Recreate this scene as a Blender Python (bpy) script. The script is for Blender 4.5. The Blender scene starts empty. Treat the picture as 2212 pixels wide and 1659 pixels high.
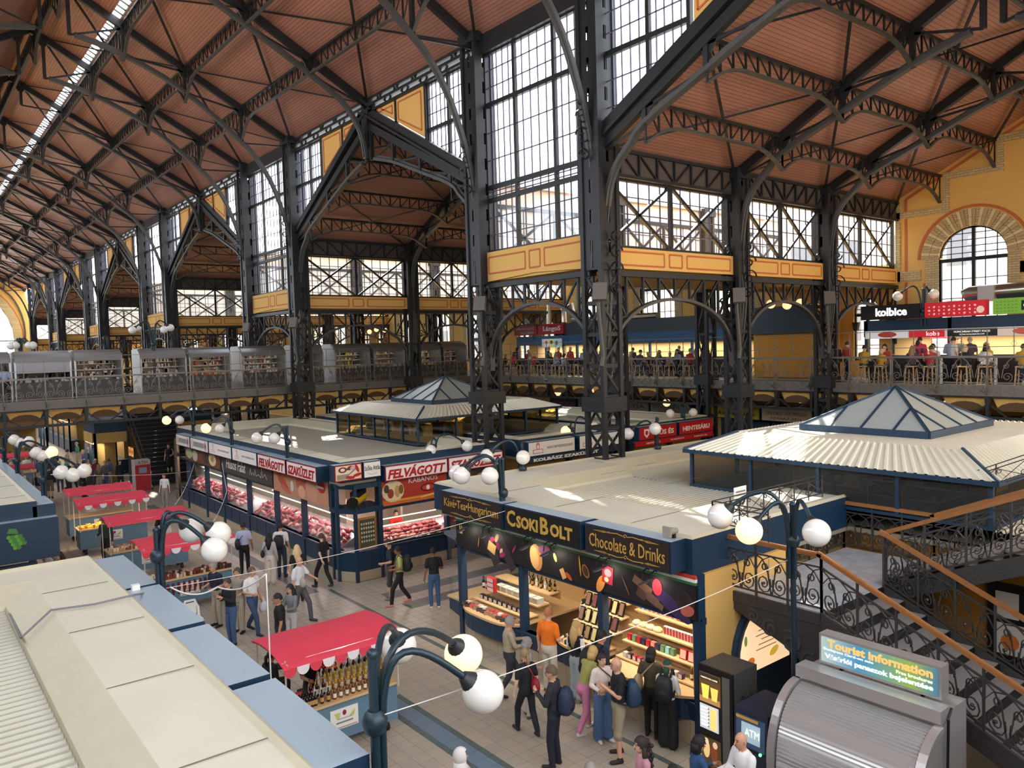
import bpy, bmesh, math, random
import numpy as np
from mathutils import Vector, Matrix
random.seed(7)
SC = bpy.context.scene
COL = SC.collection
# ------------------------------------------------------------------ camera (solved from the photograph's vanishing points)
F, CX, CY, H = 1690.87, 1106.0, 829.5, 7.4
R = np.array([[0.7806999, -0.62420848, -0.0295203], [-0.05381057, -0.02008678, -0.99834911], [0.62258501, 0.78099955, -0.04927076]])
cd = bpy.data.cameras.new('camera'); cam = bpy.data.objects.new('camera', cd); COL.objects.link(cam)
cd.sensor_width = 36; cd.lens = F / 2212 * 36; cd.clip_start = .05; cd.clip_end = 600
M = np.eye(4); M[:3, 0] = R[0]; M[:3, 1] = -R[1]; M[:3, 2] = -R[2]; M[:3, 3] = (0, 0, H)
cam.matrix_world = Matrix(M.tolist())
SC.camera = cam
# ------------------------------------------------------------------ world, sun, exposure
SC.view_settings.view_transform = 'Standard'; SC.view_settings.look = 'None'
SC.view_settings.exposure = 0.45; SC.view_settings.gamma = 1; SC.view_settings.use_curve_mapping = False
wd = bpy.data.worlds.new('world'); SC.world = wd; wd.use_nodes = True
bg = wd.node_tree.nodes['Background']; bg.inputs[0].default_value = (.88, .94, 1, 1); bg.inputs[1].default_value = 3.6
SUND = Vector((.27, .66, .7)).normalized()
sl = bpy.data.lights.new('sun', 'SUN'); sl.energy = 16; sl.angle = .009; sl.color = (1, .95, .86)
so = bpy.data.objects.new('sun', sl); COL.objects.link(so); so.rotation_euler = SUND.to_track_quat('Z', 'Y').to_euler()
so['kind'] = 'helper'
try:
    SC.cycles.max_bounces = 6; SC.cycles.adaptive_threshold = .02; SC.cycles.diffuse_bounces = 4; SC.cycles.glossy_bounces = 3; SC.cycles.transparent_max_bounces = 12; SC.cycles.caustics_reflective = False; SC.cycles.caustics_refractive = False; SC.cycles.sample_clamp_indirect = 6
except AttributeError: pass
# ------------------------------------------------------------------ photo pixel -> place (a pixel gives a direction, the plane it lies on gives the distance)
def ray(px, py): return R.T @ np.array([(px - CX) / F, (py - CY) / F, 1.])
def pZ(px, py, z): v = ray(px, py); t = (z - H) / v[2]; return Vector((v[0] * t, v[1] * t, z))
def pX(px, py, x): v = ray(px, py); t = x / v[0]; return Vector((x, v[1] * t, H + v[2] * t))
def pY(px, py, y): v = ray(px, py); t = y / v[1]; return Vector((v[0] * t, y, H + v[2] * t))
# ------------------------------------------------------------------ materials
MATS = {}
def lin(c): return tuple((x / 255 / 12.92 if x / 255 <= .04045 else ((x / 255 + .055) / 1.055) ** 2.4) for x in c)
def mat(name, rgb, rough=.6, metal=0., var=0., scale=3., bump=0., bscale=40., emit=0., ecol=None, spec=.5, stretch=None, coat=0.):
    if name in MATS: return MATS[name]
    m = bpy.data.materials.new(name); m.use_nodes = True; nt = m.node_tree; b = nt.nodes['Principled BSDF']
    c = lin(rgb) if max(rgb) > 1 else rgb
    b.inputs['Base Color'].default_value = (*c, 1); b.inputs['Roughness'].default_value = rough; b.inputs['Metallic'].default_value = metal
    b.inputs['Specular IOR Level'].default_value = spec; b.inputs['Coat Weight'].default_value = coat
    if emit: b.inputs['Emission Color'].default_value = (*(lin(ecol) if ecol else c), 1); b.inputs['Emission Strength'].default_value = emit
    if var or bump:
        tc = nt.nodes.new('ShaderNodeNewGeometry')
        def noise(s, d):
            n = nt.nodes.new('ShaderNodeTexNoise'); n.inputs['Scale'].default_value = s; n.inputs['Detail'].default_value = d
            if stretch:
                mp = nt.nodes.new('ShaderNodeMapping'); mp.inputs['Scale'].default_value = stretch
                nt.links.new(tc.outputs['Position'], mp.inputs[0]); nt.links.new(mp.outputs[0], n.inputs['Vector'])
            else: nt.links.new(tc.outputs['Position'], n.inputs['Vector'])
            return n
        if var:
            n = noise(scale, 4); mx = nt.nodes.new('ShaderNodeMixRGB'); mx.blend_type = 'MIX'
            mx.inputs[1].default_value = (*[x * (1 - var) for x in c], 1); mx.inputs[2].default_value = (*[min(1, x * (1 + var)) for x in c], 1)
            nt.links.new(n.outputs['Fac'], mx.inputs[0]); nt.links.new(mx.outputs[0], b.inputs['Base Color'])
        if bump:
            n = noise(bscale, 3); bp = nt.nodes.new('ShaderNodeBump'); bp.inputs['Strength'].default_value = bump; bp.inputs['Distance'].default_value = .01
            nt.links.new(n.outputs['Fac'], bp.inputs['Height']); nt.links.new(bp.outputs[0], b.inputs['Normal'])
    MATS[name] = m
    return m
def stripes(name, rgb, axis, period, gap, dark=.45, rough=.5, var=.25):
    """boards or corrugation: lines along one axis, narrow dark joints with relief"""
    m = mat(name, rgb, rough); nt = m.node_tree; b = nt.nodes['Principled BSDF']; c = lin(rgb)
    g = nt.nodes.new('ShaderNodeNewGeometry'); sp = nt.nodes.new('ShaderNodeSeparateXYZ'); nt.links.new(g.outputs['Position'], sp.inputs[0])
    def mth(op, a, bb):
        n = nt.nodes.new('ShaderNodeMath'); n.operation = op
        for i, v in enumerate((a, bb)):
            if isinstance(v, (int, float)): n.inputs[i].default_value = v
            else: nt.links.new(v, n.inputs[i])
        return n.outputs[0]
    u = mth('MULTIPLY', sp.outputs[axis], 1 / period)
    fr = mth('FRACT', u, 0.); line = mth('GREATER_THAN', fr, 1 - gap)
    wn = nt.nodes.new('ShaderNodeTexWhiteNoise'); wn.noise_dimensions = '1D'; nt.links.new(mth('FLOOR', u, 0.), wn.inputs['W'])
    ns = nt.nodes.new('ShaderNodeTexNoise'); ns.inputs['Scale'].default_value = .9; nt.links.new(g.outputs['Position'], ns.inputs['Vector'])
    val = mth('ADD', mth('MULTIPLY', wn.outputs['Value'], var * .6), mth('ADD', mth('MULTIPLY', ns.outputs['Fac'], var), 1 - var * .8))
    val = mth('MULTIPLY', val, mth('SUBTRACT', 1., mth('MULTIPLY', line, 1 - dark)))
    mx = nt.nodes.new('ShaderNodeVectorMath'); mx.operation = 'SCALE'; mx.inputs[0].default_value = c; nt.links.new(val, mx.inputs['Scale'])
    nt.links.new(mx.outputs[0], b.inputs['Base Color'])
    bp = nt.nodes.new('ShaderNodeBump'); bp.inputs['Strength'].default_value = .6; bp.inputs['Distance'].default_value = .02
    nt.links.new(mth('SUBTRACT', 1., line), bp.inputs['Height']); nt.links.new(bp.outputs[0], b.inputs['Normal'])
    return m
def brickmat(name, rgb, mortar, bw, bh, horiz):
    m = mat(name, rgb, .85); nt = m.node_tree; b = nt.nodes['Principled BSDF']
    g = nt.nodes.new('ShaderNodeNewGeometry'); sp = nt.nodes.new('ShaderNodeSeparateXYZ'); cb = nt.nodes.new('ShaderNodeCombineXYZ')
    nt.links.new(g.outputs['Position'], sp.inputs[0]); nt.links.new(sp.outputs[horiz], cb.inputs[0]); nt.links.new(sp.outputs[2], cb.inputs[1])
    br = nt.nodes.new('ShaderNodeTexBrick'); nt.links.new(cb.outputs[0], br.inputs['Vector'])
    c = lin(rgb); br.inputs['Color1'].default_value = (*c, 1); br.inputs['Color2'].default_value = (*[x * .78 for x in c], 1); br.inputs['Mortar'].default_value = (*lin(mortar), 1)
    br.inputs['Scale'].default_value = 1; br.inputs['Brick Width'].default_value = bw; br.inputs['Row Height'].default_value = bh; br.inputs['Mortar Size'].default_value = .012
    nt.links.new(br.outputs['Color'], b.inputs['Base Color'])
    return m
def glass(name, tint=(1, 1, 1), clear=.85, rough=.05):
    m = bpy.data.materials.new(name); m.use_nodes = True; nt = m.node_tree; nt.nodes.clear()
    o = nt.nodes.new('ShaderNodeOutputMaterial'); t = nt.nodes.new('ShaderNodeBsdfTransparent'); t.inputs[0].default_value = (*tint, 1)
    g = nt.nodes.new('ShaderNodeBsdfGlossy'); g.inputs['Roughness'].default_value = rough; g.inputs[0].default_value = (.9, .95, 1, 1)
    mx = nt.nodes.new('ShaderNodeMixShader'); mx.inputs[0].default_value = 1 - clear
    nt.links.new(t.outputs[0], mx.inputs[1]); nt.links.new(g.outputs[0], mx.inputs[2]); nt.links.new(mx.outputs[0], o.inputs[0])
    MATS[name] = m; return m
def frosted(name, rgb, trans=.5):
    m = bpy.data.materials.new(name); m.use_nodes = True; nt = m.node_tree; nt.nodes.clear()
    o = nt.nodes.new('ShaderNodeOutputMaterial'); d = nt.nodes.new('ShaderNodeBsdfPrincipled'); d.inputs['Base Color'].default_value = (*lin(rgb), 1); d.inputs['Roughness'].default_value = .25
    t = nt.nodes.new('ShaderNodeBsdfTranslucent'); t.inputs[0].default_value = (*lin(rgb), 1)
    mx = nt.nodes.new('ShaderNodeMixShader'); mx.inputs[0].default_value = trans
    nt.links.new(d.outputs[0], mx.inputs[1]); nt.links.new(t.outputs[0], mx.inputs[2]); nt.links.new(mx.outputs[0], o.inputs[0])
    MATS[name] = m; return m
IRON = mat('iron', (36, 37, 41), .45, .3, .25, 2.); IRON2 = mat('iron_grey', (74, 74, 74), .5, .3, .2, 3.)
STEEL = mat('steel_grey', (120, 118, 112), .4, .5)
BLUE = mat('stall_blue', (22, 50, 76), .45, 0, .15, 4.); BLUEL = mat('roof_blue', (160, 178, 194), .35, 0, .08, 2.); LAMPBLUE = mat('lamp_blue', (30, 50, 62), .4, .2)
CREAM = mat('cream_metal', (222, 220, 204), .45, .1, .08, 1.5); CREAM2 = mat('cream_edge', (202, 197, 172), .5, .1, .1, 3.)
YEL = mat('yellow_plaster', (218, 174, 98), .8, 0, .06, .6); REDLINE = mat('red_line', (186, 104, 66), .8)
WHITE = mat('white_paint', (235, 235, 232), .5); BLACK = mat('black', (14, 14, 16), .5); RED = mat('red_paint', (178, 24, 36), .5)
STONE = mat('stone', (206, 190, 150), .85, 0, .12, 2., .3, 20); GOLD = mat('gold_print', (196, 158, 74), .45); SKIN = None
BOARDX = stripes('ceiling_boards_nave', (156, 112, 100), 0, .115, .16, .5); BOARDY = stripes('ceiling_boards_side', (164, 115, 99), 1, .115, .16, .5)
GLASS = glass('window_glass'); SGLASS = glass('shop_glass', (.95, .98, .97), .9)
# ------------------------------------------------------------------ mesh building
class MB:
    def __init__(s): s.v = []; s.f = []; s.m = []
    def add(s, v, f, m=0):
        n = len(s.v); s.v += [tuple(p) for p in v]; s.f += [tuple(i + n for i in q) for q in f]; s.m += [m] * len(f); return s
    def box(s, x0, x1, y0, y1, z0, z1, m=0):
        return s.add([(x0, y0, z0), (x1, y0, z0), (x1, y1, z0), (x0, y1, z0), (x0, y0, z1), (x1, y0, z1), (x1, y1, z1), (x0, y1, z1)],
                     [(0, 3, 2, 1), (4, 5, 6, 7), (0, 1, 5, 4), (1, 2, 6, 5), (2, 3, 7, 6), (3, 0, 4, 7)], m)
    def beam(s, p, q, w, h, up=(0, 0, 1), m=0):
        p = Vector(p); q = Vector(q); d = (q - p)
        if d.length < 1e-6: return s
        d.normalize(); u = Vector(up)
        if abs(d.dot(u)) > .99: u = Vector((1, 0, 0)) if abs(d.x) < .9 else Vector((0, 1, 0))
        sd = d.cross(u).normalized(); u = sd.cross(d); a = sd * w / 2; b = u * h / 2
        return s.add([p - a - b, p + a - b, p + a + b, p - a + b, q - a - b, q + a - b, q + a + b, q - a + b],
                     [(0, 3, 2, 1), (4, 5, 6, 7), (0, 1, 5, 4), (1, 2, 6, 5), (2, 3, 7, 6), (3, 0, 4, 7)], m)
    def strip(s, pts, w, t, nrm, m=0):
        """bar of rectangular section swept along pts: w along nrm, t across"""
        pts = [Vector(p) for p in pts]; n = Vector(nrm).normalized(); k = len(pts); vs = []
        for i, p in enumerate(pts):
            d = (pts[min(i + 1, k - 1)] - pts[max(i - 1, 0)]).normalized(); c = d.cross(n)
            if c.length < 1e-6: c = Vector((1, 0, 0))
            c = c.normalized() * t / 2; a = n * w / 2
            vs += [p - a - c, p + a - c, p + a + c, p - a + c]
        fs = [(0, 3, 2, 1), (4 * k - 4, 4 * k - 3, 4 * k - 2, 4 * k - 1)]
        for i in range(k - 1):
            o = 4 * i
            for j in range(4): fs.append((o + j, o + (j + 1) % 4, o + 4 + (j + 1) % 4, o + 4 + j))
        return s.add(vs, fs, m)
    def tube(s, pts, r, n=6, m=0, cap=True):
        pts = [Vector(p) for p in pts]; k = len(pts); rs = r if isinstance(r, (list, tuple)) else [r] * k; vs = []; u = None
        for i, p in enumerate(pts):
            d = (pts[min(i + 1, k - 1)] - pts[max(i - 1, 0)])
            d = d.normalized() if d.length > 1e-9 else Vector((0, 0, 1))
            if u is None: u = d.orthogonal().normalized()
            else:
                u = u - d * u.dot(d); u = u.normalized() if u.length > 1e-6 else d.orthogonal().normalized()
            w = d.cross(u)
            vs += [p + (u * math.cos(a) + w * math.sin(a)) * rs[i] for a in [2 * math.pi * j / n for j in range(n)]]
        fs = [(i * n + j, i * n + (j + 1) % n, (i + 1) * n + (j + 1) % n, (i + 1) * n + j) for i in range(k - 1) for j in range(n)]
        if cap: fs += [tuple(range(n - 1, -1, -1)), tuple(range((k - 1) * n, k * n))]
        return s.add(vs, fs, m)
    def prism(s, poly, ax, a, b, m=0):
        k = len(poly)
        P = (lambda p, t: (t, p[0], p[1])) if ax == 0 else (lambda p, t: (p[0], t, p[1])) if ax == 1 else (lambda p, t: (p[0], p[1], t))
        vs = [P(p, a) for p in poly] + [P(p, b) for p in poly]
        return s.add(vs, [tuple(range(k - 1, -1, -1)), tuple(range(k, 2 * k))] + [(i, (i + 1) % k, k + (i + 1) % k, k + i) for i in range(k)], m)
    def lathe(s, prof, n=12, c=(0, 0, 0), m=0):
        k = len(prof); vs = [(c[0] + r * math.cos(2 * math.pi * j / n), c[1] + r * math.sin(2 * math.pi * j / n), c[2] + z) for r, z in prof for j in range(n)]
        fs = [(i * n + j, i * n + (j + 1) % n, (i + 1) * n + (j + 1) % n, (i + 1) * n + j) for i in range(k - 1) for j in range(n)]
        fs += [tuple(range(n - 1, -1, -1)), tuple(range((k - 1) * n, k * n))]
        return s.add(vs, fs, m)
    def ball(s, c, r, n=12, k=8, m=0):
        r = (r, r, r) if isinstance(r, (int, float)) else r
        vs = [(c[0], c[1], c[2] - r[2])]
        for i in range(1, k):
            a = math.pi * i / k
            vs += [(c[0] + r[0] * math.sin(a) * math.cos(2 * math.pi * j / n), c[1] + r[1] * math.sin(a) * math.sin(2 * math.pi * j / n), c[2] - r[2] * math.cos(a)) for j in range(n)]
        vs.append((c[0], c[1], c[2] + r[2])); e = len(vs) - 1
        fs = [(0, 1 + (j + 1) % n, 1 + j) for j in range(n)] + [(e, e - n + j, e - n + (j + 1) % n) for j in range(n)]
        fs += [(1 + i * n + j, 1 + i * n + (j + 1) % n, 1 + (i + 1) * n + (j + 1) % n, 1 + (i + 1) * n + j) for i in range(k - 2) for j in range(n)]
        return s.add(vs, fs, m)
    def quad(s, pts, m=0): return s.add(pts, [tuple(range(len(pts)))], m)
    def mesh(s, mats, smooth=False, name='mesh'):
        me = bpy.data.meshes.new(name); me.from_pydata(s.v, [], s.f)
        for x in (mats if isinstance(mats, (list, tuple)) else [mats]): me.materials.append(x)
        if any(s.m): me.polygons.foreach_set('material_index', s.m)
        if smooth: me.shade_smooth() if smooth is True else (me.shade_smooth(), me.set_sharp_from_angle(angle=smooth))
        me.validate(); return me
    def build(s, name, mats, parent=None, smooth=False, world=True):
        return link(name, s.mesh(mats, smooth, name), parent, world)
def link(name, me, parent=None, world=True):
    o = bpy.data.objects.new(name, me); COL.objects.link(o)
    if parent is not None:
        o.parent = parent
        if world: o.location = -gloc(parent)
    return o
def gloc(o):
    l = Vector(o.location)
    while o.parent: o = o.parent; l += Vector(o.location)
    return l
def tag(o, label=None, cat=None, group=None, kind=None):
    for k, v in (('label', label), ('category', cat), ('group', group), ('kind', kind)):
        if v: o[k] = v
    return o
def thing(name, label, cat, loc=(0, 0, 0), rz=0, group=None, kind=None):
    o = bpy.data.objects.new(name, None); COL.objects.link(o); o.location = loc; o.rotation_euler = (0, 0, rz); o.empty_display_size = .1
    return tag(o, label, cat, group, kind)
def struct(name, mb, mats, parent=None, label=None, smooth=False):
    o = mb.build(name, mats, parent, smooth)
    if parent is None: tag(o, label, 'setting', None, 'structure')
    return o
def dup(o, loc=None, rz=None, label=None, group=None, parent=None):
    c = o.copy(); COL.objects.link(c); c.parent = parent
    if loc is not None: c.location = loc
    if rz is not None: c.rotation_euler = (0, 0, rz)
    if label: c['label'] = label
    if group: c['group'] = group
    for ch in o.children: dup(ch, parent=c)
    return c
def txt(s, size, name='lettering', bold=0., shear=0., ext=.004, align='CENTER', spacing=1.):
    """lettering as a mesh in its own XY plane, centred"""
    cu = bpy.data.curves.new(name, 'FONT'); cu.body = s; cu.size = size; cu.align_x = align; cu.align_y = 'CENTER'; cu.extrude = ext; cu.resolution_u = 2
    cu.offset = bold; cu.shear = shear; cu.space_character = spacing
    o = bpy.data.objects.new(name, cu); me = bpy.data.meshes.new_from_object(o); bpy.data.objects.remove(o); bpy.data.curves.remove(cu); return me
def frame(o3, ex, ez):
    """matrix with X along ex, Y along ez (up on the board), Z out of the board"""
    ex = Vector(ex).normalized(); ez = Vector(ez); ez = (ez - ex * ez.dot(ex)).normalized(); n = ex.cross(ez)
    m = Matrix.Identity(4)
    for i in range(3): m[i][0] = ex[i]; m[i][1] = ez[i]; m[i][2] = n[i]; m[i][3] = o3[i]
    return m
def letter(s, size, mat_, at, ex, ez, parent, width=None, name='lettering', height=None, **kw):
    me = txt(s, size, name, **kw); me.materials.clear(); me.materials.append(mat_)
    if width or height:
        xs = [v.co.x for v in me.vertices]; ys = [v.co.y for v in me.vertices]
        if xs:
            w = max(xs) - min(xs); h = max(ys) - min(ys); cx = (max(xs) + min(xs)) / 2; cy = (max(ys) + min(ys)) / 2; k = width / w if width else height / h
            ky = height / h if height else k
            for v in me.vertices: v.co.x = (v.co.x - cx) * k; v.co.y = (v.co.y - cy) * ky
    me.transform(frame(Vector(at), ex, ez)); return link(name, me, parent)
# ================================================================== THE HALL
XN, XR, EAVE, SL = 17.15, 6.5, 18.4, .538; XL = 2 * XR - XN
HALLS = [(.3, 17.), (23., 39.3), (46.1, 63.), (69.9, 86.7), (93.6, 110.7), (117.4, 134.2)]
XW, YE, GZ = 36.08, 141., 5.45
PX = [XN, 24., 30., XW]                      # column lines of the side halls
HE, HS = 13.4, .503                          # eave and slope of the side halls
def nroof(x): return EAVE + SL * (XN - XR - abs(x - XR))
ZINC = mat('zinc_roof', (196, 200, 205), .5, .2); OUTW = mat('outside_plaster', (214, 208, 198), .8, 0, .1, .3)
HN = ['over the chocolate shop stairs', 'over the meat shop', 'just beyond the bridge', 'third beyond the tall columns', 'next to the farthest one', 'at the far end wall']
b = MB(); b.box(-12, XW, -6, YE, -.3, -.025); floor = struct('floor', b, mat('grout', (92, 88, 82), .8), None, 'dark grout bed under the pale stone floor tiles')
def slab(name, ax, pts, a, c, mt, label):
    """sloped ceiling: boards below, zinc above"""
    b = MB(); (u0, z0), (u1, z1) = pts
    P = (lambda u, t, z: (u, t, z)) if ax == 1 else (lambda u, t, z: (t, u, z))
    for dz, m in ((0, 0), (.14, 1)):
        b.quad([P(u0, a, z0 + dz), P(u1, a, z1 + dz), P(u1, c, z1 + dz), P(u0, c, z0 + dz)], m)
    b.quad([P(u0, a, z0), P(u0, c, z0), P(u0, c, z0 + .14), P(u0, a, z0 + .14)], 1)
    return struct(name, b, [mt, ZINC], None, label)
slab('ceiling', 1, [(XN + .4, nroof(XN + .4)), (9.15, nroof(9.15))], -8, YE, BOARDX, 'boarded orange nave ceiling below the skylight strip')
slab('ceiling', 1, [(8.8, nroof(8.8)), (XR, nroof(XR))], -8, YE, BOARDX, 'narrow boarded ceiling strip between skylight and ridge')
slab('ceiling', 1, [(XR, nroof(XR)), (XL - .4, nroof(XL - .4))], -8, YE, BOARDX, 'boarded orange nave ceiling beyond the ridge')
sk = thing('skylight_strip', 'long bright glazed strip in the nave ceiling near the ridge', 'skylight', (8.97, 0, nroof(8.97)))
b = MB(); b.quad([(8.8, -8, nroof(8.8) + .07), (9.15, -8, nroof(9.15) + .07), (9.15, YE, nroof(9.15) + .07), (8.8, YE, nroof(8.8) + .07)]); b.build('pane', frosted('skylight_glass', (235, 240, 245), .9), sk)
b = MB()
for i in range(230): y = 8 + i * .58; b.beam((8.8, y, nroof(8.8) + .02), (9.15, y, nroof(9.15) + .02), .06, .06)
b.build('glazing_bars', IRON, sk)['kind'] = 'stuff'
for i, (a, c) in enumerate(HALLS):
    m = (a + c) / 2; h = HE + HS * (c - a) / 2
    slab('ceiling', 0, [(a - .2, HE - .1), (m, h)], XN, XW + .2, BOARDY, 'boarded orange slope of a side hall ceiling'); slab('ceiling', 0, [(m, h), (c + .2, HE - .1)], XN, XW + .2, BOARDY, 'boarded orange slope of a side hall ceiling')
ends = [c for a, c in HALLS[:-1]]; NB = [(HALLS[i][1], HALLS[i + 1][0]) for i in range(5)] + [(HALLS[5][1], YE)]
for a, c in NB:
    b = MB(); b.box(XN, XW, a, c, 9.72, 9.95); struct('ceiling', b, YEL, None, 'flat low yellow ceiling between two side halls')
# ------------------------------------------------------------------ trusses, girders
def smooth_pts(pts, k=3):
    out = []; n = len(pts)
    for i in range(n - 1):
        p0, p1, p2, p3 = (np.array(pts[max(0, min(n - 1, j))], float) for j in (i - 1, i, i + 1, i + 2))
        for s in range(k):
            t = s / k; out.append(tuple(.5 * (2 * p1 + (p2 - p0) * t + (2 * p0 - 5 * p1 + 4 * p2 - p3) * t * t + (3 * p1 - p0 - 3 * p2 + p3) * t ** 3)))
    return out + [tuple(pts[-1])]
def interp(pts, d):
    for (a, z), (c, w) in zip(pts, pts[1:]):
        if a <= d <= c: return z + (w - z) * (d - a) / (c - a)
    return pts[-1][1]
NRIB = [(.3, 9.6), (.22, 11.6), (.3, 12.9), (.55, 14.2), (.95, 15.4), (1.35, 16.3), (1.95, 17.2), (2.7, 17.95), (5.3, 19.95), (7.95, 21.15), (9.9, 21.6), (10.65, 21.6)]
NMID = [(.18, 15.8), (.3, 16.6), (.6, 17.3), (1.3, 18.15), (2.66, 18.98), (5.3, 20.4), (7.95, 21.75), (10.65, 22.6)]
HRIB = [(.12, 7.2), (.3, 8.8), (.22, 9.8), (.22, 10.7), (.4, 11.9), (.75, 12.6), (1.3, 13.1), (1.9, 13.6), (4.05, 14.45), (6.15, 15.25), (7.8, 15.7), (8.4, 15.7)]
def truss(mk, half, rib, roof, dn, label, cat, group, base, near, both=(1, -1)):
    """mk(side,d,z)->point; roof(d)->z; dn node distances"""
    t = thing('roof_truss', label, cat, base, 0, group)
    nrm = mk(1, 0, 0) - mk(1, 1, 0); nrm = Vector((0, 1, 0)) if abs(nrm.x) > .5 else Vector((1, 0, 0))
    for sd in both:
        b = MB(); b.beam(mk(sd, 0, roof(0) - .22), mk(sd, half, roof(half) - .22), .2, .3); b.build('rafter', IRON, t)
        rp = [p for p in rib if p[0] <= half]
        b = MB(); b.strip([mk(sd, d, z) for d, z in smooth_pts(rp, 3 if near else 1)], .24, .12, nrm); b.strip([mk(sd, d, z + .06) for d, z in smooth_pts(rp, 3 if near else 1)], .05, .22, nrm); b.build('lower_rib', IRON2, t)
        b = MB()
        ri = [p for p in rib if p[1] > roof(0) * .6 and p[0] >= .3]
        pd = 0
        for d in dn:
            zr = roof(d) - .3; zl = interp(ri, d)
            b.strip([mk(sd, d, zl), mk(sd, d, zr)], .16, .14, nrm)
            b.strip([mk(sd, pd, roof(pd) - .35), mk(sd, d, zl)], .06, .08, nrm)
            pd = d
        b.build('strut', IRON, t)
        b = MB()
        for d in dn + [0]:                       # gusset plates
            zr = roof(d) - .2
            b.prism([(-.32, -.1), (-.2, .1), (.2, .22), (.32, .1), (.12, -.42), (-.12, -.42)], 1, -.03, .03)
            o = len(b.v) - 12; c = mk(sd, d, zr)
            for i in range(o, o + 12):
                v = b.v[i]; b.v[i] = tuple(c + (Vector((v[0], v[1], v[2])) if abs(nrm.y) > .5 else Vector((v[1], v[0], v[2]))))
        b.build('gusset_plates', IRON, t)['kind'] = 'stuff'
    return t
nave_y = []
for a, c in HALLS: nave_y += [(a, 1), ((a + c) / 2, 0), (c, 1)]
nave_y += [(YE - .2, 1)]
ND = [2.66, 5.3, 7.95, 10.1]
for y, colm in nave_y:
    if y < 5: continue
    mk = lambda s, d, z, y=y: Vector(((XN - d) if s > 0 else (XL + d), y, z))
    truss(mk, XN - XR, NRIB if colm else NMID, lambda d: EAVE + SL * d, ND, 'dark iron arched truss spanning the nave from column to column' if colm else 'dark iron nave truss landing on a side gable apex', 'truss', 'nave trusses on columns' if colm else 'nave trusses on gable apexes', (XN, y, 9.6 if colm else 15.8), y < 70)
def girder(p, q, depth, e0, e1, label, group, near=True):
    """lattice purlin from p to q under the roof; ends e0/e1: knee that sweeps down to a truss"""
    p = Vector(p); q = Vector(q); L = (q - p).length; u = (q - p) / L; Z = Vector((0, 0, 1))
    t = thing('lattice_purlin', label, 'girder', p, 0, group)
    nrm = u.cross(Z)
    def bot(s):
        z = -depth
        for e, dd in ((e0, s), (e1, L - s)):
            if e and dd < 1.7: z = -depth - e * (1 - dd / 1.7) ** 2
        return z
    b = MB(); b.beam(p - Z * .06, q - Z * .06, .13, .1); b.build('top_chord', IRON, t)
    n = 14 if near else 6; ss = [L * i / n for i in range(n + 1)]
    b = MB(); b.strip([p + u * s + Z * bot(s) for s in ss], .13, .07, nrm); b.build('bottom_chord', IRON2, t)
    b = MB(); k = max(4, int(L / .56))
    if not near: k = k // 2
    for i in range(k + 1):
        s = L * i / k; b.beam(p + u * s, p + u * s + Z * bot(s), .05, .05)
        if i < k:
            s2 = L * (i + 1) / k
            A, B_ = (s, s2) if i < k / 2 else (s2, s); b.beam(p + u * A, p + u * B_ + Z * bot(B_), .03, .04)
    b.build('lattice_web', IRON, t)['kind'] = 'stuff'
    return t
ys = [v for v in nave_y]
for (y0, c0), (y1, c1) in zip(ys, ys[1:]):
    if y1 < 12: continue
    for sd in (1, -1):
        for d in ND[:3] + [10.5]:
            if sd < 0 and (d == 10.5 or y0 > 100): continue
            x = XN - d if sd > 0 else XL + d; z = nroof(x) - .12
            if y0 < 10 and d < 7: continue
            girder((x, y0, z), (x, y1, z), .72, .95 if c0 else 0, .95 if c1 else 0, 'dark lattice purlin girder along the nave ceiling', 'nave purlins', y0 < 60)
    xb = MB()                                      # flat wind bracing under the boards
    for d0, d1 in ((0, 5.3), (5.3, 10.1)):
        for A, B_ in (((d0, y0), (d1, y1)), ((d1, y0), (d0, y1))):
            xb.beam((XN - A[0], A[1], nroof(XN - A[0]) - .2), (XN - B_[0], B_[1], nroof(XN - B_[0]) - .2), .1, .05)
    tag(xb.build('wind_bracing', IRON), 'crossed flat iron bars under the nave ceiling boards', 'bracing', 'nave wind bracing')
for i, (a, c) in enumerate(HALLS):
    half = (c - a) / 2; m = (a + c) / 2; k = half / 8.35; dn = [1.9 * k, 4.05 * k, 6.2 * k, 8.1 * k]
    for j, x in enumerate(PX[:3]):
        mk = lambda s, d, z, x=x, a=a, c=c: Vector((x, (c - d) if s > 0 else (a + d), z))
        truss(mk, half, [(d * k, z) for d, z in HRIB], lambda d: HE + HS * d, dn, 'dark iron arched truss across the side hall ' + HN[i], 'truss', 'side hall trusses', (x, c, 7.2), i < 3, (1,) if i == 0 and j < 1 else (1, -1))
    for x0, x1 in zip(PX, PX[1:]):
        for sd in (1, -1):
            for d in dn[:3]:
                y = c - d if sd > 0 else a + d; z = HE + HS * d - .12
                girder((x0, y, z), (x1, y, z), .6, .6, .6, 'dark lattice purlin girder under the side hall ceiling ' + HN[i], 'side hall purlins', i < 2)
            if i < 3:
                xb = MB()
                for d0, d1 in ((0, dn[1]), (dn[1], half)):
                    f = lambda d: c - d if sd > 0 else a + d
                    xb.beam((x0, f(d0), HE + HS * d0 - .2), (x1, f(d1), HE + HS * d1 - .2), .09, .05); xb.beam((x0, f(d1), HE + HS * d1 - .2), (x1, f(d0), HE + HS * d0 - .2), .09, .05)
                tag(xb.build('wind_bracing', IRON), 'crossed flat iron bars under a side hall ceiling', 'bracing', 'side hall wind bracing')
    girder((XN, m, HE + HS * half - .15), (XW, m, HE + HS * half - .15), .7, .4, .4, 'dark lattice ridge girder of the side hall ' + HN[i], 'side hall ridge girders', i < 2)
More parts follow.
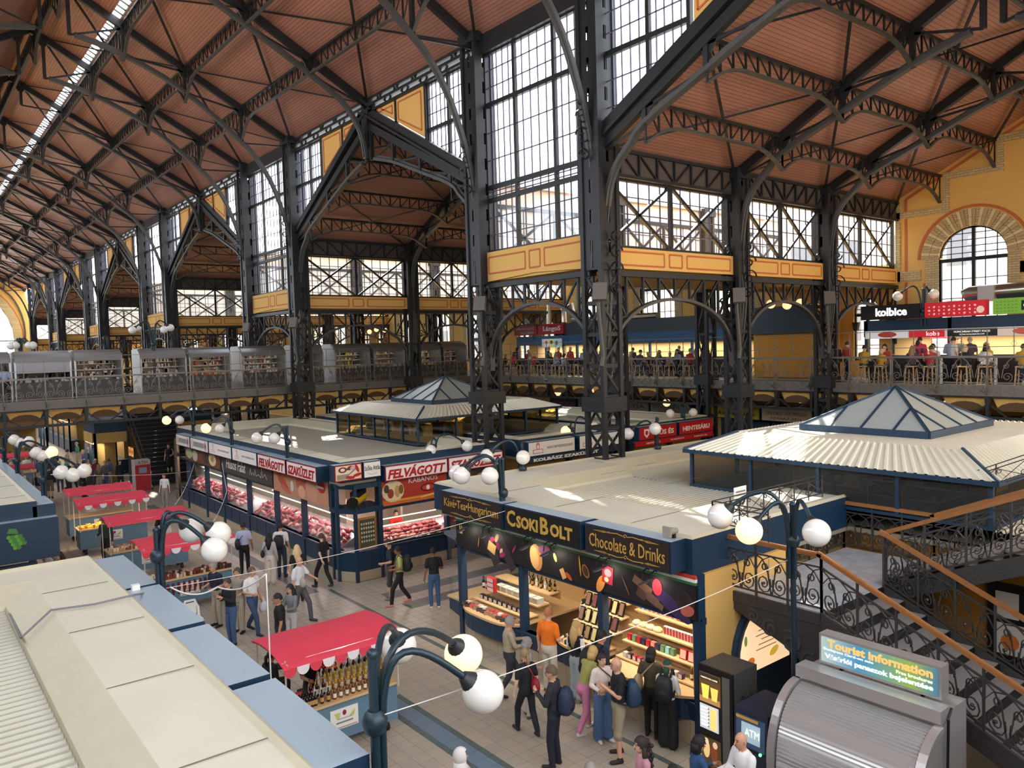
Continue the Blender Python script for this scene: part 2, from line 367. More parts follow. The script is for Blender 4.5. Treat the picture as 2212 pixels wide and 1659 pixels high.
# ------------------------------------------------------------------ columns
def scroll(b, c, ex, ez, r, turns=1.4, w=.05, t=.03, sgn=1, a0=0., n=16):
    ex = Vector(ex); ez = Vector(ez); c = Vector(c); pts = []
    for i in range(n + 1):
        f = i / n; a = a0 + sgn * turns * 2 * math.pi * f; rr = r * (1 - .8 * f)
        pts.append(c + ex * rr * math.cos(a) + ez * rr * math.sin(a))
    b.strip(pts, w, t, ex.cross(ez))
def column(x, y, top, s, near, label, group, z0=0.):
    t = thing('iron_column', label, 'column', (x, y, z0), 0, group)
    for dx in (-s, s):
        for dy in (-s, s):
            b = MB(); b.box(x + dx - .07, x + dx + .07, y + dy - .07, y + dy + .07, z0, top); b.build('shaft', IRON, t)
    step = .95 if near else 1.9; b = MB(); n = int((9.6 - z0) / step)
    for ax in (0, 1):
        for sg in (-s, s):
            P = lambda u, z: (x + u, y + sg, z) if ax == 0 else (x + sg, y + u, z)
            N = (0, 1, 0) if ax == 0 else (1, 0, 0)
            for i in range(n):
                za = z0 + i * step; b.strip([P(-s, za + .05), P(s, za + .05)], .03, .12, N)
                e = 1 if i % 2 else -1; b.strip([P(-s * e, za + .1), P(s * e, za + step)], .03, .08, N)
    b.build('lattice_bars', IRON, t)['kind'] = 'stuff'
    b = MB(); k = int((top - 9.6) / .9)                # riveted plates with slots above
    for ax in (0, 1):
        for sg in (-s, s):
            for i in range(k):
                za = 9.6 + i * .9
                for u0, u1, v0, v1 in ((-s, s, 0, .5), (-s, -.06, .5, .9), (.06, s, .5, .9)):
                    if ax == 0: b.box(x + u0, x + u1, y + sg - .015, y + sg + .015, za + v0, za + v1)
                    else: b.box(x + sg - .015, x + sg + .015, y + u0, y + u1, za + v0, za + v1)
    b.build('slotted_plates', IRON, t)['kind'] = 'stuff'
    b = MB(); b.box(x - s - .12, x + s + .12, y - s - .12, y + s + .12, top - .35, top); b.box(x - s - .13, x + s + .13, y - s - .13, y + s + .13, 5.3, 5.75); b.build('capital', IRON, t)
    b = MB(); b.box(x - s - .1, x + s + .1, y - s - .1, y + s + .1, z0, z0 + 1.1); b.build('pedestal', IRON, t)
    if near:
        b = MB()
        for dx, dy in ((-1, 0), (0, -1)) if x > XN + 1 else ((-1, 0), (0, -1), (0, 1)):
            ex = Vector((dx, dy, 0)); o = Vector((x, y, 0)) + ex * (s + .1)
            zb = 14.6 if dx and x < XN + 1 else 10.6
            for r, dz, du in ((.2, 0, .16), (.26, -.5, .18), (.3, -1.05, .16), (.22, -1.6, .12)): scroll(b, o + ex * du + Vector((0, 0, zb + dz)), ex, (0, 0, 1), r, 1.3, .05, .035, 1 if dz % 1 else -1)
        b.build('scroll_bracket', IRON, t)
        b = MB(); c = Vector((x, y, 9.15)) + Vector((-.5, -.45, 0)); b.beam(c, c + Vector((-.16, -.12, -.5)), .42, .16, (0, 0, 1)); b.build('floodlight', STEEL, t)
        b = MB(); b.tube([(x - s - .2, y - s - .05, 9.2), (x - s - .2, y - s - .05, 8.4), (x - s - .05, y - s - .05, 7.0), (x - s - .12, y - s - .05, 6.7)], .07, 6); b.build('drain_pipe', IRON2, t)
    return t
for i, (a, c) in enumerate(HALLS):
    for y in (a, c):
        if y < 5: continue
        column(XN, y, EAVE + .1, .36, y < 50, 'tall dark lattice iron column rising to the nave roof', 'nave columns')
        for x in PX[1:3]:
            column(x, y, HE, .28, y < 20, 'dark lattice iron column carrying a side hall roof', 'side hall columns')
# ------------------------------------------------------------------ windows, painted panels, arch girders
PANE = {}
GLAREGLASS = frosted('glare_white_glass', (226, 232, 238), .3)  # milky white colour stands in for daylight glare behind the side hall windows
WN = [0]
def panes(parent, cells, axis, pl, single, gm=None):
    gm = gm or GLASS
    """cells: (u0,u1,z0,z1) rectangles in the plane"""
    P = (lambda u, z: (u, pl, z)) if axis == 0 else (lambda u, z: (pl, u, z))
    if not single:
        b = MB()
        for u0, u1, z0, z1 in cells: b.quad([P(u0, z0), P(u1, z0), P(u1, z1), P(u0, z1)])
        b.build('pane_field', gm, parent)['kind'] = 'stuff'; return
    key = ('pane', axis)
    if key not in PANE:
        b = MB(); Q = (lambda u, z: (u, 0, z)) if axis == 0 else (lambda u, z: (0, u, z))
        b.quad([Q(-.5, -.5), Q(.5, -.5), Q(.5, .5), Q(-.5, .5)]); PANE[key] = b.mesh(GLASS)
    base = gloc(parent)
    for u0, u1, z0, z1 in cells:
        o = link('pane', PANE[key], parent, False); o.location = Vector(P((u0 + u1) / 2, (z0 + z1) / 2)) - base
        o.scale = ((u1 - u0), 1, z1 - z0) if axis == 0 else (1, u1 - u0, z1 - z0)
def window(axis, pl, us, zs, ncol, nrow, label, single=False, cross=False, clip=None, bar=.03, gm=None):
    """us, zs: heavy mullion and transom positions; ncol/nrow lights in each field; clip(u,z)->inside"""
    WN[0] += 1; P = (lambda u, z: Vector((u, pl, z))) if axis == 0 else (lambda u, z: Vector((pl, u, z))); N = (0, 1, 0) if axis == 0 else (1, 0, 0)
    t = thing('window_%d' % WN[0], label, 'window', P(us[0], zs[0]), 0, None, 'structure')
    ok = clip or (lambda u, z: True)
    hv = MB(); th = MB(); cells = []
    def seg(mb, u0, z0, u1, z1, w, tk):
        n = 24
        on = [ok(u0 + (u1 - u0) * i / n, z0 + (z1 - z0) * i / n) for i in range(n + 1)]
        if clip is None: mb.strip([P(u0, z0), P(u1, z1)], tk, w, N); return
        ii = [i for i in range(n + 1) if on[i]]
        if len(ii) > 1: a, c = ii[0] / n, ii[-1] / n; mb.strip([P(u0 + (u1 - u0) * a, z0 + (z1 - z0) * a), P(u0 + (u1 - u0) * c, z0 + (z1 - z0) * c)], tk, w, N)
    for u in us: seg(hv, u, zs[0], u, zs[-1], .13, .12)
    for z in zs: seg(hv, us[0], z, us[-1], z, .15, .14)
    for u0, u1 in zip(us, us[1:]):
        for z0, z1 in zip(zs, zs[1:]):
            for i in range(ncol):
                for j in range(nrow):
                    A, B_, C_, D = u0 + (u1 - u0) * i / ncol, u0 + (u1 - u0) * (i + 1) / ncol, z0 + (z1 - z0) * j / nrow, z0 + (z1 - z0) * (j + 1) / nrow
                    if clip is None or (ok(A, C_) and ok(B_, C_) and ok(A, D) and ok(B_, D)) or any((ok(A, C_), ok(B_, C_), ok(A, D), ok(B_, D))): cells.append((A, B_, C_, D))
            for i in range(1, ncol): seg(th, u0 + (u1 - u0) * i / ncol, z0, u0 + (u1 - u0) * i / ncol, z1, bar, .04)
            for j in range(1, nrow): seg(th, u0, z0 + (z1 - z0) * j / nrow, u1, z0 + (z1 - z0) * j / nrow, bar, .04)
            if cross:
                hv.strip([P(u0, z0), P(u1, z1)], .1, .09, N); hv.strip([P(u0, z1), P(u1, z0)], .1, .09, N)
    hv.build('frame', IRON, t); th.build('glazing_bars', mat('glazing_bar', (78, 78, 104), .5), t)['kind'] = 'stuff'
    panes(t, cells, axis, pl, single, gm)
    return t
def painted(axis, pl, u0, u1, z0, z1, peak=0., sgn=-1, name='painted_spandrel'):
    P = (lambda u, z, o=0: Vector((u, pl + sgn * o, z))) if axis == 0 else (lambda u, z, o=0: Vector((pl + sgn * o, u, z))); N = Vector((0, 1, 0)) if axis == 0 else Vector((1, 0, 0))
    t = thing(name, 'yellow panel painted with red outlined fields below a window', 'panel', P(u0, z0), 0, 'painted yellow panels')
    b = MB(); poly = [(u0, z0), ((u0 + u1) / 2, z0 + peak), (u1, z0), (u1, z1), (u0, z1)]; b.prism(poly, 1 if axis == 0 else 0, pl - .06, pl + .06); b.build('board', YEL, t)
    L = u1 - u0; h = z1 - z0; za, zb = z0 + .18 * h + peak * .8, z1 - .18 * h
    for a, c in ((u0 + .04 * L, u0 + .41 * L), (u0 + .45 * L, u0 + .55 * L), (u0 + .59 * L, u0 + .96 * L)):
        b = MB()
        for s2 in (sgn,):
            for (A, B_) in (((a, za), (c, za)), ((c, za), (c, zb)), ((c, zb), (a, zb)), ((a, zb), (a, za))): b.strip([P(*A, .065), P(*B_, .065)], .012, .06, N)
        b.build('painted_line', REDLINE, t)
    return t
def archgirder(axis, pl, u0, u1, zt, near, zf=6.5):
    P = (lambda u, z: Vector((u, pl, z))) if axis == 0 else (lambda u, z: Vector((pl, u, z))); N = (0, 1, 0) if axis == 0 else (1, 0, 0)
    t = thing('arched_girder', 'dark iron lattice girder with an arched underside between columns', 'girder', P(u0, zf), 0, 'arched lattice girders')
    b = MB(); b.strip([P(u0, zt - .1), P(u1, zt - .1)], .3, .16, N); b.build('top_chord', IRON, t)
    L = u1 - u0; m = (u0 + u1) / 2; r = L / 2; n = 20 if near else 10
    arc = lambda s: (m - r * math.cos(math.pi * s), zf + (zt - .85 - zf) * math.sin(math.pi * s) ** .8)
    b = MB(); b.strip([P(*arc(i / n)) for i in range(n + 1)], .2, .1, N); b.build('arch_rib', IRON2, t)
    b = MB(); k = 8 if L > 4 else 6
    ar = lambda u: zf + (zt - .85 - zf) * math.sin(math.acos(max(-1, min(1, (m - u) / r)))) ** .8
    for i in range(k + 1):
        u = u0 + L * i / k; b.strip([P(u, zt - .15), P(u, ar(u))], .08, .07, N)
        if i < k:
            v = u0 + L * (i + 1) / k; A, B_ = (u, v) if i < k / 2 else (v, u); b.strip([P(A, zt - .15), P(B_, ar(B_))], .06, .06, N)
    for i in range(3):
        for e, uu in ((1, u0), (-1, u1)):
            u = uu + e * L * (.07 + .05 * i); b.strip([P(uu, zf + .3 + .6 * i), P(u, ar(u))], .05, .05, N)
    b.build('lattice_web', IRON, t)['kind'] = 'stuff'
    b = MB()
    for e, uu in ((1, u0), (-1, u1)):
        for q, (du, z, rr) in enumerate(((.28, zf + 1.75, .24), (.5, zf + 2.2, .16), (.2, zf + 1.2, .16))): scroll(b, P(uu + e * du, z), P(e, 0) - P(0, 0), (0, 0, 1), rr, 1.3, .05, .035, 1, 0, 12 if near else 7)
    b.build('scrollwork', IRON, t)['kind'] = 'stuff'
    return t
for i, (a, c) in enumerate(NB):
    if i > 4: break
    A, C_ = a + .35, c - .35; L = C_ - A; us = [A, A + L * .31, A + L * .69, C_]
    window(1, XN + .1, us, [10.75, 12.6, 13.05, 15.95, 17.75], 5 if i < 2 else 3, 3 if i < 2 else 2, 'tall iron nave window between two side halls', i == 0)
    painted(1, XN - .02, A - .1, C_ + .1, 9.7, 10.75, .12 if i < 9 else 0)
    archgirder(1, XN, A, C_, 9.65, i < 2)
    b = MB(); b.strip([(XN, a, 18.05), (XN, c, 18.05)], .3, .65, (1, 0, 0)); tag(b.build('eave_girder', IRON), 'dark iron eave girder above a tall nave window', 'girder', 'eave girders over tall windows')
for i, (a, c) in enumerate(HALLS):
    m = (a + c) / 2; half = m - a; rise = 4.35; z0 = 13.55
    bz = lambda u, m=m, half=half: z0 + rise * (1 - abs(u - m) / half)
    t = thing('gable_front', 'dark iron gable with yellow corner panels of the side hall ' + HN[i], 'gable', (XN, m, z0), 0, 'side hall gables')
    for sd in (-1, 1):
        b = MB(); e = m + sd * half; b.strip([(XN, e, bz(e)), (XN, m, bz(m))], .3, .42, (1, 0, 0)); b.strip([(XN - .18, e, bz(e) - .18), (XN - .18, m, bz(m) - .18)], .12, .1, (1, 0, 0)); b.build('bargeboard', IRON, t)
        f = lambda q: m + sd * half * q
        for q0, q1 in ((.56, .31), (.285, .1)):
            u0, u1 = f(q0), f(q1); b = MB(); b.prism([(u0, bz(u0) + .28), (u1, bz(u1) + .28), (u1, 17.72), (u0, 17.72)], 0, XN - .03, XN + .05); b.build('yellow_panel', YEL, t)
            g = .14 * (1 if u1 > u0 else -1); b = MB(); q = [(u0 + g, bz(u0 + g) + .5), (u1 - g, bz(u1 - g) + .42), (u1 - g, 17.58), (u0 + g, 17.58)]
            for k in range(4): b.strip([(XN - .045, *q[k]), (XN - .045, *q[(k + 1) % 4])], .02, .06, (1, 0, 0))
            b.build('painted_line', REDLINE, t)
        us = sorted([f(.965), f(.76), f(.585)]); window(1, XN + .08, us, [13.6, 15.95, 17.75], 5 if i < 2 else 3, 3 if i < 2 else 2, 'iron glazed corner above a side hall gable', i == 0 or (i == 1 and sd < 0), False, lambda u, z: z >= bz(u) + .1)
        for q in (.58, .3): u = f(q); b = MB(); b.beam((XN, u, bz(u)), (XN, u, 17.8), .12, .12); b.build('mullion', IRON, t)
    b = MB(); b.strip([(XN, a, 18.05), (XN, c, 18.05)], .3, .12, (1, 0, 0)); b.strip([(XN, a, 18.3), (XN, c, 18.3)], .3, .12, (1, 0, 0)); b.strip([(XN, a, 17.78), (XN, c, 17.78)], .3, .1, (1, 0, 0))
    n = int((c - a) / .7)
    for k in range(n):
        u = a + (c - a) * k / n; v = a + (c - a) * (k + 1) / n; b.strip([(XN, u, 17.8), (XN, v, 18.3)] if k % 2 else [(XN, u, 18.3), (XN, v, 17.8)], .06, .06, (1, 0, 0))
    b.build('eave_girder', IRON, t)
    b = MB(); b.prism([(m - .35, 17.9), (m + .35, 17.9), (m + .14, 16.9), (m + .1, 15.7), (m - .1, 15.7), (m - .14, 16.9)], 0, XN - .2, XN - .1); b.build('pendant_plate', IRON, t)
    for sdw, y in ((1, c), (-1, a)):             # side windows above the flat roofs
        if y < 5: continue
        for j, (x0, x1) in enumerate(zip(PX, PX[1:])):
            g = .3 if j < 2 else .0; us = [x0 + .32, (x0 + x1) / 2, x1 - (.32 if j < 2 else .1)]
            window(0, y + .12 * sdw, us, [10.35, 12.5], 6 if i < 2 else 4, 4 if i < 2 else 3, 'cross braced iron window of the side hall ' + HN[i], i == 0 and sdw > 0, True, gm=None if sdw > 0 else GLAREGLASS)
            if sdw > 0:
                painted(0, y - .02, us[0] - .12, us[2] + .1, 9.68, 10.33); archgirder(0, y, us[0], us[2], 9.62, i == 0)
                t2 = thing('eave_truss', 'dark lattice eave beam over a window of the side hall ' + HN[i], 'girder', (x0, y, 12.5), 0, 'side hall eave beams')
                b = MB(); b.box(x0, x1, y - .05, y + .05, 12.5, 13.42); b.build('web_plate', mat('dark_brown_plate', (70, 62, 58), .6), t2)
                b = MB(); n = 8
                for k in range(n + 1): u = x0 + (x1 - x0) * k / n; b.beam((u, y - .1, 12.5), (u, y - .1, 13.3), .06, .06)
                for k in range(n):
                    u, v = x0 + (x1 - x0) * k / n, x0 + (x1 - x0) * (k + 1) / n
                    A, B_ = (u, v) if k < n / 2 else (v, u); b.beam((A, y - .1, 13.3), (B_, y - .1, 12.55), .05, .05)
                b.beam((x0, y - .1, 12.53), (x1, y - .1, 12.53), .12, .1); b.beam((x0, y - .1, 13.3), (x1, y - .1, 13.3), .12, .1); b.build('lattice', IRON, t2)
            elif i: b = MB(); b.box(x0, x1, y - .05, y + .05, 12.5, 13.42); b.box(x0, x1, y - .05, y + .05, 9.7, 10.35); struct('wall_side_%d' % (i * 10 + j), b, OUTW, None, 'pale outer strip of a side hall wall')
# ------------------------------------------------------------------ end walls with arched windows
def arch(uc, hw, zs, rise, n=12): return [(uc - hw * math.cos(math.pi * i / n), zs + rise * math.sin(math.pi * i / n)) for i in range(n + 1)]
def archwall(name, axis, pl, u0, u1, zb, top, arcs, label, th=.35, mt=None):
    """wall with arched openings; top(u) -> z; arcs: (centre, half width, sill, spring, rise)"""
    b = MB(); ax = 1 if axis == 0 else 0; u = u0; k = .3
    def fill(a, c, lo):
        n = max(1, int((c - a) / 1.5)); xs = sorted({a, c} | {a + (c - a) * i / n for i in range(n)} | ({(u0 + u1) / 2} if a < (u0 + u1) / 2 < c else set()))
        b.prism([(x, lo(x)) for x in xs] + [(x, top(x)) for x in reversed(xs)], ax, pl, pl + th)
    for uc, hw, sill, sp, rise in sorted(arcs):
        fill(u, uc - hw, lambda x: zb); b.prism([(uc - hw, zb), (uc + hw, zb), (uc + hw, sill), (uc - hw, sill)], ax, pl, pl + th)
        b.prism(arch(uc, hw, sp, rise) + [(x, top(x)) for x in sorted({uc + hw, uc, uc - hw} | ({(u0 + u1) / 2} if abs((u0 + u1) / 2 - uc) < hw else set()), reverse=True)], ax, pl, pl + th); u = uc + hw
    fill(u, u1, lambda x: zb)
    w = struct(name, b, mt or YEL, None, label)
    return w
BRICKY = brickmat('pale_brick', (206, 184, 138), (150, 130, 96), .3, .1, 1)
def archwindow(axis, pl, uc, hw, sill, sp, rise, cols, near, label, ring=.72):
    t = window(axis, pl + .15, [uc - hw, uc, uc + hw], [sill, sp - .15, sp + rise], cols, max(2, int((sp - sill) / .8)) if near else 3, label, near, False, lambda u, z: abs(u - uc) <= hw + .01 and z <= sp + rise * math.sqrt(max(0, 1 - ((u - uc) / hw) ** 2)) + .02 or z < sp, .035)
    P = (lambda u, z: Vector((u, pl + .15, z))) if axis == 0 else (lambda u, z: Vector((pl + .15, u, z)))
    b = MB(); b.strip([P(*q) for q in arch(uc, hw, sp, rise, 16)], .14, .12, (0, 1, 0) if axis == 0 else (1, 0, 0)); b.build('arch_frame', IRON, t)
    if ring:
        o = arch(uc, hw + ring, sp, rise + ring, 16); i_ = arch(uc, hw, sp, rise, 16)
        n = 40 if near else 12                      # brick arch: each voussoir a piece of its own
        A = lambda s, r: (uc - (hw + r) * math.cos(math.pi * s), sp + (rise + r) * math.sin(math.pi * s))
        col = [BRICKY, mat('pale_brick_dark', (186, 160, 116), .9), mat('pale_brick_light', (218, 200, 156), .9)]
        if near:
            for k in range(n):
                for r0, r1 in ((0, ring * .5), (ring * .52, ring)):
                    b = MB(); s0, s1 = (k + .06) / n, (k + .94) / n; b.prism([A(s0, r0), A(s1, r0), A(s1, r1), A(s0, r1)], 1 if axis == 0 else 0, pl - .05 - .012 * (k % 3), pl + .1); b.build('brick', col[(k * 7 + int(r0 * 9)) % 3], t)
        else:
            b = MB()
            for k in range(n): b.prism([A(k / n, 0), A((k + 1) / n, 0), A((k + 1) / n, ring), A(k / n, ring)], 1 if axis == 0 else 0, pl - .06, pl + .1)
            b.build('brick_arch', BRICKY, t)
        b = MB(); b.strip([P(uc - (hw + ring + .12) * math.cos(math.pi * k / 20), sp + (rise + ring + .12) * math.sin(math.pi * k / 20)) + (Vector((-.165, 0, 0)) if axis else Vector((0, -.165, 0))) for k in range(21)], .02, .12, (0, 1, 0) if axis == 0 else (1, 0, 0)); b.build('painted_line', REDLINE, t)
        for e in (-1, 1):
            b = MB(); x0, x1 = sorted((uc + e * hw, uc + e * (hw + ring * .75)))
            if axis: b.box(pl - .05, pl + .1, x0, x1, sill, sp)
            else: b.box(x0, x1, pl - .05, pl + .1, sill, sp)
            b.build('brick_jamb', BRICKY, t)
    return t
for i, (a, c) in enumerate(HALLS):
    m = (a + c) / 2; cs = [(m + d, 1.35, 6.4, 10.65, 1.22) for d in (-5.15, 0, 5.15)]
    arcs = cs + [(m + d, 1.35, .9, 3.2, 1.0) for d in (-5.15, 0, 5.15)] if 0 else cs
    archwall('wall_right', 1, XW, a, c, 0, lambda u, m=m, a=a, c=c: HE + HS * (min(u, 2 * m - u) - a) + .1, arcs, 'yellow plastered gable end wall of a side hall')
    for q in cs: archwindow(1, XW, *q, 3 if i < 2 else 2, i == 0 and q[0] > m, 'arched window in pale brick in a yellow side hall end wall')
for i, (a, c) in enumerate(NB[:5]):
    m = (a + c) / 2; cs = [(m + d, .62, 6.2, 8.5, .62) for d in (-1.6, 1.1)]
    archwall('wall_right', 1, XW, a, c, 0, lambda u: 10.6, cs, 'yellow plastered low wall between two side hall ends')
    for q in cs: archwindow(1, XW, *q, 1, False, 'narrow arched window at gallery level in a low yellow wall', 0)
mN = XR
archwall('wall_far', 0, YE, XL - .4, XN + 20, 0, lambda u: max(9.9, nroof(u)) if u < XN + .5 else 9.9, [(mN, 9., 7.5, 10.5, 8.8)], 'yellow end wall of the nave with a great arched window')
archwindow(0, YE, mN, 9., 7.5, 10.5, 8.8, 8, False, 'great arched window in the far end wall of the nave', 1.1)
# brick quoins, corbels and bands on the near end wall
a, c = HALLS[0]; t = thing('trim_1', 'pale brick bands and stepped corbels on the yellow end wall', 'trim', (XW, c, 9), 0, None, 'structure')
q = c - .3
for (y0, y1, z0, z1) in ((14.7, 17, 12.55, 12.85), (14.7, 14.95, 12.85, 13.95), (12.6, 14.95, 13.95, 14.25), (12.6, 12.85, 14.25, 15.1), (10.4, 12.85, 15.1, 15.4), (15.9, 17, 9.75, 10.2), (11.4, 12.2, 9.75, 10.2), (16.8, 17, 9.7, 13.2), (10.4, 12., 9.75, 10.2)):
    b = MB(); b.box(XW - .06, XW + .05, y0, y1, z0, z1); b.build('brick_band', BRICKY, t)
b = MB()
for p, r in (((16.55, 9.9), (16.55, 13.4)), ((16.55, 13.4), (10.5, 16.45)), ((16.55, 6.5), (16.55, 9.7)), ((15.75, 6.5), (15.75, 9.6))): b.strip([(XW - .01, *p), (XW - .01, *r)], .02, .12, (1, 0, 0))
b.build('painted_line', REDLINE, t)
b = MB()
for yy in (15.55, 11.75):
    for z in (8.3, 8.8, 9.3):
        for e in (-1, 1): scroll(b, (XW - .015, yy + e * .13, z), (0, e, 0), (0, 0, 1), .13, 1.2, .02, .03, 1, 2, 10)
b.build('stencil_ornament', mat('stencil', (120, 98, 62), .9), t)['kind'] = 'stuff'
# ground outside and a pale house front across the street
b = MB(); b.box(-80, 160, -60, 260, -1., -.35); struct('ground_outside', b, mat('street', (190, 186, 178), .9), None, 'pale street outside the hall')
b = MB(); b.box(58, 60, -20, 150, -1, 19); o = struct('wall_outside', b, OUTW, None, 'pale house front across the street')
b = MB()
for i in range(40):
    for z in (2, 7, 12): b.box(57.9, 58.02, -18 + i * 4, -16.2 + i * 4, z, z + 2.6)
b.build('house_windows', mat('dim_window', (120, 128, 140), .3), o)['kind'] = 'stuff'
# ================================================================== FLOOR TILES
TILE = [mat('tile_beige', (178, 168, 152), .35, 0, .12, 1.2), mat('tile_beige_warm', (181, 169, 150), .35, 0, .12, 1.2), mat('tile_beige_grey', (173, 165, 152), .35, 0, .12, 1.2), mat('tile_blue', (112, 132, 150), .35, 0, .1, 1.), mat('tile_green', (88, 104, 100), .4, 0, .1, 1.), mat('tile_dark', (92, 94, 100), .4, 0, .1, 1.)]
def tmesh(w, l, m):
    k = (round(w, 3), round(l, 3), m)
    if k not in PANE: b = MB(); b.box(-w / 2 + .004, w / 2 - .004, -l / 2 + .004, l / 2 - .004, -.03, 0); PANE[k] = b.mesh(TILE[m])
    return PANE[k]
def tiles():
    S = .3; out = []
    xs = []; x = 3.4
    marks = [(7.62, 7.74, 4), (7.74, 8.1, 3), (8.1, 8.22, 4)]
    line = [(10.3, 10.42, 4)]
    def cols(x0, x1, bands):
        r = []; cur = x0
        for a, c, m in bands + [(x1, x1, -1)]:
            n = max(1, round((a - cur) / S)) if a - cur > .05 else 0
            for i in range(n): r.append((cur + (a - cur) * i / n, cur + (a - cur) * (i + 1) / n, 0))
            if m >= 0: r.append((a, c, m))
            cur = c
        return r
    for y0, y1, cl in ((3.0, 14.5, cols(2.6, 11.3, marks + line)), (14.5, 22.4, cols(2.6, 11.3, line)), (22.4, 41.5, cols(2.6, 11.3, [(4.1, 4.5, 5), (9.6, 9.72, 4), (9.72, 10.02, 5)])), (41.5, 62, cols(2.6, 11.3, []))):
        n = round((y1 - y0) / S)
        for j in range(n):
            a, c = y0 + (y1 - y0) * j / n, y0 + (y1 - y0) * (j + 1) / n
            for x0, x1, m in cl: out.append((x0, x1, a, c, m or (random.choice((0, 0, 1, 2)))))
    for j in range(17):
        y = 17.25 + j * .3
        for i in range(62):
            x = 11.3 + i * .3; m = random.choice((0, 0, 1, 2))
            if 19.0 < y + .15 < 20.8 and x < 16: m = 4 if (y < 19.2 or y > 20.4) else (0 if 19.6 < y < 20.0 else 5)
            out.append((x, x + .3, y, y + .3, m))
    def key(t):
        P = R @ (np.array([(t[0] + t[1]) / 2, (t[2] + t[3]) / 2, 0]) - [0, 0, H]); u, v = CX + F * P[0] / P[2], CY + F * P[1] / P[2]
        return P[2] + (0 if (840 < u < 1500 and 1330 < v < 1690) else 1000)
    out.sort(key=key)
    for x0, x1, a, c, m in out[:300]:
        o = link('tile', tmesh(x1 - x0, c - a, m), floor, False); o.location = ((x0 + x1) / 2, (a + c) / 2, 0)
    b = MB()
    for x0, x1, a, c, m in out[300:]:
        g = .004; b.quad([(x0 + g, a + g, 0), (x1 - g, a + g, 0), (x1 - g, c - g, 0), (x0 + g, c - g, 0)], m)
    b.build('tile_field', TILE, floor)['kind'] = 'stuff'
tiles()
b = MB(); b.box(-12, 2.6, -6, 62, -.03, -.002); b.box(11.3, XW, 22.4, 62, -.03, -.002); b.box(11.3, XW, -6, 17.25, -.03, -.002); b.box(2.6, XW, 62, YE, -.03, -.002); b.build('plain_paving', TILE[2], floor)
# ================================================================== GALLERIES
YB = 41.
b = MB(); b.box(XL, 30, YB, YB + 5.2, 5.15, GZ); struct('floor_gallery_bridge', b, mat('gallery_deck', (120, 116, 110), .6), None, 'deck of the gallery bridge across the nave')
b = MB(); b.box(30, XW, -4, 100, 5.15, GZ); struct('floor_gallery_side', b, mat('gallery_deck', (120, 116, 110), .6), None, 'deck of the side gallery along the end walls')
GREYI = mat('rail_grey', (122, 118, 112), .45, .4)
def mod_rail(L, thin=False):
    """one field of the scrolled railing, along +X, facing -Y"""
    b = MB(); n = max(1, round(L / .42)); w = L / n
    for i in range(n):
        c = (i + .5) * w; e = 1 if i % 2 else -1
        ex = Vector((1, 0, 0)); ez = Vector((0, 0, 1))
        scroll(b, (c, 0, .24), ex * e, ez, w * .42, 1.5, .03, .018, 1, -1.2, 13); scroll(b, (c - e * w * .12, 0, .62), ex * -e, ez, w * .26, 1.3, .03, .018, 1, 2.0, 9)
        b.strip([(c - e * w * .42, 0, .2), (c - e * w * .3, 0, .5), (c + e * w * .05, 0, .78), (c + e * w * .4, 0, .9)], .03, .018, (0, 1, 0))
    b.strip([(0, 0, .03), (L, 0, .03)], .03, .03, (0, 1, 0)); b.strip([(0, 0, .92), (L, 0, .92)], .03, .03, (0, 1, 0))
    return b
RAILM = {}
def railing(label, p, q, z, field, group, guard=True, ornate=True):
    p = Vector((*p, z)); q = Vector((*q, z)); L = (q - p).length; n = round(L / field); w = L / n; u = (q - p) / L; a = math.atan2(u.y, u.x)
    t = thing('gallery_railing', label, 'railing', p, a, group)
    k = round(w, 3)
    if k not in RAILM:
        m1 = mod_rail(w).mesh(GREYI)
        bp = MB(); bp.box(-.03, .03, -.03, .03, -.3, .98); bp.strip([(0, -.05, -.35), (0, -.2, -.15), (0, -.1, .1), (0, -.03, .25)], .04, .04, (1, 0, 0)); scroll(bp, (0, -.12, -.2), (0, -1, 0), (0, 0, 1), .12, 1.2, .04, .03, 1, 0, 9)
        bg_ = MB(); bg_.box(-.012, .012, -.012, .012, .95, 1.95); bg_.strip([(0, 0, 1.3), (.09, 0, 1.42), (0, 0, 1.54), (-.09, 0, 1.42), (0, 0, 1.3)], .012, .012, (0, 1, 0))
        bx = MB(); bx.box(0, w, -.02, .02, -.42, -.03); c = 4
        for i in range(c):
            x0, x1 = w * i / c, w * (i + 1) / c
            bx.strip([(x0, -.03, -.4), (x1, -.03, -.05)], .02, .02, (0, 1, 0)); bx.strip([(x0, -.03, -.05), (x1, -.03, -.4)], .02, .02, (0, 1, 0)); bx.strip([(x0, -.03, -.42), (x0, -.03, -.02)], .02, .02, (0, 1, 0))
        RAILM[k] = (m1, bp.mesh(GREYI), bg_.mesh(GREYI), bx.mesh(mat('fascia_grey', (112, 108, 102), .5, .2)))
    m1, mp, mg, mx = RAILM[k]
    for i in range(n + 1):
        o = link('post', mp, t, False); o.location = (w * i, 0, 0)
        if guard: o = link('guard_bar', mg, t, False); o.location = (w * i, 0, 0)
        if i < n:
            o = link('scroll_field', m1, t, False); o.location = (w * i, 0, .02); o = link('lattice_fascia', mx, t, False); o.location = (w * i, 0, 0)
            if guard: o = link('guard_bar', mg, t, False); o.location = (w * (i + .5), 0, 0)
    b = MB(); b.box(0, L, -.04, .04, .95, 1.0); b.build('top_rail', GREYI, t, False, False)
    if guard:
        for zz in (1.93, 1.3): b = MB(); b.box(0, L, -.012, .012, zz, zz + .025); b.build('guard_rail', GREYI, t, False, False)
    return t
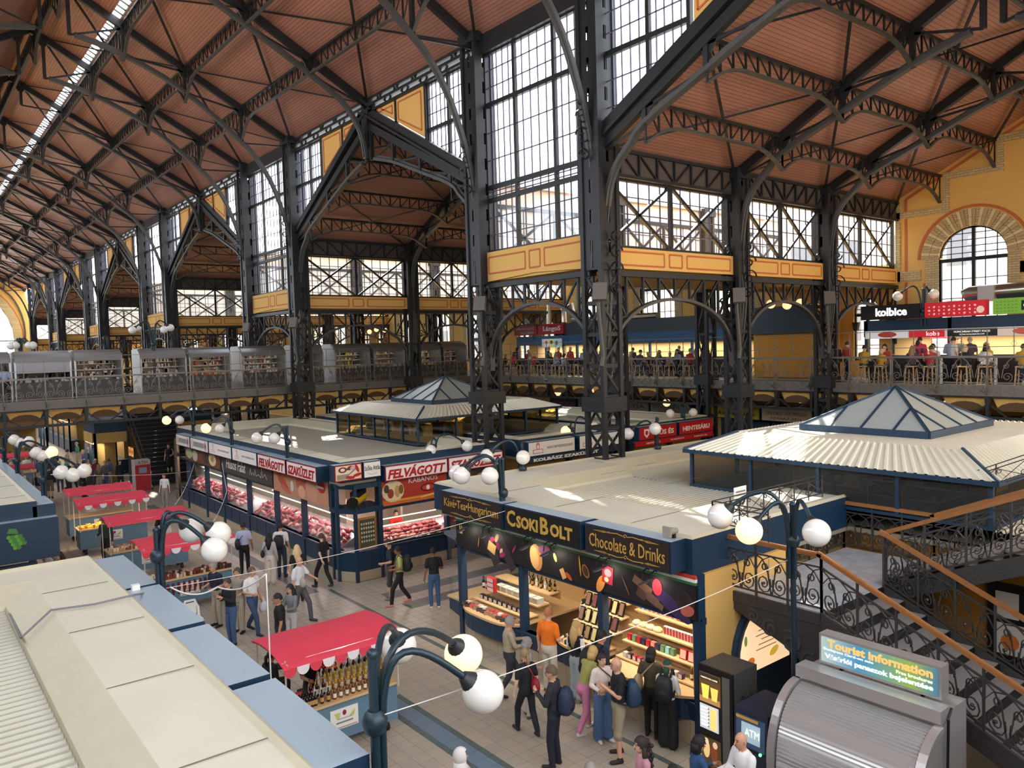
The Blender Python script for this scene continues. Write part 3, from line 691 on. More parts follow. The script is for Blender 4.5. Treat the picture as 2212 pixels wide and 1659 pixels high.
def undergallery(label, p, q, step, group):
    """dark bracket girder with yellow arches under a gallery edge"""
    p = Vector((*p, 0)); q = Vector((*q, 0)); L = (q - p).length; n = round(L / step); w = L / n; u = (q - p) / L; a = math.atan2(u.y, u.x)
    t = thing('gallery_girder', label, 'girder', Vector((p.x, p.y, 4.3)), a, group)
    b = MB(); b.box(0, L, .02, .14, 4.3 - 4.3, .12); b.box(0, L, 0, .14, .78, .9); b.build('chord', IRON, t, False, False)
    bk = MB(); bk.prism([(-.09, .82), (.09, .82), (.05, .35), (.05, .05), (-.05, .05), (-.05, .35)], 1, -.02, .18); bk.strip([(-.06, .1, .5), (-w * .36, .1, .12)], .08, .06, (0, 1, 0)); bk.strip([(.06, .1, .5), (w * .36, .1, .12)], .08, .06, (0, 1, 0)); mk = bk.mesh(IRON)
    by = MB(); by.prism([(.08, .74), (w - .08, .74), (w - .22, .42), (.22, .42)], 1, .3, .34); my = by.mesh(YEL)
    bd = MB(); bd.prism([(.2 + (w - .4) * (.5 - .5 * math.cos(math.pi * i / 8)), .3 + .32 * math.sin(math.pi * i / 8)) for i in range(9)], 1, .24, .3); md = bd.mesh(mat('arch_brown', (88, 66, 38), .8))
    for i in range(n + 1):
        o = link('bracket', mk, t, False); o.location = (w * i, 0, 0)
        if i < n: o = link('yellow_arch', my, t, False); o.location = (w * i, 0, 0); o = link('brown_arch', md, t, False); o.location = (w * i, 0, 0)
    return t
railing('grey scrolled iron railing along the bridge with kiosks', (XL, YB), (29.9, YB), GZ + .1, 1.65, 'gallery railings')
railing('grey scrolled iron railing of the side gallery by the food stalls', (30, YB), (30, 1.), GZ + .1, 1.65, 'gallery railings')
undergallery('bracketed girder with yellow arches under the bridge', (XL, YB), (29.9, YB), 1.65, 'gallery girders')
undergallery('bracketed girder with yellow arches under the side gallery', (30, YB), (30, 1.), 1.65, 'gallery girders')
# ================================================================== STALL ROOFS
CORRX = stripes('corrugated_x', (196, 194, 178), 0, .16, .3, .6, .45, .06); CORRY = stripes('corrugated_y', (196, 194, 178), 1, .16, .3, .6, .45, .06)
ROOFFLAT = mat('roof_grey', (176, 172, 156), .6, 0, .1, .8)
def stall_roof(label, x0, x1, y0, y1, z=3.86, ring=1., corr=True, group='market stall roofs', fl=(1, 1, 1, 1)):
    t = thing('stall_roof', label, 'stall roof', (x0, y0, 3.2), 0, group)
    R0 = (x0, x1, y0, y1); ins = lambda d: (x0 + d * fl[0], x1 - d * fl[1], y0 + d * fl[2], y1 - d * fl[3])
    def band(A, za, B_, zb, mt, nm):
        b = MB(); P = lambda r, zz: [(r[0], r[2], zz), (r[1], r[2], zz), (r[1], r[3], zz), (r[0], r[3], zz)]
        a = P(A, za); c = P(B_, zb)
        for i in range(4):
            j = (i + 1) % 4
            if fl[(2, 1, 3, 0)[i]]: b.quad([a[i], a[j], c[j], c[i]])
        return b.build(nm, mt, t)
    band(R0, 3.2, R0, z, BLUE, 'fascia'); band(R0, z, ins(.06), z + .05, CREAM2, 'edge_lip')
    band(ins(.06), z + .05, ins(.12), z, CREAM2, 'edge_lip'); band(ins(.12), z, ins(ring), z + .02, CREAM, 'roof_border'); band(ins(ring), z + .02, ins(ring + .42), z - .2, CREAM2, 'roof_slope'); band(ins(ring + .42), z - .2, ins(ring + .44), z - .3, CREAM2, 'roof_curb')
    b = MB(); i_ = ins(ring + .44); zi = z - .3
    if corr:
        n = int((i_[3] - i_[2]) / .15); n = min(n, 130)
        for k in range(n):
            ya = i_[2] + (i_[3] - i_[2]) * k / n; yb = i_[2] + (i_[3] - i_[2]) * (k + 1) / n; h = yb - ya
            b.quad([(i_[0], ya, zi), (i_[1], ya, zi), (i_[1], ya + h * .5, zi), (i_[0], ya + h * .5, zi)]); b.quad([(i_[0], ya + h * .5, zi), (i_[1], ya + h * .5, zi), (i_[1], ya + h * .62, zi + .035), (i_[0], ya + h * .62, zi + .035)])
            b.quad([(i_[0], ya + h * .62, zi + .035), (i_[1], ya + h * .62, zi + .035), (i_[1], ya + h * .88, zi + .035), (i_[0], ya + h * .88, zi + .035)]); b.quad([(i_[0], ya + h * .88, zi + .035), (i_[1], ya + h * .88, zi + .035), (i_[1], yb, zi), (i_[0], yb, zi)])
    else: b.quad([(i_[0], i_[2], zi), (i_[1], i_[2], zi), (i_[1], i_[3], zi), (i_[0], i_[3], zi)])
    b.build('roof_sheet', mat('sheet_grey', (186, 184, 170), .5, .1, .06, 1.) if corr else ROOFFLAT, t)
    b = MB(); b.box(x0 + .02, x1 - .02, y0 + .02, y1 - .02, 3.1, 3.2); b.build('ceiling_board', mat('stall_ceiling', (150, 140, 120), .7), t)
    b = MB(); k = .45; yy = y0 + ring
    while yy < y1 - ring:
        b.beam((x0 + .12, yy, z + .022), (x0 + ring, yy, z + .024), .012, .006); b.beam((x1 - .12, yy, z + .022), (x1 - ring, yy, z + .024), .012, .006); yy += 2.2
    b.build('seams', mat('seam', (110, 106, 92), .8), t)['kind'] = 'stuff'
    return t
def signbox(label, p, q, z0, z1, out, group=None, face=BLACK, depth=.4, rim=None, top=BLUEL):
    """box sign along a facade edge from p to q (x,y), seen from the side `out`; returns (thing, centre, ex)"""
    p = Vector((*p, 0)); q = Vector((*q, 0)); u = (q - p).normalized(); o = Vector((*out, 0)).normalized()
    t = thing('sign_box', label, 'sign', Vector(((p.x + q.x) / 2, (p.y + q.y) / 2, z0)), 0, group)
    b = MB(); A = [p, q, q - o * depth, p - o * depth]; P = lambda zz: [Vector((v.x, v.y, zz)) for v in A]
    lo, hi = P(z0), P(z1); b.add(lo + hi, [(3, 2, 1, 0), (0, 1, 5, 4), (1, 2, 6, 5), (2, 3, 7, 6), (3, 0, 4, 7)], 0); b.add(hi, [(0, 1, 2, 3)], 1); b.build('case', [BLUE, top], t)
    c = (p + q) / 2 + o * .012; L = (q - p).length
    b = MB(); e = .03
    v = [p + u * e + o * .012, q - u * e + o * .012]
    b.prism([(0, 0)] * 3, 2, 0, 0) if 0 else None
    b.add([Vector((v[0].x, v[0].y, z0 + e)), Vector((v[1].x, v[1].y, z0 + e)), Vector((v[1].x, v[1].y, z1 - e)), Vector((v[0].x, v[0].y, z1 - e))], [(0, 1, 2, 3)]); b.build('face', face, t)
    if rim:
        b = MB()
        for A_, B_ in (((v[0], z0 + e), (v[1], z0 + e)), ((v[1], z0 + e), (v[1], z1 - e)), ((v[1], z1 - e), (v[0], z1 - e)), ((v[0], z1 - e), (v[0], z0 + e))):
            b.strip([Vector((A_[0].x, A_[0].y, A_[1])), Vector((B_[0].x, B_[0].y, B_[1]))], .012, .025, o)
        b.build('rim', rim, t)
    c.z = (z0 + z1) / 2; c = c + o * .006
    ex = u if u.cross(Vector((0, 0, 1))).dot(o) > 0 else -u
    return t, c, ex, L
ZU = (0, 0, 1)
stall_roof('cream edged corrugated roof of the chocolate shop', 11., 16.35, 8.8, 17.2, ring=1.6, fl=(1, 0, 1, 1))
stall_roof('cream edged corrugated roof under the mesh pavilion', 16.35, 28.6, 1., 17.2, ring=.9, fl=(0, 1, 1, 1))
stall_roof('flat grey roof with cream edge of the meat shop block', 11., 17.35, 22.65, 40.4, ring=.6, corr=False)
stall_roof('flat grey roof of the sausage shop block', 18.3, 23.4, 22.65, 40.4, ring=.6, corr=False)
stall_roof('flat grey roof of the red butcher sign block', 24.3, 29.6, 22.65, 40.4, ring=.6, corr=False)
stall_roof('cream edged roof with blue sign boxes beside the bottle cart', -8., 2.66, 1.5, 15.5, ring=1.02)
stall_roof('cream edged roof of the grape sign block', -8., 2.75, 22.7, 40.4, ring=1.02)
def bodywalls(x0, x1, y0, y1, label, z=3.2):
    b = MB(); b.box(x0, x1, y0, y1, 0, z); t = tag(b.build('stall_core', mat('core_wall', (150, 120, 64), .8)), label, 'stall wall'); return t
bodywalls(13.9, 28.4, 8.95, 17., 'yellow inner walls of the chocolate shop block')
bodywalls(14.2, 17.2, 25.2, 40.2, 'yellow inner walls of the meat shop block'); bodywalls(18.5, 23.2, 22.9, 40.2, 'yellow inner walls of the sausage shop block'); bodywalls(24.5, 29.4, 22.9, 40.2, 'yellow inner walls of the red sign block')
bodywalls(-7.8, 1.2, 2, 15.2, 'yellow inner walls of the block beside the bottle cart'); bodywalls(-7.8, 1.4, 24.2, 40.2, 'yellow inner walls of the grape sign block')
# rooftop pavilions with glass pyramid
MESHW = glass('wire_mesh', (.6, .52, .36), .96, .6); AMBER = glass('amber_glass', (.5, .4, .22), .93)
def pavilion(label, x0, x1, y0, y1, z0, ze, zb, npx, npy, pane_mat, pname):
    t = thing('roof_pavilion', label, 'pavilion', (x0, y0, z0), 0, 'rooftop pavilions')
    e = .15; up = .85
    b = MB(); b.box(x0 - .05, x1 + .05, y0 - .05, y1 + .05, z0, z0 + .06); b.build('base_rail', BLUE, t)
    for i in range(npx + 1):
        for yy in (y0, y1): x = x0 + (x1 - x0) * i / npx; b = MB(); b.box(x - .04, x + .04, yy - .04, yy + .04, z0, ze); b.build('post', BLUE, t)
    for i in range(1, npy):
        for xx in (x0, x1): y = y0 + (y1 - y0) * i / npy; b = MB(); b.box(xx - .04, xx + .04, y - .04, y + .04, z0, ze); b.build('post', BLUE, t)
    for i in range(npx):
        for yy in (y0, y1): b = MB(); xa, xb = x0 + (x1 - x0) * i / npx, x0 + (x1 - x0) * (i + 1) / npx; b.quad([(xa, yy, z0), (xb, yy, z0), (xb, yy, ze), (xa, yy, ze)]); b.build(pname, pane_mat, t)
    for i in range(npy):
        for xx in (x0, x1): b = MB(); ya, yb = y0 + (y1 - y0) * i / npy, y0 + (y1 - y0) * (i + 1) / npy; b.quad([(xx, ya, z0), (xx, yb, z0), (xx, yb, ze), (xx, ya, ze)]); b.build(pname, pane_mat, t)
    b = MB(); A = (x0 - e, x1 + e, y0 - e, y1 + e)
    for p, q in (((A[0], A[2]), (A[1], A[2])), ((A[1], A[2]), (A[1], A[3])), ((A[1], A[3]), (A[0], A[3])), ((A[0], A[3]), (A[0], A[2]))): b.beam((*p, ze + .02), (*q, ze + .02), .07, .09)
    b.build('eave_beam', BLUE, t)
    B_ = (x0 + up, x1 - up, y0 + up, y1 - up)
    def corr(pa, pb, qa, qb, n, nm):
        b = MB(); pa, pb, qa, qb = map(Vector, (pa, pb, qa, qb)); nn = (pb - pa).cross(qa - pa).normalized()
        if nn.z < 0: nn = -nn
        for k in range(n):
            f = [(k + v) / n for v in (0, .5, .62, .88, 1)]; h = (0, 0, .04, .04, 0)
            for m in range(4):
                b.quad([pa.lerp(pb, f[m]) + nn * h[m], pa.lerp(pb, f[m + 1]) + nn * h[m + 1], qa.lerp(qb, f[m + 1]) + nn * h[m + 1], qa.lerp(qb, f[m]) + nn * h[m]])
        b.build(nm, CREAM, t)
    cs = [((A[0], A[2]), (B_[0], B_[2])), ((A[1], A[2]), (B_[1], B_[2])), ((A[1], A[3]), (B_[1], B_[3])), ((A[0], A[3]), (B_[0], B_[3]))]
    for i in range(4):
        (a, c), (a2, c2) = cs[i], cs[(i + 1) % 4]; L = (Vector(a2) - Vector(a)).length
        corr((*a, ze + .05), (*a2, ze + .05), (*c, zb), (*c2, zb), int(L / .2), 'roof_slope')
    b = MB()
    for a, c in cs: b.tube([(*a, ze + .07), (*c, zb + .03)], .04, 5)
    b.build('hip_cap', BLUE, t)
    b = MB(); mx, my = (x0 + x1) / 2, (y0 + y1) / 2; pr = min(x1 - x0, y1 - y0) * .26
    b.quad([(B_[0], B_[2], zb), (B_[1], B_[2], zb), (B_[1], B_[3], zb + .0), (B_[0], B_[3], zb)]); b.build('flat_top', CREAM, t)
    return t
def pyramid(t, cx, cy, hx, hy, z0, h):
    sk = thing('glass_pyramid', 'glass skylight pyramid with blue ribs', None, (cx, cy, z0)); del sk['label']; sk.parent = t; sk.location = Vector((cx, cy, z0)) - gloc(t)
    FG = MATS.get('pyramid_glass') or frosted('pyramid_glass', (190, 200, 200), .35)
    base = [Vector((cx + sx * hx, cy + sy * hy, z0 + .12)) for sx, sy in ((-1, -1), (1, -1), (1, 1), (-1, 1))]; ap = Vector((cx, cy, z0 + h))
    fr = MB()
    for i in range(4):
        a, c = base[i], base[(i + 1) % 4]; fr.beam(a - Vector((0, 0, .06)), c - Vector((0, 0, .06)), .1, .16); fr.beam(a, ap, .07, .07)
        f = [0, .25, .5, .75, 1]
        for k in range(4):
            def hit(s): return a.lerp(ap, s / .5) if s < .5 else c.lerp(ap, (1 - s) / .5) if s > .5 else ap
            p0, p1 = a.lerp(c, f[k]), a.lerp(c, f[k + 1]); q0, q1 = hit(f[k]), hit(f[k + 1])
            b = MB(); b.quad([p0, p1, q1, q0] if k not in (0, 3) else ([p0, p1, q1] if k == 0 else [p0, p1, q0])); b.build('pane', FG, sk)
            if k: fr.beam(p0, q0, .05, .06)
    fr.build('rib_frame', BLUE, sk)
p1_ = pavilion('cream rooftop pavilion with wire mesh sides above the chocolate shop', 16.3, 24.1, 5.9, 13., 3.6, 4.5, 4.98, 4, 4, MESHW, 'mesh_panel'); pyramid(p1_, 20.3, 9.6, 1.8, 1.6, 5.0, 1.05)
p2_ = pavilion('grey rooftop pavilion with amber glass above the meat shop', 15.95, 23.2, 25.95, 32.9, 3.62, 4.6, 5.02, 4, 6, AMBER, 'amber_pane'); pyramid(p2_, 19.6, 29.4, 1.8, 1.7, 5.05, 1.05)
for i, (x, y) in enumerate(((16.9, 28.2), (16.9, 27.1), (18.1, 26.7), (16.9, 29.6), (16.9, 31.2))):
    t = thing('air_conditioner', 'pale boxy air conditioning unit behind amber glass on the meat shop roof', 'air conditioner', (x, y, 3.66), 0, 'rooftop air conditioners')
    b = MB(); b.box(x - .18, x + .18, y - .45, y + .45, 3.6, 4.3); b.build('housing', mat('ac_white', (200, 196, 180), .5), t)
    b = MB(); b.lathe([(.28, 0), (.28, .03)], 14); 
    for k in range(len(b.v)): v = b.v[k]; b.v[k] = (x - .18 - v[2], y + v[0], 3.95 + v[1])
    b.build('fan_grille', BLACK, t)
for i, (x, y) in enumerate(((20, 8), (21, 11), (19, 10.5))):
    t = thing('roof_duct', 'dull duct box inside the mesh pavilion on the chocolate shop roof', 'duct', (x, y, 3.6), 0, 'boxes inside the mesh pavilion'); b = MB(); b.box(x - .6, x + .6, y - .9, y + .9, 3.55, 4.2); b.build('housing', mat('duct_tan', (140, 112, 70), .7), t); b = MB(); b.box(x - .62, x - .6, y - .5, y + .5, 3.7, 4.05); b.build('grille', BLACK, t)
# ================================================================== SHOPS
WOOD = mat('shelf_wood', (206, 174, 128), .5, 0, .15, 6., stretch=(1, 8, 8)); PLINTH = mat('plinth_tile', (176, 160, 136), .5, 0, .1, 3.)
GREEN = mat('flag_green', (44, 110, 62), .6); PAPER = mat('paper_white', (232, 230, 224), .7)
_pc = {}
def pm(rgb, e=0):
    k = (rgb, e)
    if k not in _pc: _pc[k] = mat('print_%d_%d_%d%s' % (*rgb, '_lit' if e else ''), rgb, .55, emit=e)
    return _pc[k]
def printed(parent, at, ex, ez, items, name='print', e=0):
    """flat print: shapes laid on a board; items (kind,u,v,a,b,rot,rgb) or ('p',pts,rgb), in metres from `at`"""
    b = MB(); cols = []; Mx = frame(Vector(at), ex, ez)
    for k, it in enumerate(items):
        rgb = it[-1]
        if rgb not in cols: cols.append(rgb)
        zz = .002 + .0012 * k
        if it[0] == 'p': pts = it[1]
        else:
            _, u, v, a, c, r, _ = it; cr, sr = math.cos(r), math.sin(r)
            raw = [(a * math.cos(2 * math.pi * i / 14), c * math.sin(2 * math.pi * i / 14)) for i in range(14)] if it[0] == 'e' else [(-a / 2, -c / 2), (a / 2, -c / 2), (a / 2, c / 2), (-a / 2, c / 2)]
            pts = [(u + x * cr - y * sr, v + x * sr + y * cr) for x, y in raw]
        b.quad([Mx @ Vector((x, y, zz)) for x, y in pts], cols.index(rgb))
    return b.build(name, [pm(c, e) for c in cols], parent)
def lamp_area(parent, loc, sx, sy, watts, color=(1, .86, .66), rot=(0, 0, 0), name='lamp_light'):
    l = bpy.data.lights.new(name, 'AREA'); l.shape = 'RECTANGLE'; l.size = sx; l.size_y = sy; l.energy = watts; l.color = color
    o = bpy.data.objects.new(name, l); COL.objects.link(o); o.location = Vector(loc) - (gloc(parent) if parent else Vector()); o.rotation_euler = rot; o.parent = parent
def shopfront(name, label, run, pf, u0, u1, posts, zb, zh, sg=1, cat='shop', plinth=.5, bay=True, glass_=True, ztop=3.22):
    """blue timber shop front; run 'y': facade along Y at x=pf; run 'x': along X at y=pf; depth grows inward"""
    G = (lambda u, d, z: Vector((pf + d, u, z))) if run == 'y' else (lambda u, d, z: Vector((u, pf + d, z)))
    t = thing(name, label, cat, G((u0 + u1) / 2, 0, 0), 0)
    def bx(nm, a, c, d0, d1, z0, z1, mt):
        p, q = G(a, d0, z0), G(c, d1, z1); b = MB(); b.box(min(p.x, q.x), max(p.x, q.x), min(p.y, q.y), max(p.y, q.y), z0, z1); return b.build(nm, mt, t)
    n = max(1, int((u1 - u0) / .3))
    for i in range(n): a = u0 + (u1 - u0) * i / n; bx('plinth_tile', a + .004, u0 + (u1 - u0) * (i + 1) / n - .004, .0, .12, .01, plinth, PLINTH)
    bx('base_board', u0, u1, -.02, .14, plinth, zb, BLUE)
    for a, c in zip(posts, posts[1:]):
        k = max(1, round((c - a) / 1.1))
        for i in range(k):
            w = (c - a) / k; bx('recessed_panel', a + w * i + .12, a + w * (i + 1) - .12, -.035, 0, plinth + .08, zb - .08, mat('stall_blue_dark', (18, 46, 76), .5))
        if glass_: bx('glass_pane', a + .06, c - .06, .06, .065, zb, zh, SGLASS)
    for p in posts: bx('post', p - .07, p + .07, -.06, .12, 0., ztop, BLUE)
    bx('header', u0, u1, -.03, .14, zh, zh + .12, BLUE); bx('sill', u0, u1, -.08, .16, zb - .06, zb, BLUE)
    return t, G, bx
ZV = Vector((0, 0, 1)); EXW = Vector((0, -1, 0))
# ---- chocolate shop
t, G, bx = shopfront('chocolate_shop', 'blue chocolate shop front with black food posters and open shelves', 'y', 11.1, 8.7, 16.3, [8.78, 11.2, 13.75, 16.2], .86, 2.3, glass_=False)
choc = t
SIGNS = []
for s, a, c in (('Kávé•Tea•Hungaricum', 16.25, 13.78), ('CsokiBolt', 13.7, 11.25), ('Chocolate & Drinks', 11.12, 8.95)):
    sb, cc, ex, L = signbox({'K': 'dark brown sign reading coffee tea in Hungarian in gold', 'C': 'black sign box with bold gold shop name', 'h': 'dark brown sign reading Chocolate and Drinks in gold'}[s[0] if s[1] != 'h' else 'h'], (10.6, a), (10.6, c), 3.28, 3.86, (-1, 0), None, mat('sign_brown', (40, 30, 28), .5) if s[0:2] != 'Cs' else BLACK, .42)
    if s[:2] == 'Cs': letter('C', .5, GOLD, cc - EXW * -.0 + ex * -.98 + ZV * .02, ex, ZU, sb, height=.36, width=.3, bold=.012); letter('SOKI', .3, GOLD, cc + ex * -.43 - ZV * .02, ex, ZU, sb, width=.72, height=.27, bold=.012); letter('B', .5, GOLD, cc + ex * .14 + ZV * .02, ex, ZU, sb, height=.36, width=.26, bold=.012); letter('OLT', .3, GOLD, cc + ex * .66 - ZV * .02, ex, ZU, sb, width=.68, height=.27, bold=.012)
    else:
        letter(s, .24, GOLD, cc, ex, ZU, sb, width=L * .88, height=.26)
        for dz, e in ((.2, 1), (-.2, -1)):
            b = MB()
            for sd in (-1, 1):
                o = cc + ZV * dz + ex * sd * .05
                b.strip([o + ex * sd * x + ZV * e * z * .05 for x, z in ((0, 0), (.15, .5), (.4, .1), (.55, .3))], .006, .014, (1, 0, 0)); b.strip([o + ex * sd * x + ZV * e * z * .05 for x, z in ((.35, .5), (.5, -.2), (.78, 0), (.5, .35), (.38, .1))], .006, .012, (1, 0, 0))
            scroll(b, cc + ZV * dz, ex, ZV, .05, 1, .006, .012, 1, 0, 8); b.build('gold_flourish', GOLD, sb)
b = MB(); b.box(11.02, 11.1, 8.7, 16.25, 2.38, 3.2); b.build('fascia_back', BLUE, t)
for a, c, items in ((16.2, 13.42, [('r', 0, 0, 2.74, .62, 0, (20, 16, 18)), ('r', -1.18, .12, .12, .2, .05, (206, 170, 84)), ('r', -.02, -.02, .3, 1.1, .6, (48, 38, 44)), ('r', .55, 0, .26, 1.2, .62, (52, 40, 48)), ('e', .12, .1, .1, .06, .3, (150, 44, 84)), ('e', .3, .16, .12, .06, 1, (196, 150, 110)), ('e', .34, -.02, .1, .07, 2, (130, 30, 70)), ('e', .46, -.12, .08, .05, 1, (210, 180, 150)), ('e', .5, -.2, .12, .06, .4, (150, 40, 90)), ('r', .1, -.1, .3, .24, -.35, (200, 160, 96)), ('e', .95, .02, .03, .12, -.6, (160, 40, 80)), ('e', -.42, -.05, .015, .14, -.2, (190, 140, 60))]),
                    (13.42, 10.66, [('r', 0, 0, 2.74, .62, 0, (20, 16, 18)), ('e', -1.05, -.02, .2, .3, .15, (196, 132, 74)), ('e', -1.12, -.02, .15, .26, .15, (214, 160, 100)), ('e', -.78, .2, .2, .1, .2, (150, 70, 110)), ('e', -.42, .1, .05, .1, .4, (180, 186, 110)), ('r', -.18, -.2, .14, .22, .5, (214, 160, 100)), ('e', .0, -.22, .12, .05, -.6, (196, 74, 40)), ('e', .35, .08, .02, .22, .1, (216, 160, 40)), ('e', .52, .0, .1, .15, .5, (150, 96, 50)), ('e', .52, .0, .07, .11, .5, (70, 44, 24)), ('e', .95, -.16, .1, .2, -.5, (220, 140, 60)), ('r', 1.15, .06, .3, .36, -.1, (170, 40, 60)), ('e', 1.16, .1, .1, .08, 0, (230, 140, 150)), ('e', 1.12, -.04, .06, .05, 0, (230, 200, 140))]),
                    (10.66, 8.72, [('r', 0, 0, 1.92, .62, 0, (22, 16, 24)), ('e', .4, -.16, .5, .14, -.5, (52, 34, 80)), ('r', -.4, .1, .26, .16, -.4, (120, 84, 64)), ('r', -.2, .0, .28, .18, -.4, (104, 72, 56)), ('r', -.32, -.12, .24, .18, -.4, (74, 52, 44)), ('r', -.04, -.16, .3, .18, -.4, (86, 62, 52)), ('r', .12, -.24, .2, .12, -.4, (96, 72, 60)), ('e', .08, .1, .12, .16, 0, (190, 44, 64)), ('e', -.72, -.05, .02, .2, .5, (120, 80, 60)), ('e', .74, -.06, .2, .24, .3, (46, 30, 32)), ('e', .78, -.18, .16, .1, .3, (176, 92, 74)), ('e', .68, .02, .1, .14, .3, (30, 20, 24))])):
    b = MB(); b.box(10.98, 11.02, c, a, 2.41, 3.05); p = b.build('food_poster', BLACK, t); printed(p, (10.98, (a + c) / 2, 2.73), EXW, ZU, items)
for z0, z1, m in ((3.05, 3.1, GREEN), (3.1, 3.16, PAPER), (3.16, 3.22, mat('flag_red', (196, 60, 44), .6))): b = MB(); b.box(10.96, 11.02, 8.72, 16.2, z0, z1); b.build('flag_stripe', m, t)
for y in (15.6, 14.7, 13.2, 12.5, 10.9, 9.7):
    s = thing('clip_spotlight', 'grey flat spotlight hung before the chocolate posters', 'spotlight', (10.75, y, 2.95), 0, 'spotlights on the chocolate shop')
    b = MB(); b.prism([(-.17, -.06), (.17, -.06), (.13, .07), (-.13, .07)], 2, -.02, .02); o = b.build('housing', mat('spot_grey', (74, 78, 86), .4, .3), s, False, False); o.rotation_euler = (0, .5, 1.57)
    b = MB()
    for e in (-.1, .1): b.tube([(10.77, y + e, 2.97), (10.8, y + e, 3.12), (10.9, y + e, 3.16), (11., y + e, 3.1)], .012, 5)
    b.build('hook', BLACK, s); lamp_area(s, (10.72, y, 2.9), .2, .1, 2.2, (1, .9, .75), (0, -.9, 0))
# curved counters, shelves
def counter(y0, y1, label_, depth=.35):
    b = MB(); n = 10; pts = [(11.1, y0), (11.1, y1)]; arc = [(11.1 - depth * (1 - abs(2 * i / n - 1) ** 4), y1 + (y0 - y1) * i / n) for i in range(n + 1)]
    b.prism([(13.2, y0), (13.2, y1)] + arc, 2, .9, .95); b.build('counter_top', WOOD, t); b = MB(); b.prism([(11.12, y0), (11.12, y1)] + [(x + .05, y) for x, y in arc], 2, plz, .9); b.build('counter_front', BLUE, t)
plz = .5
counter(13.85, 16.1, ''); counter(8.9, 11.1, '', .3); counter(11.3, 12.6, '', .1)
b = MB(); b.box(13.2, 13.25, 8.7, 16.2, 0, 3.1); b.build('back_wall', WOOD, t)
for k in range(5): b = MB(); x = 11.35 + .2 * k; z = 1.0 + .27 * k; b.box(x, x + .3, 8.9, 11.1, z - .03, z); b.box(x + .28, x + .3, 8.9, 11.1, z - .27, z); b.build('shelf', WOOD, t)
for k in range(4): b = MB(); x = 11.3 + .22 * k; z = 1.05 + .27 * k; b.box(x, x + .3, 11.3, 12.55, z - .03, z); b.box(x + .28, x + .3, 11.3, 12.55, z - .27, z); b.build('shelf', WOOD, t)
for k in range(3): b = MB(); x = 11.3 + .35 * k; z = 1.05 + .2 * k; b.box(x, x + .4, 13.9, 16.0, z - .03, z); b.box(x + .38, x + .4, 13.9, 16.0, z - .2, z); b.build('shelf', WOOD, t)
for y in (9.9, 11.9, 14.9):
    s = thing('shop_light', 'warm strip light under the chocolate shop ceiling', 'light', (11.6, y, 3.0), 0, 'chocolate shop lights'); b = MB(); b.box(11.5, 11.6, y - .8, y + .8, 2.95, 3.0); b.build('tube', mat('warm_tube', (255, 226, 180), .5, emit=6), s); lamp_area(s, (11.55, y, 2.93), .3, 1.6, 38, (1, .85, .66), (0, .35, 0))
# end vitrine at the corner and the yellow side wall
v = thing('corner_vitrine', 'slim blue glass vitrine at the end of the chocolate shop', 'vitrine', (11.4, 16.8, 0)); q = [(11.12, 16.32), (11.3, 17.1), (12.6, 17.1), (12.6, 16.32)]
b = MB(); b.prism(q, 2, .5, .85); b.prism(q, 2, 2.35, 2.5); b.build('case', BLUE, v); b = MB(); b.prism(q, 2, 0.01, .5); b.build('plinth', PLINTH, v)
b = MB(); b.quad([(11.12, 16.34, .85), (11.3, 17.08, .85), (11.3, 17.08, 2.35), (11.12, 16.34, 2.35)]); b.build('glass_pane', SGLASS, v); b = MB(); b.box(11.2, 12.5, 16.35, 17.05, .85, .9); b.build('shelf', WOOD, v)
b = MB(); b.prism([(x + (.1 if x < 12 else 0) * -1, y) for x, y in q], 2, 2.5, 2.58); b.build('cornice', mat('vitrine_grey', (96, 104, 112), .5), v)
b = MB(); b.box(11.15, 13.95, 8.72, 8.95, 0, 3.2); w_ = tag(b.build('side_wall', YEL), 'yellow side wall of the chocolate shop beside the stairs', 'wall')
# arched lit board on the wall below the landing
ab = thing('menu_board', 'arched backlit parchment menu in a blue frame below the landing', 'board', (13.2, 8.7, 0)); 
AR = lambda r: [(12.35 + r, 0.)] and [(12.9 - r * math.cos(math.pi * i / 14), 1.35 + r * 1.15 * math.sin(math.pi * i / 14)) for i in range(15)]
b = MB(); b.prism([(12.0, .02)] + AR(.95)[0:] + [(13.85, .02)], 1, 8.62, 8.74); b.build('frame', BLUE, ab)
b = MB(); b.prism([(12.1, 1.1)] + AR(.8) + [(13.7, 1.1)], 1, 8.6, 8.64); b.build('board', mat('parchment_lit', (242, 204, 160), .7, emit=.75), ab)
printed(ab, (12.9, 8.6, 1.7), (1, 0, 0), ZU, [('r', 0, .42 - .09 * i, .5 + .2 * math.sin(i * 2.1), .022, 0, (150, 120, 92)) for i in range(8)] + [('e', -.5, -.38, .12, .08, 0, (214, 120, 50)), ('e', .25, -.35, .16, .08, .3, (230, 180, 70)), ('e', -.66, .05, .05, .1, 0, (120, 140, 70)), ('e', .66, .1, .05, .12, 0, (190, 150, 80))], e=.5)
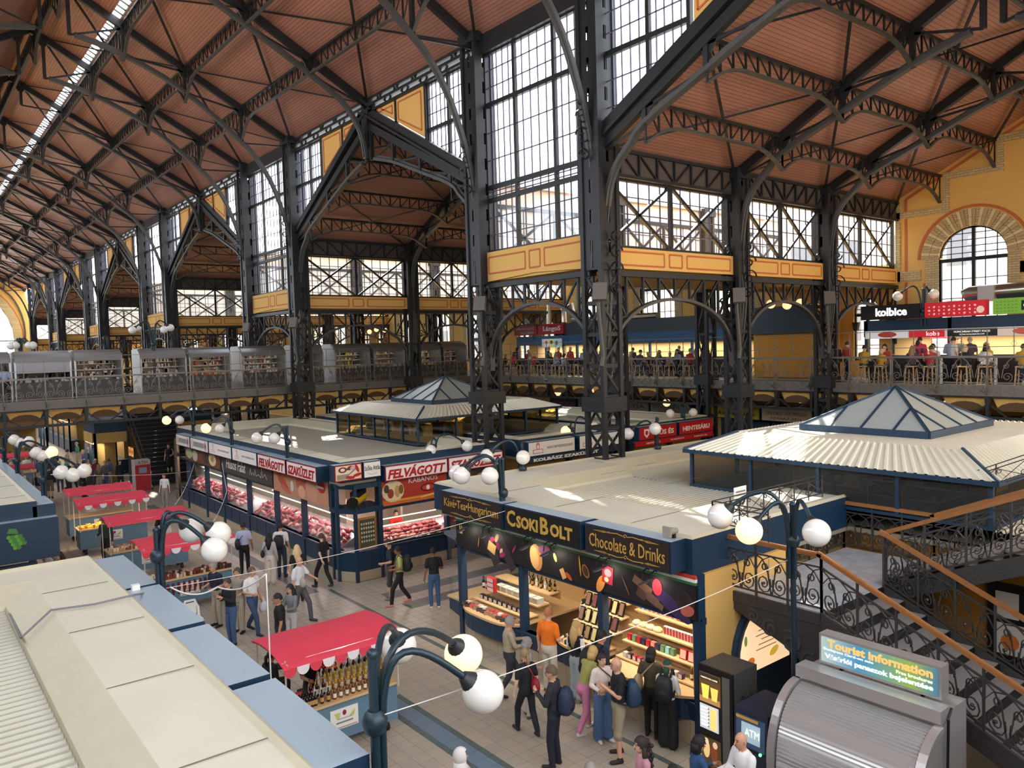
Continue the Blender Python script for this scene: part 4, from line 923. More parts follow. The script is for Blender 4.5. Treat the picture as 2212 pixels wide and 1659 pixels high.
# ---- goods
BG = {}
def bottle(kind):
    """tall bottle as body, label and cap"""
    if kind in BG: return dup(BG[kind][0]) if BG[kind][1] else BG[kind][0]
    col, lab, cap, r, h = {'wine': ((22, 26, 24), (225, 220, 205), (30, 26, 26), .037, .3), 'red': ((60, 14, 18), (220, 214, 200), (150, 24, 30), .037, .3), 'clear': ((200, 204, 196), (240, 240, 236), (190, 190, 186), .036, .28), 'gold': ((190, 142, 50), (228, 218, 190), (206, 180, 110), .036, .29), 'amber': ((120, 62, 24), (232, 224, 205), (200, 176, 120), .033, .25), 'pale': ((196, 180, 90), (236, 232, 214), (70, 70, 66), .034, .28), 'dark': ((30, 20, 18), (190, 150, 90), (20, 20, 20), .034, .26)}[kind]
    b = MB(); b.lathe([(r * .9, 0), (r, .01), (r, h * .58), (r * .85, h * .66), (r * .36, h * .76), (r * .33, h * .92)], 10); o = b.build('bottle', mat('bottle_' + kind, col, .12, coat=.4), None, .7)
    b = MB(); b.lathe([(r * 1.03, h * .16), (r * 1.03, h * .46)], 10); b.build('label', mat('blabel_' + kind, lab, .6), o, False, False); b = MB(); b.lathe([(r * .42, h * .88), (r * .42, h)], 8); b.build('cap', mat('bcap_' + kind, cap, .35, .3), o, False, False)
    o['category'] = 'bottle'; BG[kind] = [o, 1]; return dup(o)
def cleanup_bottles():
    for k, (o, _) in BG.items():
        for c in list(o.children): bpy.data.objects.remove(c)
        bpy.data.objects.remove(o)
def put_bottle(kind, x, y, z, label, group): o = bottle(kind); o.location = (x, y, z); o.rotation_euler.z = random.random() * 6; tag(o, label, 'bottle', group); return o
GM = {}
def gbox(w, d, h, rgb, x, y, z, name, label, cat, group, rz=0., tilt=0., face=None):
    k = (w, d, h, rgb, face)
    if k not in GM:
        b = MB(); b.box(-d / 2, d / 2, -w / 2, w / 2, 0, h); f = MB()
        if face: f.quad([(-d / 2 - .002, w * .42, h * .1), (-d / 2 - .002, -w * .42, h * .1), (-d / 2 - .002, -w * .42, h * .92), (-d / 2 - .002, w * .42, h * .92)])
        GM[k] = (b.mesh(mat('box_%d_%d_%d' % rgb, rgb, .5)), f.mesh(pm(face)) if face else None)
    o = link(name, GM[k][0]); o.location = (x, y, z); o.rotation_euler = (0, tilt, rz); tag(o, label, cat, group)
    if face: link('printed_face', GM[k][1], o, False)
    return o
for k, row in enumerate(('drop', 'tin', 'mix', 'gift', 'top')):
    pass
SH3 = lambda k: (11.5 + .2 * k, 1.0 + .27 * k)
L3 = {4: ['wine'] * 10 + ['pale'] * 8 + ['clear'] * 3, 3: ['clear'] * 6 + ['gold'] * 1, 2: ['gold'] * 6, 1: ['amber'] * 9, 0: ['amber'] * 6}
x, z = SH3(4)
for i, kd in enumerate(L3[4]): put_bottle(kd, x - .02, 11.0 - i * .1, z, 'bottle on the top shelf of the chocolate shop drinks wall', 'bottles on the top drinks shelf')
x, z = SH3(3)
for i in range(8): gbox(.09, .09, .15, (232, 228, 226), x - .02, 11.0 - i * .12, z, 'gift_tin', 'white printed gift tin on the upper shelf of the drinks wall', 'tin', 'white tins on the drinks wall', 0, 0, (190, 110, 110) if i > 1 else (120, 130, 170))
for i in range(2): gbox(.24, .03, .2, ((150, 60, 50), (60, 80, 150))[i], x - .03, 9.95 - i * .4, z, 'picture_box', ('reddish flat picture box on the drinks wall', 'blue flat picture box on the drinks wall')[i], 'box', None, 0, .2, ((196, 140, 90), (110, 130, 190))[i])
gbox(.22, .02, .24, (236, 234, 228), x - .1, 9.35, z - .05, 'printed_card', 'white printed card leaning on the drinks wall', 'card', None, 0, .2, (210, 205, 190))
for i in range(4): put_bottle('clear', x, 9.18 - i * .09, z, 'clear bottle on the upper shelf beside the white card', 'clear bottles beside the white card')
x, z = SH3(2)
for i in range(4):
    b = MB(); b.lathe([(.03, 0), (.09, .015), (.1, .05), (.06, .09)], 10); o = b.build('painted_dish', mat('dish_%d' % (i % 2), ((226, 190, 170), (236, 216, 150))[i % 2], .4)); o.location = (x - .02, 10.98 - i * .19, z); tag(o, 'small pastel painted dish on the middle shelf of the drinks wall', 'dish', 'pastel dishes on the drinks wall')
for i in range(14): gbox(.07, .06, .17, (232, 226, 222), x - .02 - .0 * i, 10.2 - i * .075, z, 'white_carton', 'slim white carton in the row on the middle shelf of the drinks wall', 'carton', 'slim white cartons on the drinks wall', 0, 0, (170, 60, 60))
for i in range(3): put_bottle('gold', x, 9.12 - i * .1, z, 'golden bottle on the middle shelf beside the white cartons', 'golden bottles on the middle shelf')
x, z = SH3(1)
for i in range(10): c = random.choice([(120, 170, 170), (150, 30, 40), (40, 36, 60), (90, 120, 90), (200, 120, 110)]); gbox(.1, .08, .13, c, x - .02, 10.98 - i * .125, z, 'sweet_box', 'small coloured sweet box on the second shelf of the drinks wall', 'box', 'small coloured sweet boxes', 0, 0, tuple(min(255, int(v * 1.4)) for v in c))
for i in range(3): gbox(.16, .05, .2, (176, 38, 36), x - .03, 9.6 - i * .2, z, 'red_box', 'red gift box on the second shelf of the drinks wall', 'box', 'red gift boxes on the drinks wall', 0, .15, (230, 190, 170))
for i in range(2): put_bottle('amber', x, 9.02 - i * .09, z, 'amber bottle on the second shelf beside the red boxes', 'amber bottles on the second shelf')
x, z = SH3(0)
for i in range(12): gbox(.09, .09, .1, random.choice([(30, 26, 40), (70, 50, 90), (200, 190, 190), (160, 30, 50)]), x - .05, 10.9 - i * .13, z, 'chocolate_box', 'little chocolate box on the lowest shelf of the drinks wall', 'box', 'little boxes on the lowest shelf', 0, 0, (220, 214, 210))
for i in range(5): put_bottle('amber', x + .04, 9.3 - i * .085, z, 'amber bottle on the lowest shelf of the drinks wall', 'amber bottles on the lowest shelf')
for k in range(3):                     # gift boxes in the middle bay
    xx = 11.42 + .22 * k; zz = 1.05 + .27 * k
    for i in range(6): gbox(.13, .05, .3, (24, 20, 24), xx, 12.42 - i * .2, zz, 'gift_carton', 'black tilted gift carton with a window in the middle bay rows', 'carton', 'black gift cartons', 0, .35, random.choice([(150, 120, 80), (110, 60, 64), (190, 184, 130), (130, 100, 84)]))
for i in range(11): put_bottle('wine' if i % 3 else 'clear', 12.1, 12.5 - i * .11, 1.86, 'bottle on the top shelf above the black gift cartons', 'bottles above the gift cartons')
for i in range(7): gbox(.1, .1, .07, random.choice([(190, 40, 60), (30, 26, 30), (210, 190, 180)]), 11.12, 12.5 - i * .18, .95, 'candy_pack', 'small candy pack on the ledge of the middle bay', 'pack', 'candy packs on the middle ledge', random.random())
for i in range(26): c = random.choice([(60, 40, 36), (220, 200, 190), (190, 60, 60), (140, 100, 80), (36, 30, 30)]); gbox(.13, .09, .07, c, 10.95 + .16 * (i // 13) + random.random() * .05, 15.95 - (i % 13) * .16, .95, 'sweet_pouch', 'small sweet pouch on the curved counter of the chocolate shop', 'pouch', 'sweet pouches on the curved counter', random.random(), 0, tuple(min(255, v + 40) for v in c))
for i in range(10): gbox(.14, .1, .1, (46, 34, 34), 11.45, 15.8 - i * .19, 1.05, 'praline_box', 'dark praline box with price tag on the first step behind the curved counter', 'box', 'praline boxes', 0, 0, (200, 196, 190))
for i in range(7): gbox(.2, .2, .14, (206, 204, 196), 11.8, 15.5 - i * .24, 1.25, 'sweet_tray', 'clear tray of wrapped sweets behind the curved counter', 'tray', 'sweet trays', 0, 0, (180, 160, 130))
for i in range(16): put_bottle('dark' if i % 4 else 'clear', 12.2 + .1 * (i % 2), 15.2 - i * .08, 1.45, 'small dark bottle behind the trays of the chocolate shop', 'bottles behind the sweet trays')
for i in range(2): put_bottle('wine', 11.6, 15.95 - i * .14, 1.25, 'wine bottle beside the red sweet stand', 'two wine bottles by the red stand')
for k in range(3): gbox(.3, .1, .12, (180, 36, 40), 11.55, 15.55, 1.25 + .12 * k, 'red_sweet_stand', 'red stacked sweet pack on the stand behind the curved counter', 'pack', 'red stacked sweet packs', 0, 0, (236, 200, 190))
# ---- meat shop
t, G, bx = shopfront('meat_shop', 'long blue butcher shop front with lit meat counters facing the carts', 'y', 11.1, 23.0, 40.3, [23.35, 25.8, 28.25, 31.1, 34.05, 36.4, 39.2], .95, 2.3, plinth=.3)
meat = t
def litstrip(parent, p, q, r, col, e): b = MB(); b.tube([p, q], r, 6); b.build('light_tube', mat('tube_%d_%d_%d' % col, col, .5, emit=e), parent)
b = MB(); b.box(14.1, 14.18, 24.3, 40.2, 0, 3.1); b.build('back_wall', mat('shop_tile_wall', (196, 186, 170), .5), t)
dc = thing('meat_counter', 'long glass meat counter lit pink behind the butcher windows', 'counter', (11.6, 32, 0)); b = MB(); b.prism([(11.25, .3), (12.2, .3), (12.2, 1.35), (11.95, 1.3), (11.3, .95), (11.25, .9)], 1, 23.4, 40.); b.build('body', mat('counter_steel', (176, 170, 168), .3, .5), dc)
litstrip(dc, (12.1, 23.6, 1.62), (12.1, 40., 1.62), .02, (255, 224, 170), 5)
for y in (24.6, 27, 29.7, 32.5, 35.3, 38): lamp_area(dc, (12., y, 2.2), .4, 2, 26, (1, .72, .74))
for y0, y1, nm, items in ((39.2, 34.1, 'vegetable', [('r', 0, 0, 5., .66, 0, (120, 70, 50)), ('e', -1.9, 0, .5, .26, 0, (170, 190, 140)), ('e', -1.0, -.05, .4, .26, 0, (200, 190, 170)), ('e', .6, 0, .4, .3, 0, (70, 60, 50)), ('e', 1.5, 0, .5, .28, 0, (220, 210, 180)), ('e', 1.5, 0, .22, .12, 0, (190, 140, 60)), ('r', 0, .38, 5., .1, 0, (230, 90, 40))]),
                          (34.0, 28.3, 'grey', [('r', 0, 0, 5.6, .7, 0, (66, 62, 62))]), (28.2, 23.5, 'meat', [('r', 0, 0, 4.6, .9, 0, (196, 140, 110)), ('e', -1.6, .1, .5, .12, -.3, (190, 90, 64)), ('e', -1.4, -.1, .5, .12, -.3, (176, 80, 56)), ('e', -1.2, -.28, .5, .1, -.2, (196, 104, 76)), ('e', .3, .15, .6, .3, .2, (186, 92, 70)), ('e', .2, -.2, .3, .22, 0, (224, 170, 140)), ('e', 1.0, -.1, .5, .3, -.4, (206, 150, 124)), ('e', 1.8, .15, .3, .2, 0, (170, 40, 50)), ('e', -.6, -.1, .14, .2, 0, (200, 210, 190))])):
    b = MB(); zc = 2.75; hh = .42 if nm == 'meat' else .36; b.box(11.0, 11.04, y1, y0, zc - hh, zc + hh); p = b.build('shop_poster', pm((66, 62, 62)), t); printed(p, (11.0, (y0 + y1) / 2, zc), EXW, ZU, items)
    if nm == 'grey': letter('Húsos Falat', .5, PAPER, (10.99, 32.2, 2.8), EXW, ZU, p, width=2.3, height=.42, shear=.3)
    if nm == 'grey':
        b = MB(); sk_ = [(0, 0), (.1, .25), (.2, 0), (.35, .12), (.5, .02), (.6, .3), (.7, .02), (.95, .1), (1.2, 0), (1.3, .4), (1.36, .02), (1.6, .18), (1.8, 0)]; b.strip([Vector((10.985, 30.6 - u, 2.6 + z)) for u, z in sk_], .006, .02, (1, 0, 0)); b.build('skyline_drawing', PAPER, p)
    if nm == 'meat': letter('PÉNPOSTA', .12, PAPER, (10.98, 24.1, 2.9), EXW, ZU, p, width=.5)
for k, (a, c, s) in enumerate(((39.1, 36.95, ''), (36.85, 34.35, ''), (34.25, 31.45, 'AG'), (31.35, 28.7, 'AG'), (28.6, 26.0, 'FELVÁGOTT'), (25.9, 23.5, 'SZAKÜZLET'))):
    sb, cc, ex, L = signbox(('white sign with grey band and pink emblems at the far end of the meat shop', 'white sign with grey band next to the pink logo signs', 'white sign with pink logo over the meat shop, beside the grey banded signs', 'white sign with pink logo over the meat shop, beside the red cold cuts sign', 'white sign with red word for cold cuts facing the carts', 'white sign with red word for specialist shop facing the carts')[k], (10.6, a), (10.6, c), 3.15, 3.68, (-1, 0), None, PAPER, .42, RED if k > 3 else None)
    if k < 2: printed(sb, cc, ex, ZU, [('r', 0, 0, L * .6, .22, 0, (150, 146, 146)), ('e', -L * .38, 0, .2, .2, 0, (222, 190, 190)), ('e', L * .36, 0, .2, .22, 0, (222, 180, 184)), ('e', L * .36, 0, .08, .12, 0, (60, 60, 90))])
    elif k < 4: printed(sb, cc, ex, ZU, [('r', -L * .3, -.1, .42, .1, 0, (226, 150, 160)), ('r', -L * .3, -.1, .36, .06, 0, (232, 230, 224)), ('e', -L * .3, .08, .09, .12, 0, (226, 150, 160)), ('e', -L * .3, .06, .06, .07, 0, (232, 230, 224))]); letter('AGROCORP KERESKEDELMI RT', .1, mat('faint_grey', (170, 170, 176), .7), cc + ex * L * .16, ex, ZU, sb, width=L * .5)
    else: letter(s, .5, RED, cc, ex, ZU, sb, width=L * .9, height=.38, shear=.2, bold=.02)
# return front along the cross aisle
t, G, bx = shopfront('meat_shop_return', 'blue butcher shop front with red sausage poster facing the cross aisle', 'x', 22.65, 12.3, 17.3, [12.36, 15.0, 17.2], .95, 2.15, plinth=.35)
b = MB(); b.box(12.4, 14.95, 22.55, 22.6, 2.25, 3.12); p = b.build('sausage_poster', pm((176, 52, 36)), t)
printed(p, (13.68, 22.55, 2.69), (1, 0, 0), ZU, [('r', 0, -.34, 2.5, .18, 0, (206, 110, 50)), ('e', -.85, .02, .42, .36, 0, (226, 206, 170)), ('e', -.95, -.05, .12, .16, 0, (150, 60, 40)), ('e', -.7, .0, .1, .2, 0, (196, 150, 90)), ('e', -.55, .05, .09, .16, 0, (120, 90, 40)), ('e', -1.1, .12, .1, .14, 0, (70, 60, 40)), ('e', .5, -.02, .3, .14, 0, (70, 20, 20)), ('e', .5, -.02, .24, .1, 0, (196, 60, 50)), ('e', .5, -.02, .07, .08, 0, (240, 230, 230)), ('r', -.2, -.3, 1.4, .03, 0, (230, 190, 80)), ('r', .6, -.28, .8, .06, .1, (230, 200, 90))])
letter('KABANOS', .25, PAPER, (14.0, 22.54, 2.98), (1, 0, 0), ZU, p, width=1.15, height=.17)
b = MB(); b.box(15.1, 17.1, 22.55, 22.6, 2.25, 3.12); p = b.build('salami_poster', pm((50, 44, 44)), t); printed(p, (16.1, 22.55, 2.69), (1, 0, 0), ZU, [('e', -.6, -.1, .2, .3, .3, (150, 84, 70)), ('e', -.1, .0, .14, .4, .3, (90, 40, 36)), ('e', .3, -.05, .2, .25, 0, (176, 110, 96)), ('e', .7, .1, .2, .3, 0, (120, 60, 50))])
dc2 = thing('meat_counter', 'glass meat counter with glowing rail facing the cross aisle', 'counter', (14, 23.2, 0)); b = MB(); b.prism([(22.8, .3), (23.8, .3), (23.8, 1.3), (23.5, 1.3), (22.85, .95), (22.8, .9)], 0, 12.4, 17.1); b.build('body', mat('counter_steel', (176, 170, 168), .3, .5), dc2)
litstrip(dc2, (12.45, 23., 1.5), (14.95, 23., 1.5), .022, (255, 214, 150), 6); litstrip(dc2, (12.45, 23.3, 1.66), (14.95, 23.3, 1.66), .018, (255, 224, 170), 5)
for x in (13.6, 16): lamp_area(dc2, (x, 23.4, 2.1), 2, .4, 26, (1, .72, .74))
b = MB(); b.box(12.4, 17.1, 25.1, 25.16, 0, 3.1); b.build('back_wall', mat('shop_tile_wall', (196, 186, 170), .5), t)
for p_, q_, s, lab, fc, rim in (((12.4, 22.3), (14.85, 22.3), 'FELVÁGOTT', 'white sign with red word for cold cuts facing the cross aisle', PAPER, RED), ((14.86, 22.3), (17.25, 22.3), 'SZAKÜZLET', 'white sign with red word for specialist shop facing the cross aisle', PAPER, RED), ((11.66, 22.35), (12.3, 22.35), 'Szőke Attila', 'small white name plate sign on the meat shop corner', PAPER, None), ((10.66, 22.35), (11.62, 22.35), '', 'cream sign with painted sausages on the meat shop corner', mat('sign_cream', (226, 214, 180), .6), RED)):
    sb, cc, ex, L = signbox(lab, p_, q_, 3.1 if L > 0 and len(s) > 8 and s[0] != 'S' or s == 'SZAKÜZLET' else 3.3, 3.62 if s in ('FELVÁGOTT', 'SZAKÜZLET') else 3.83, (0, -1), None, fc, .3, rim)
    if s in ('FELVÁGOTT', 'SZAKÜZLET'): letter(s, .5, RED, cc, ex, ZU, sb, width=L * .92, height=.38, shear=.25, bold=.02)
    elif s: letter(s, .2, BLACK, cc + ZV * .06, ex, ZU, sb, width=L * .85, height=.16); printed(sb, cc, ex, ZU, [('r', -.14 + .07 * i, -.12 - .03 * math.sin(i * .8), .05, .02, -.4 + .2 * i, (150, 150, 156)) for i in range(5)])
    else: printed(sb, cc, ex, ZU, [('e', -.2, .1, .15, .09, 0, (120, 30, 36)), ('e', -.2, .1, .08, .05, 0, (230, 210, 200)), ('e', .05, .14, .12, .06, .3, (80, 70, 40)), ('e', .16, .12, .1, .08, 0, (216, 160, 170)), ('r', -.2, -.12, .4, .16, 0, (150, 140, 120)), ('e', .1, 0, .25, .02, .6, (120, 120, 126)), ('e', .3, .1, .05, .14, .4, (170, 24, 30)), ('e', .3, -.1, .16, .05, .2, (170, 24, 30)), ('e', .05, -.16, .16, .05, -.1, (180, 30, 30))])
n_ = thing('neon_sign', 'glowing pink round neon sign on the butcher front', 'neon sign', (15.1, 22.25, 2.6)); b = MB(); b.box(14.95, 15.45, 22.2, 22.62, 2.3, 2.75); b.build('case', BLACK, n_)
printed(n_, (15.2, 22.2, 2.52), (1, 0, 0), ZU, [('r', 0, -.04, .46, .22, 0, (238, 170, 236)), ('e', 0, .03, .2, .2, 0, (240, 150, 226)), ('e', 0, .03, .15, .15, 0, (250, 226, 250)), ('e', .0, .0, .06, .08, 0, (230, 40, 60)), ('r', 0, -.06, .4, .06, 0, (170, 90, 190))], e=1.6); letter('KABANOS', .1, pm((240, 90, 200), 1.6), (15.2, 22.18, 2.64), (1, 0, 0), ZU, n_, width=.26)
# corner kiosk with the heater
ck = thing('corner_kiosk', 'blue glazed corner kiosk of the meat shop with garlic board inside', 'kiosk', (11.6, 22.6, 0))
q = [(11.0, 23.3), (11.0, 22.95), (11.35, 22.4), (12.25, 22.4), (12.3, 22.7), (12.3, 23.3)]
for z0, z1, mt, nm in ((.01, .33, PLINTH, 'plinth'), (.33, .95, BLUE, 'base'), (2.2, 2.36, BLUE, 'ledge'), (2.98, 3.12, BLUE, 'head')): b = MB(); b.prism(q if nm != 'ledge' else [(11.6 + (x - 11.6) * 1.12, 22.85 + (y - 22.85) * 1.15) for x, y in q], 2, z0, z1); b.build(nm, mt, ck)
for x, y in q[:5]: b = MB(); b.box(x - .05, x + .05, y - .05, y + .05, .0, 3.1); b.build('post', BLUE, ck)
for (a, c), (d, e) in zip(q[:4], q[1:5]): b = MB(); b.quad([(a, c, .95), (d, e, .95), (d, e, 2.2), (a, c, 2.2)]); b.build('glass_pane', SGLASS, ck)
b = MB(); b.box(11.5, 12.15, 22.55, 22.6, 1.0, 2.0); p = b.build('garlic_board', mat('board_wood', (196, 140, 60), .6), ck); b = MB(); b.box(11.56, 12.09, 22.53, 22.55, 1.06, 1.94); b.build('board_face', pm((92, 84, 66)), ck)
for i in range(6):
    for k in range(5):
        g = MB(); g.ball((0, 0, 0), (.03, .025, .04), 7, 5); o = g.build('garlic_bulb', mat('garlic', (226, 218, 196), .6)) if not GM.get('garlic') else link('garlic_bulb', GM['garlic']); GM['garlic'] = o.data; o.location = (11.61 + .085 * i, 22.51, 1.25 + .14 * k); tag(o, 'white garlic bulb on the board in the corner kiosk', 'garlic', 'garlic bulbs on the board')
hb = thing('space_heater', 'yellow and black cannon heater on the corner kiosk ledge', 'heater', (11.5, 22.6, 2.36)); ax = Vector((-.75, -.6, -.12)).normalized(); c0 = Vector((11.75, 22.75, 2.66))
b = MB(); b.tube([c0 - ax * .1, c0 + ax * .62], .17, 14); b.build('barrel', mat('heater_yellow', (196, 160, 36), .4), hb); b = MB(); b.tube([c0 + ax * .6, c0 + ax * .72], [.175, .185], 14); b.tube([c0 + ax * .725, c0 + ax * .73], .16, 14); b.build('muzzle', BLACK, hb)
b = MB(); b.beam(c0 + Vector((0, 0, .2)) - ax * .1, c0 + Vector((0, 0, .2)) + ax * .5, .3, .16); b.build('hood', BLACK, hb); b = MB()
for e in (0, .5): b.tube([c0 + ax * e + Vector((.1, -.12, -.1)), c0 + ax * e + Vector((.12, -.16, -.3))], .015, 5); b.tube([c0 + ax * e + Vector((-.1, .12, -.1)), c0 + ax * e + Vector((-.12, .16, -.3))], .015, 5)
b.build('stand_legs', BLACK, hb)
# ---- meat
MEATC = [(206, 116, 124), (176, 66, 76), (222, 148, 148), (150, 44, 54), (226, 170, 164), (190, 92, 96)]
def meatmesh(i):
    r = random.Random(i); b = MB()
    if i % 3 == 2: b.tube([(-.1, 0, .03), (-.05, .03, .04), (.05, .03, .04), (.1, 0, .03)], .028, 7)
    else:
        b.ball((0, 0, .035), (.09, .065, .04), 9, 6); b.v = [(x * (1 + r.uniform(-.15, .15)), y * (1 + r.uniform(-.15, .15)), z * (1 + r.uniform(-.1, .2))) for x, y, z in b.v]
    return b.mesh(mat('meat_%d' % (i % 6), MEATC[i % 6], .3, 0, .25, 30., coat=.3), True)
MM = [meatmesh(i) for i in range(12)]
def meat_piece(x, y, z, sl, s, label, group):
    o = link('meat_piece', random.choice(MM)); o.location = (x, y, z); o.rotation_euler = (random.uniform(-.3, .3), sl, random.random() * 6.3); k = s * random.uniform(.8, 1.35); o.scale = (k, k, k); tag(o, label, 'meat', group)
for i in range(54):
    for k in range(4):
        if 216 <= i * 4 + k: break
        y = 23.65 + i * .305
        if 31.2 < y < 32.6: continue
        meat_piece(11.38 + .15 * k + random.uniform(-.03, .03), y + random.uniform(-.06, .06), 1.0 + .09 * k, -.5, 1.5, 'piece of raw pink meat in the long butcher counter', 'meat pieces in the long counter')
for i in range(22):
    for k in range(4):
        x = 12.5 + i * .115
        meat_piece(x + random.uniform(-.03, .03), 22.92 + .14 * k, .98 + .085 * k, 0, 1.15, 'piece of raw meat in the counter facing the cross aisle', 'meat pieces in the cross aisle counter')
for i in range(3): gbox(.5, .35, .16, (206, 30, 44), 15.5 + i * .55, 23.1, 1.25, 'red_crate', 'red plastic crate on the cross aisle meat counter', 'crate', 'red crates on the meat counter', 1.57)
# ---- sausage shop and red sign block behind the columns
t, G, bx = shopfront('sausage_shop', 'dim shop front below the grey logo signs behind the tall column', 'x', 22.7, 18.4, 23.3, [18.45, 20.9, 23.25], .95, 2.3, plinth=.3)
b = MB(); b.box(18.4, 23.3, 22.3, 22.36, 2.98, 3.2); p = b.build('fascia_board', BLUE, t); letter('KOLBÁSZ SZAKÜZLET', .2, PAPER, (20.4, 22.29, 3.09), (1, 0, 0), ZU, p, width=3.4, height=.15, bold=.01)
for k, (a, c) in enumerate(((18.44, 20.83), (21.05, 23.3))):
    sb, cc, ex, L = signbox(('white sign with red outlined logo beside the tall columns', 'white sign with red outlined logo half hidden by a tall column')[k], (a, 22.3), (c, 22.3), 3.22, 3.78, (0, -1), None, PAPER, .3); printed(sb, cc, ex, ZU, [('r', -L * .3, -.1, .5, .16, 0, (206, 110, 120)), ('r', -L * .3, -.1, .44, .11, 0, (232, 230, 224)), ('e', -L * .3, .1, .09, .14, 0, (206, 110, 120)), ('e', -L * .3, .07, .055, .08, 0, (232, 230, 224))]); letter('AGROCORP KERESKEDELMI RT', .1, mat('sign_grey', (130, 130, 136), .7), cc + ex * L * .17, ex, ZU, sb, width=L * .56, height=.1)
t, G, bx = shopfront('butcher_shop', 'dim shop front below the red butcher signs', 'x', 22.7, 24.4, 29.5, [24.45, 27, 29.45], .95, 2.3, plinth=.3)
b = MB(); b.box(24.3, 29.5, 22.3, 22.36, 2.98, 3.2); p = b.build('fascia_board', RED, t)
for i, s in enumerate(('SERTÉSHÚS', 'BORJÚHÚS', 'MARHAHÚS')): letter(s, .1, PAPER, (25.4 + 1.6 * i, 22.29, 3.09), (1, 0, 0), ZU, p, width=.9, height=.09)
for a, c, s, lab in ((24.5, 26.95, 'HÚS ÉS', 'red sign with white emblem and words facing the cross aisle'), (27.1, 29.5, 'HENTESÁRU', 'red sign with white word for butcher goods')):
    sb, cc, ex, L = signbox(lab, (a, 22.3), (c, 22.3), 3.22, 3.8, (0, -1), None, RED, .3); letter(s, .3, PAPER, cc + ex * (.4 if s[0:2] == 'HÚ' else 0), ex, ZU, sb, width=L * (.5 if s[0:2] == 'HÚ' else .78), height=.26, bold=.008)
    if s[0:2] == 'HÚ': printed(sb, cc - ex * .75, ex, ZU, [('p', [(-.16, .18), (.16, .18), (.16, -.05), (0, -.2), (-.16, -.05)], (236, 226, 220)), ('e', 0, .02, .09, .1, 0, (178, 24, 36))])
# sign boxes along the near left block
for k, (a, c) in enumerate(((15.4, 13.1), (13.0, 10.75), (10.6, 8.45), (8.3, 6.15))):
    sb, cc, ex, L = signbox(('blue topped sign box behind the lamp by the smallest gap', 'blue topped sign box beside the lamp with the grey cable', 'blue topped sign box next to the bottle cart', 'blue topped sign box at the foot of the large three globe lamp')[k], (3.16, a), (3.16, c), 3.28, 3.82, (1, 0), 'blue sign boxes on the left block', BLUE, .5)
b = MB(); b.box(2.66, 3.16, 22.7, 40, 3.2, 3.72); sb = tag(b.build('sign_box', [BLUE]), 'long dark blue fascia of the grape sign block facing the carts', 'sign'); b = MB(); b.box(2.66, 3.14, 22.9, 39.9, 3.72, 3.74); b.build('blue_top', BLUEL, sb)
t, G, bx = shopfront('grape_stall', 'dark blue stall front with grape emblem facing the near aisle', 'x', 22.75, -3, 2.7, [-2.9, 0, 2.6], .9, 2.2, plinth=.1, glass_=False)
sb, cc, ex, L = signbox('dark blue fascia with a green grape emblem', (-3, 22.4), (3.16, 22.4), 2.45, 3.45, (0, -1), None, BLUE, .3)
printed(sb, (2.25, 22.38, 3.0), (1, 0, 0), ZU, [('e', -.16 + .08 * (i % 4) + .04 * (i // 4), .1 - .09 * (i // 4), .05, .05, 0, ((86, 150, 50), (64, 122, 40))[i % 2]) for i in range(14)] + [('p', [(-.2, .2), (.05, .16), (.0, .3), (-.15, .32)], (60, 120, 60))])
# ================================================================== LAMPS
def pD(px, py, d): v = ray(px, py); v = v / np.linalg.norm(v) * d; return Vector((v[0], v[1], H + v[2]))
def dist(p): return (Vector(p) - Vector((0, 0, H))).length
GLOBE = mat('globe_white', (232, 230, 226), .15, coat=.6); GLOBEL = mat('globe_lit', (255, 226, 186), .3, emit=1.0, ecol=(255, 206, 150))
GLOBEM = {}
def globe_lamp(label, base, ztop, globes, group='globe lamps', col=None, zc=None, r=.2, near=False):
    """blue post with a collar, arched arms and round globes; globes: (position, lit)"""
    base = Vector(base); zc = zc or base.z + (ztop - base.z) * .45; m = col or LAMPBLUE; n = 10 if near else 6
    t = thing('globe_lamp', label, 'lamp', base, 0, group)
    b = MB(); b.tube([base, Vector((base.x, base.y, ztop))], .045, n); b.ball((base.x, base.y, ztop), .055, n, 6); b.build('post', m, t, .7)
    b = MB(); b.lathe([(.055, 0), (.09, .03), (.11, .08), (.115, .14), (.09, .19), (.06, .22)], n + 4, (base.x, base.y, zc)); b.build('collar', m, t, .6); b = MB(); b.lathe([(.09, 0), (.09, .04), (.05, .08)], n, (base.x, base.y, base.z)); b.build('foot', m, t, .6)
    for k, (g, lit) in enumerate(globes):
        g = Vector(g); h = Vector((g.x - base.x, g.y - base.y, 0)); L = h.length or 1e-3; u = h / L
        end = g + (-u * .72 + ZV * .7).normalized() * (r + .02); P0 = Vector((base.x, base.y, zc + .1)) + u * .07; P1 = Vector((base.x, base.y, max(ztop + .35, g.z + .75))) + u * .1; P2 = end + (-u * .9 + ZV * .8).normalized() * .42 * min(1.3, max(.5, L))
        q = 12 if near else 8; pts = [P0 * (1 - s) ** 3 + P1 * 3 * s * (1 - s) ** 2 + P2 * 3 * s * s * (1 - s) + end * s ** 3 for s in [i / q for i in range(q + 1)]]
        b = MB(); b.tube([Vector((base.x, base.y, zc - .5)) + u * .07, P0], .03, n); b.tube(pts, .034, n); b.build('arm', m, t, .7)
        ax = (end - g).normalized(); b = MB(); b.tube([g + ax * (r * .8), g + ax * (r * .98), end + ax * .05], [r * .52, r * .45, .05], 14 if near else 8); b.build('cap', mat('cap_dark', (36, 40, 44), .5), t, .7)
        key = (r, lit, near)
        if key not in GLOBEM: b = MB(); b.ball((0, 0, 0), r, 28 if near else 14, 18 if near else 10); GLOBEM[key] = b.mesh(GLOBEL if lit else GLOBE, True)
        o = link('globe', GLOBEM[key], t, False); o.location = g - base
    return t
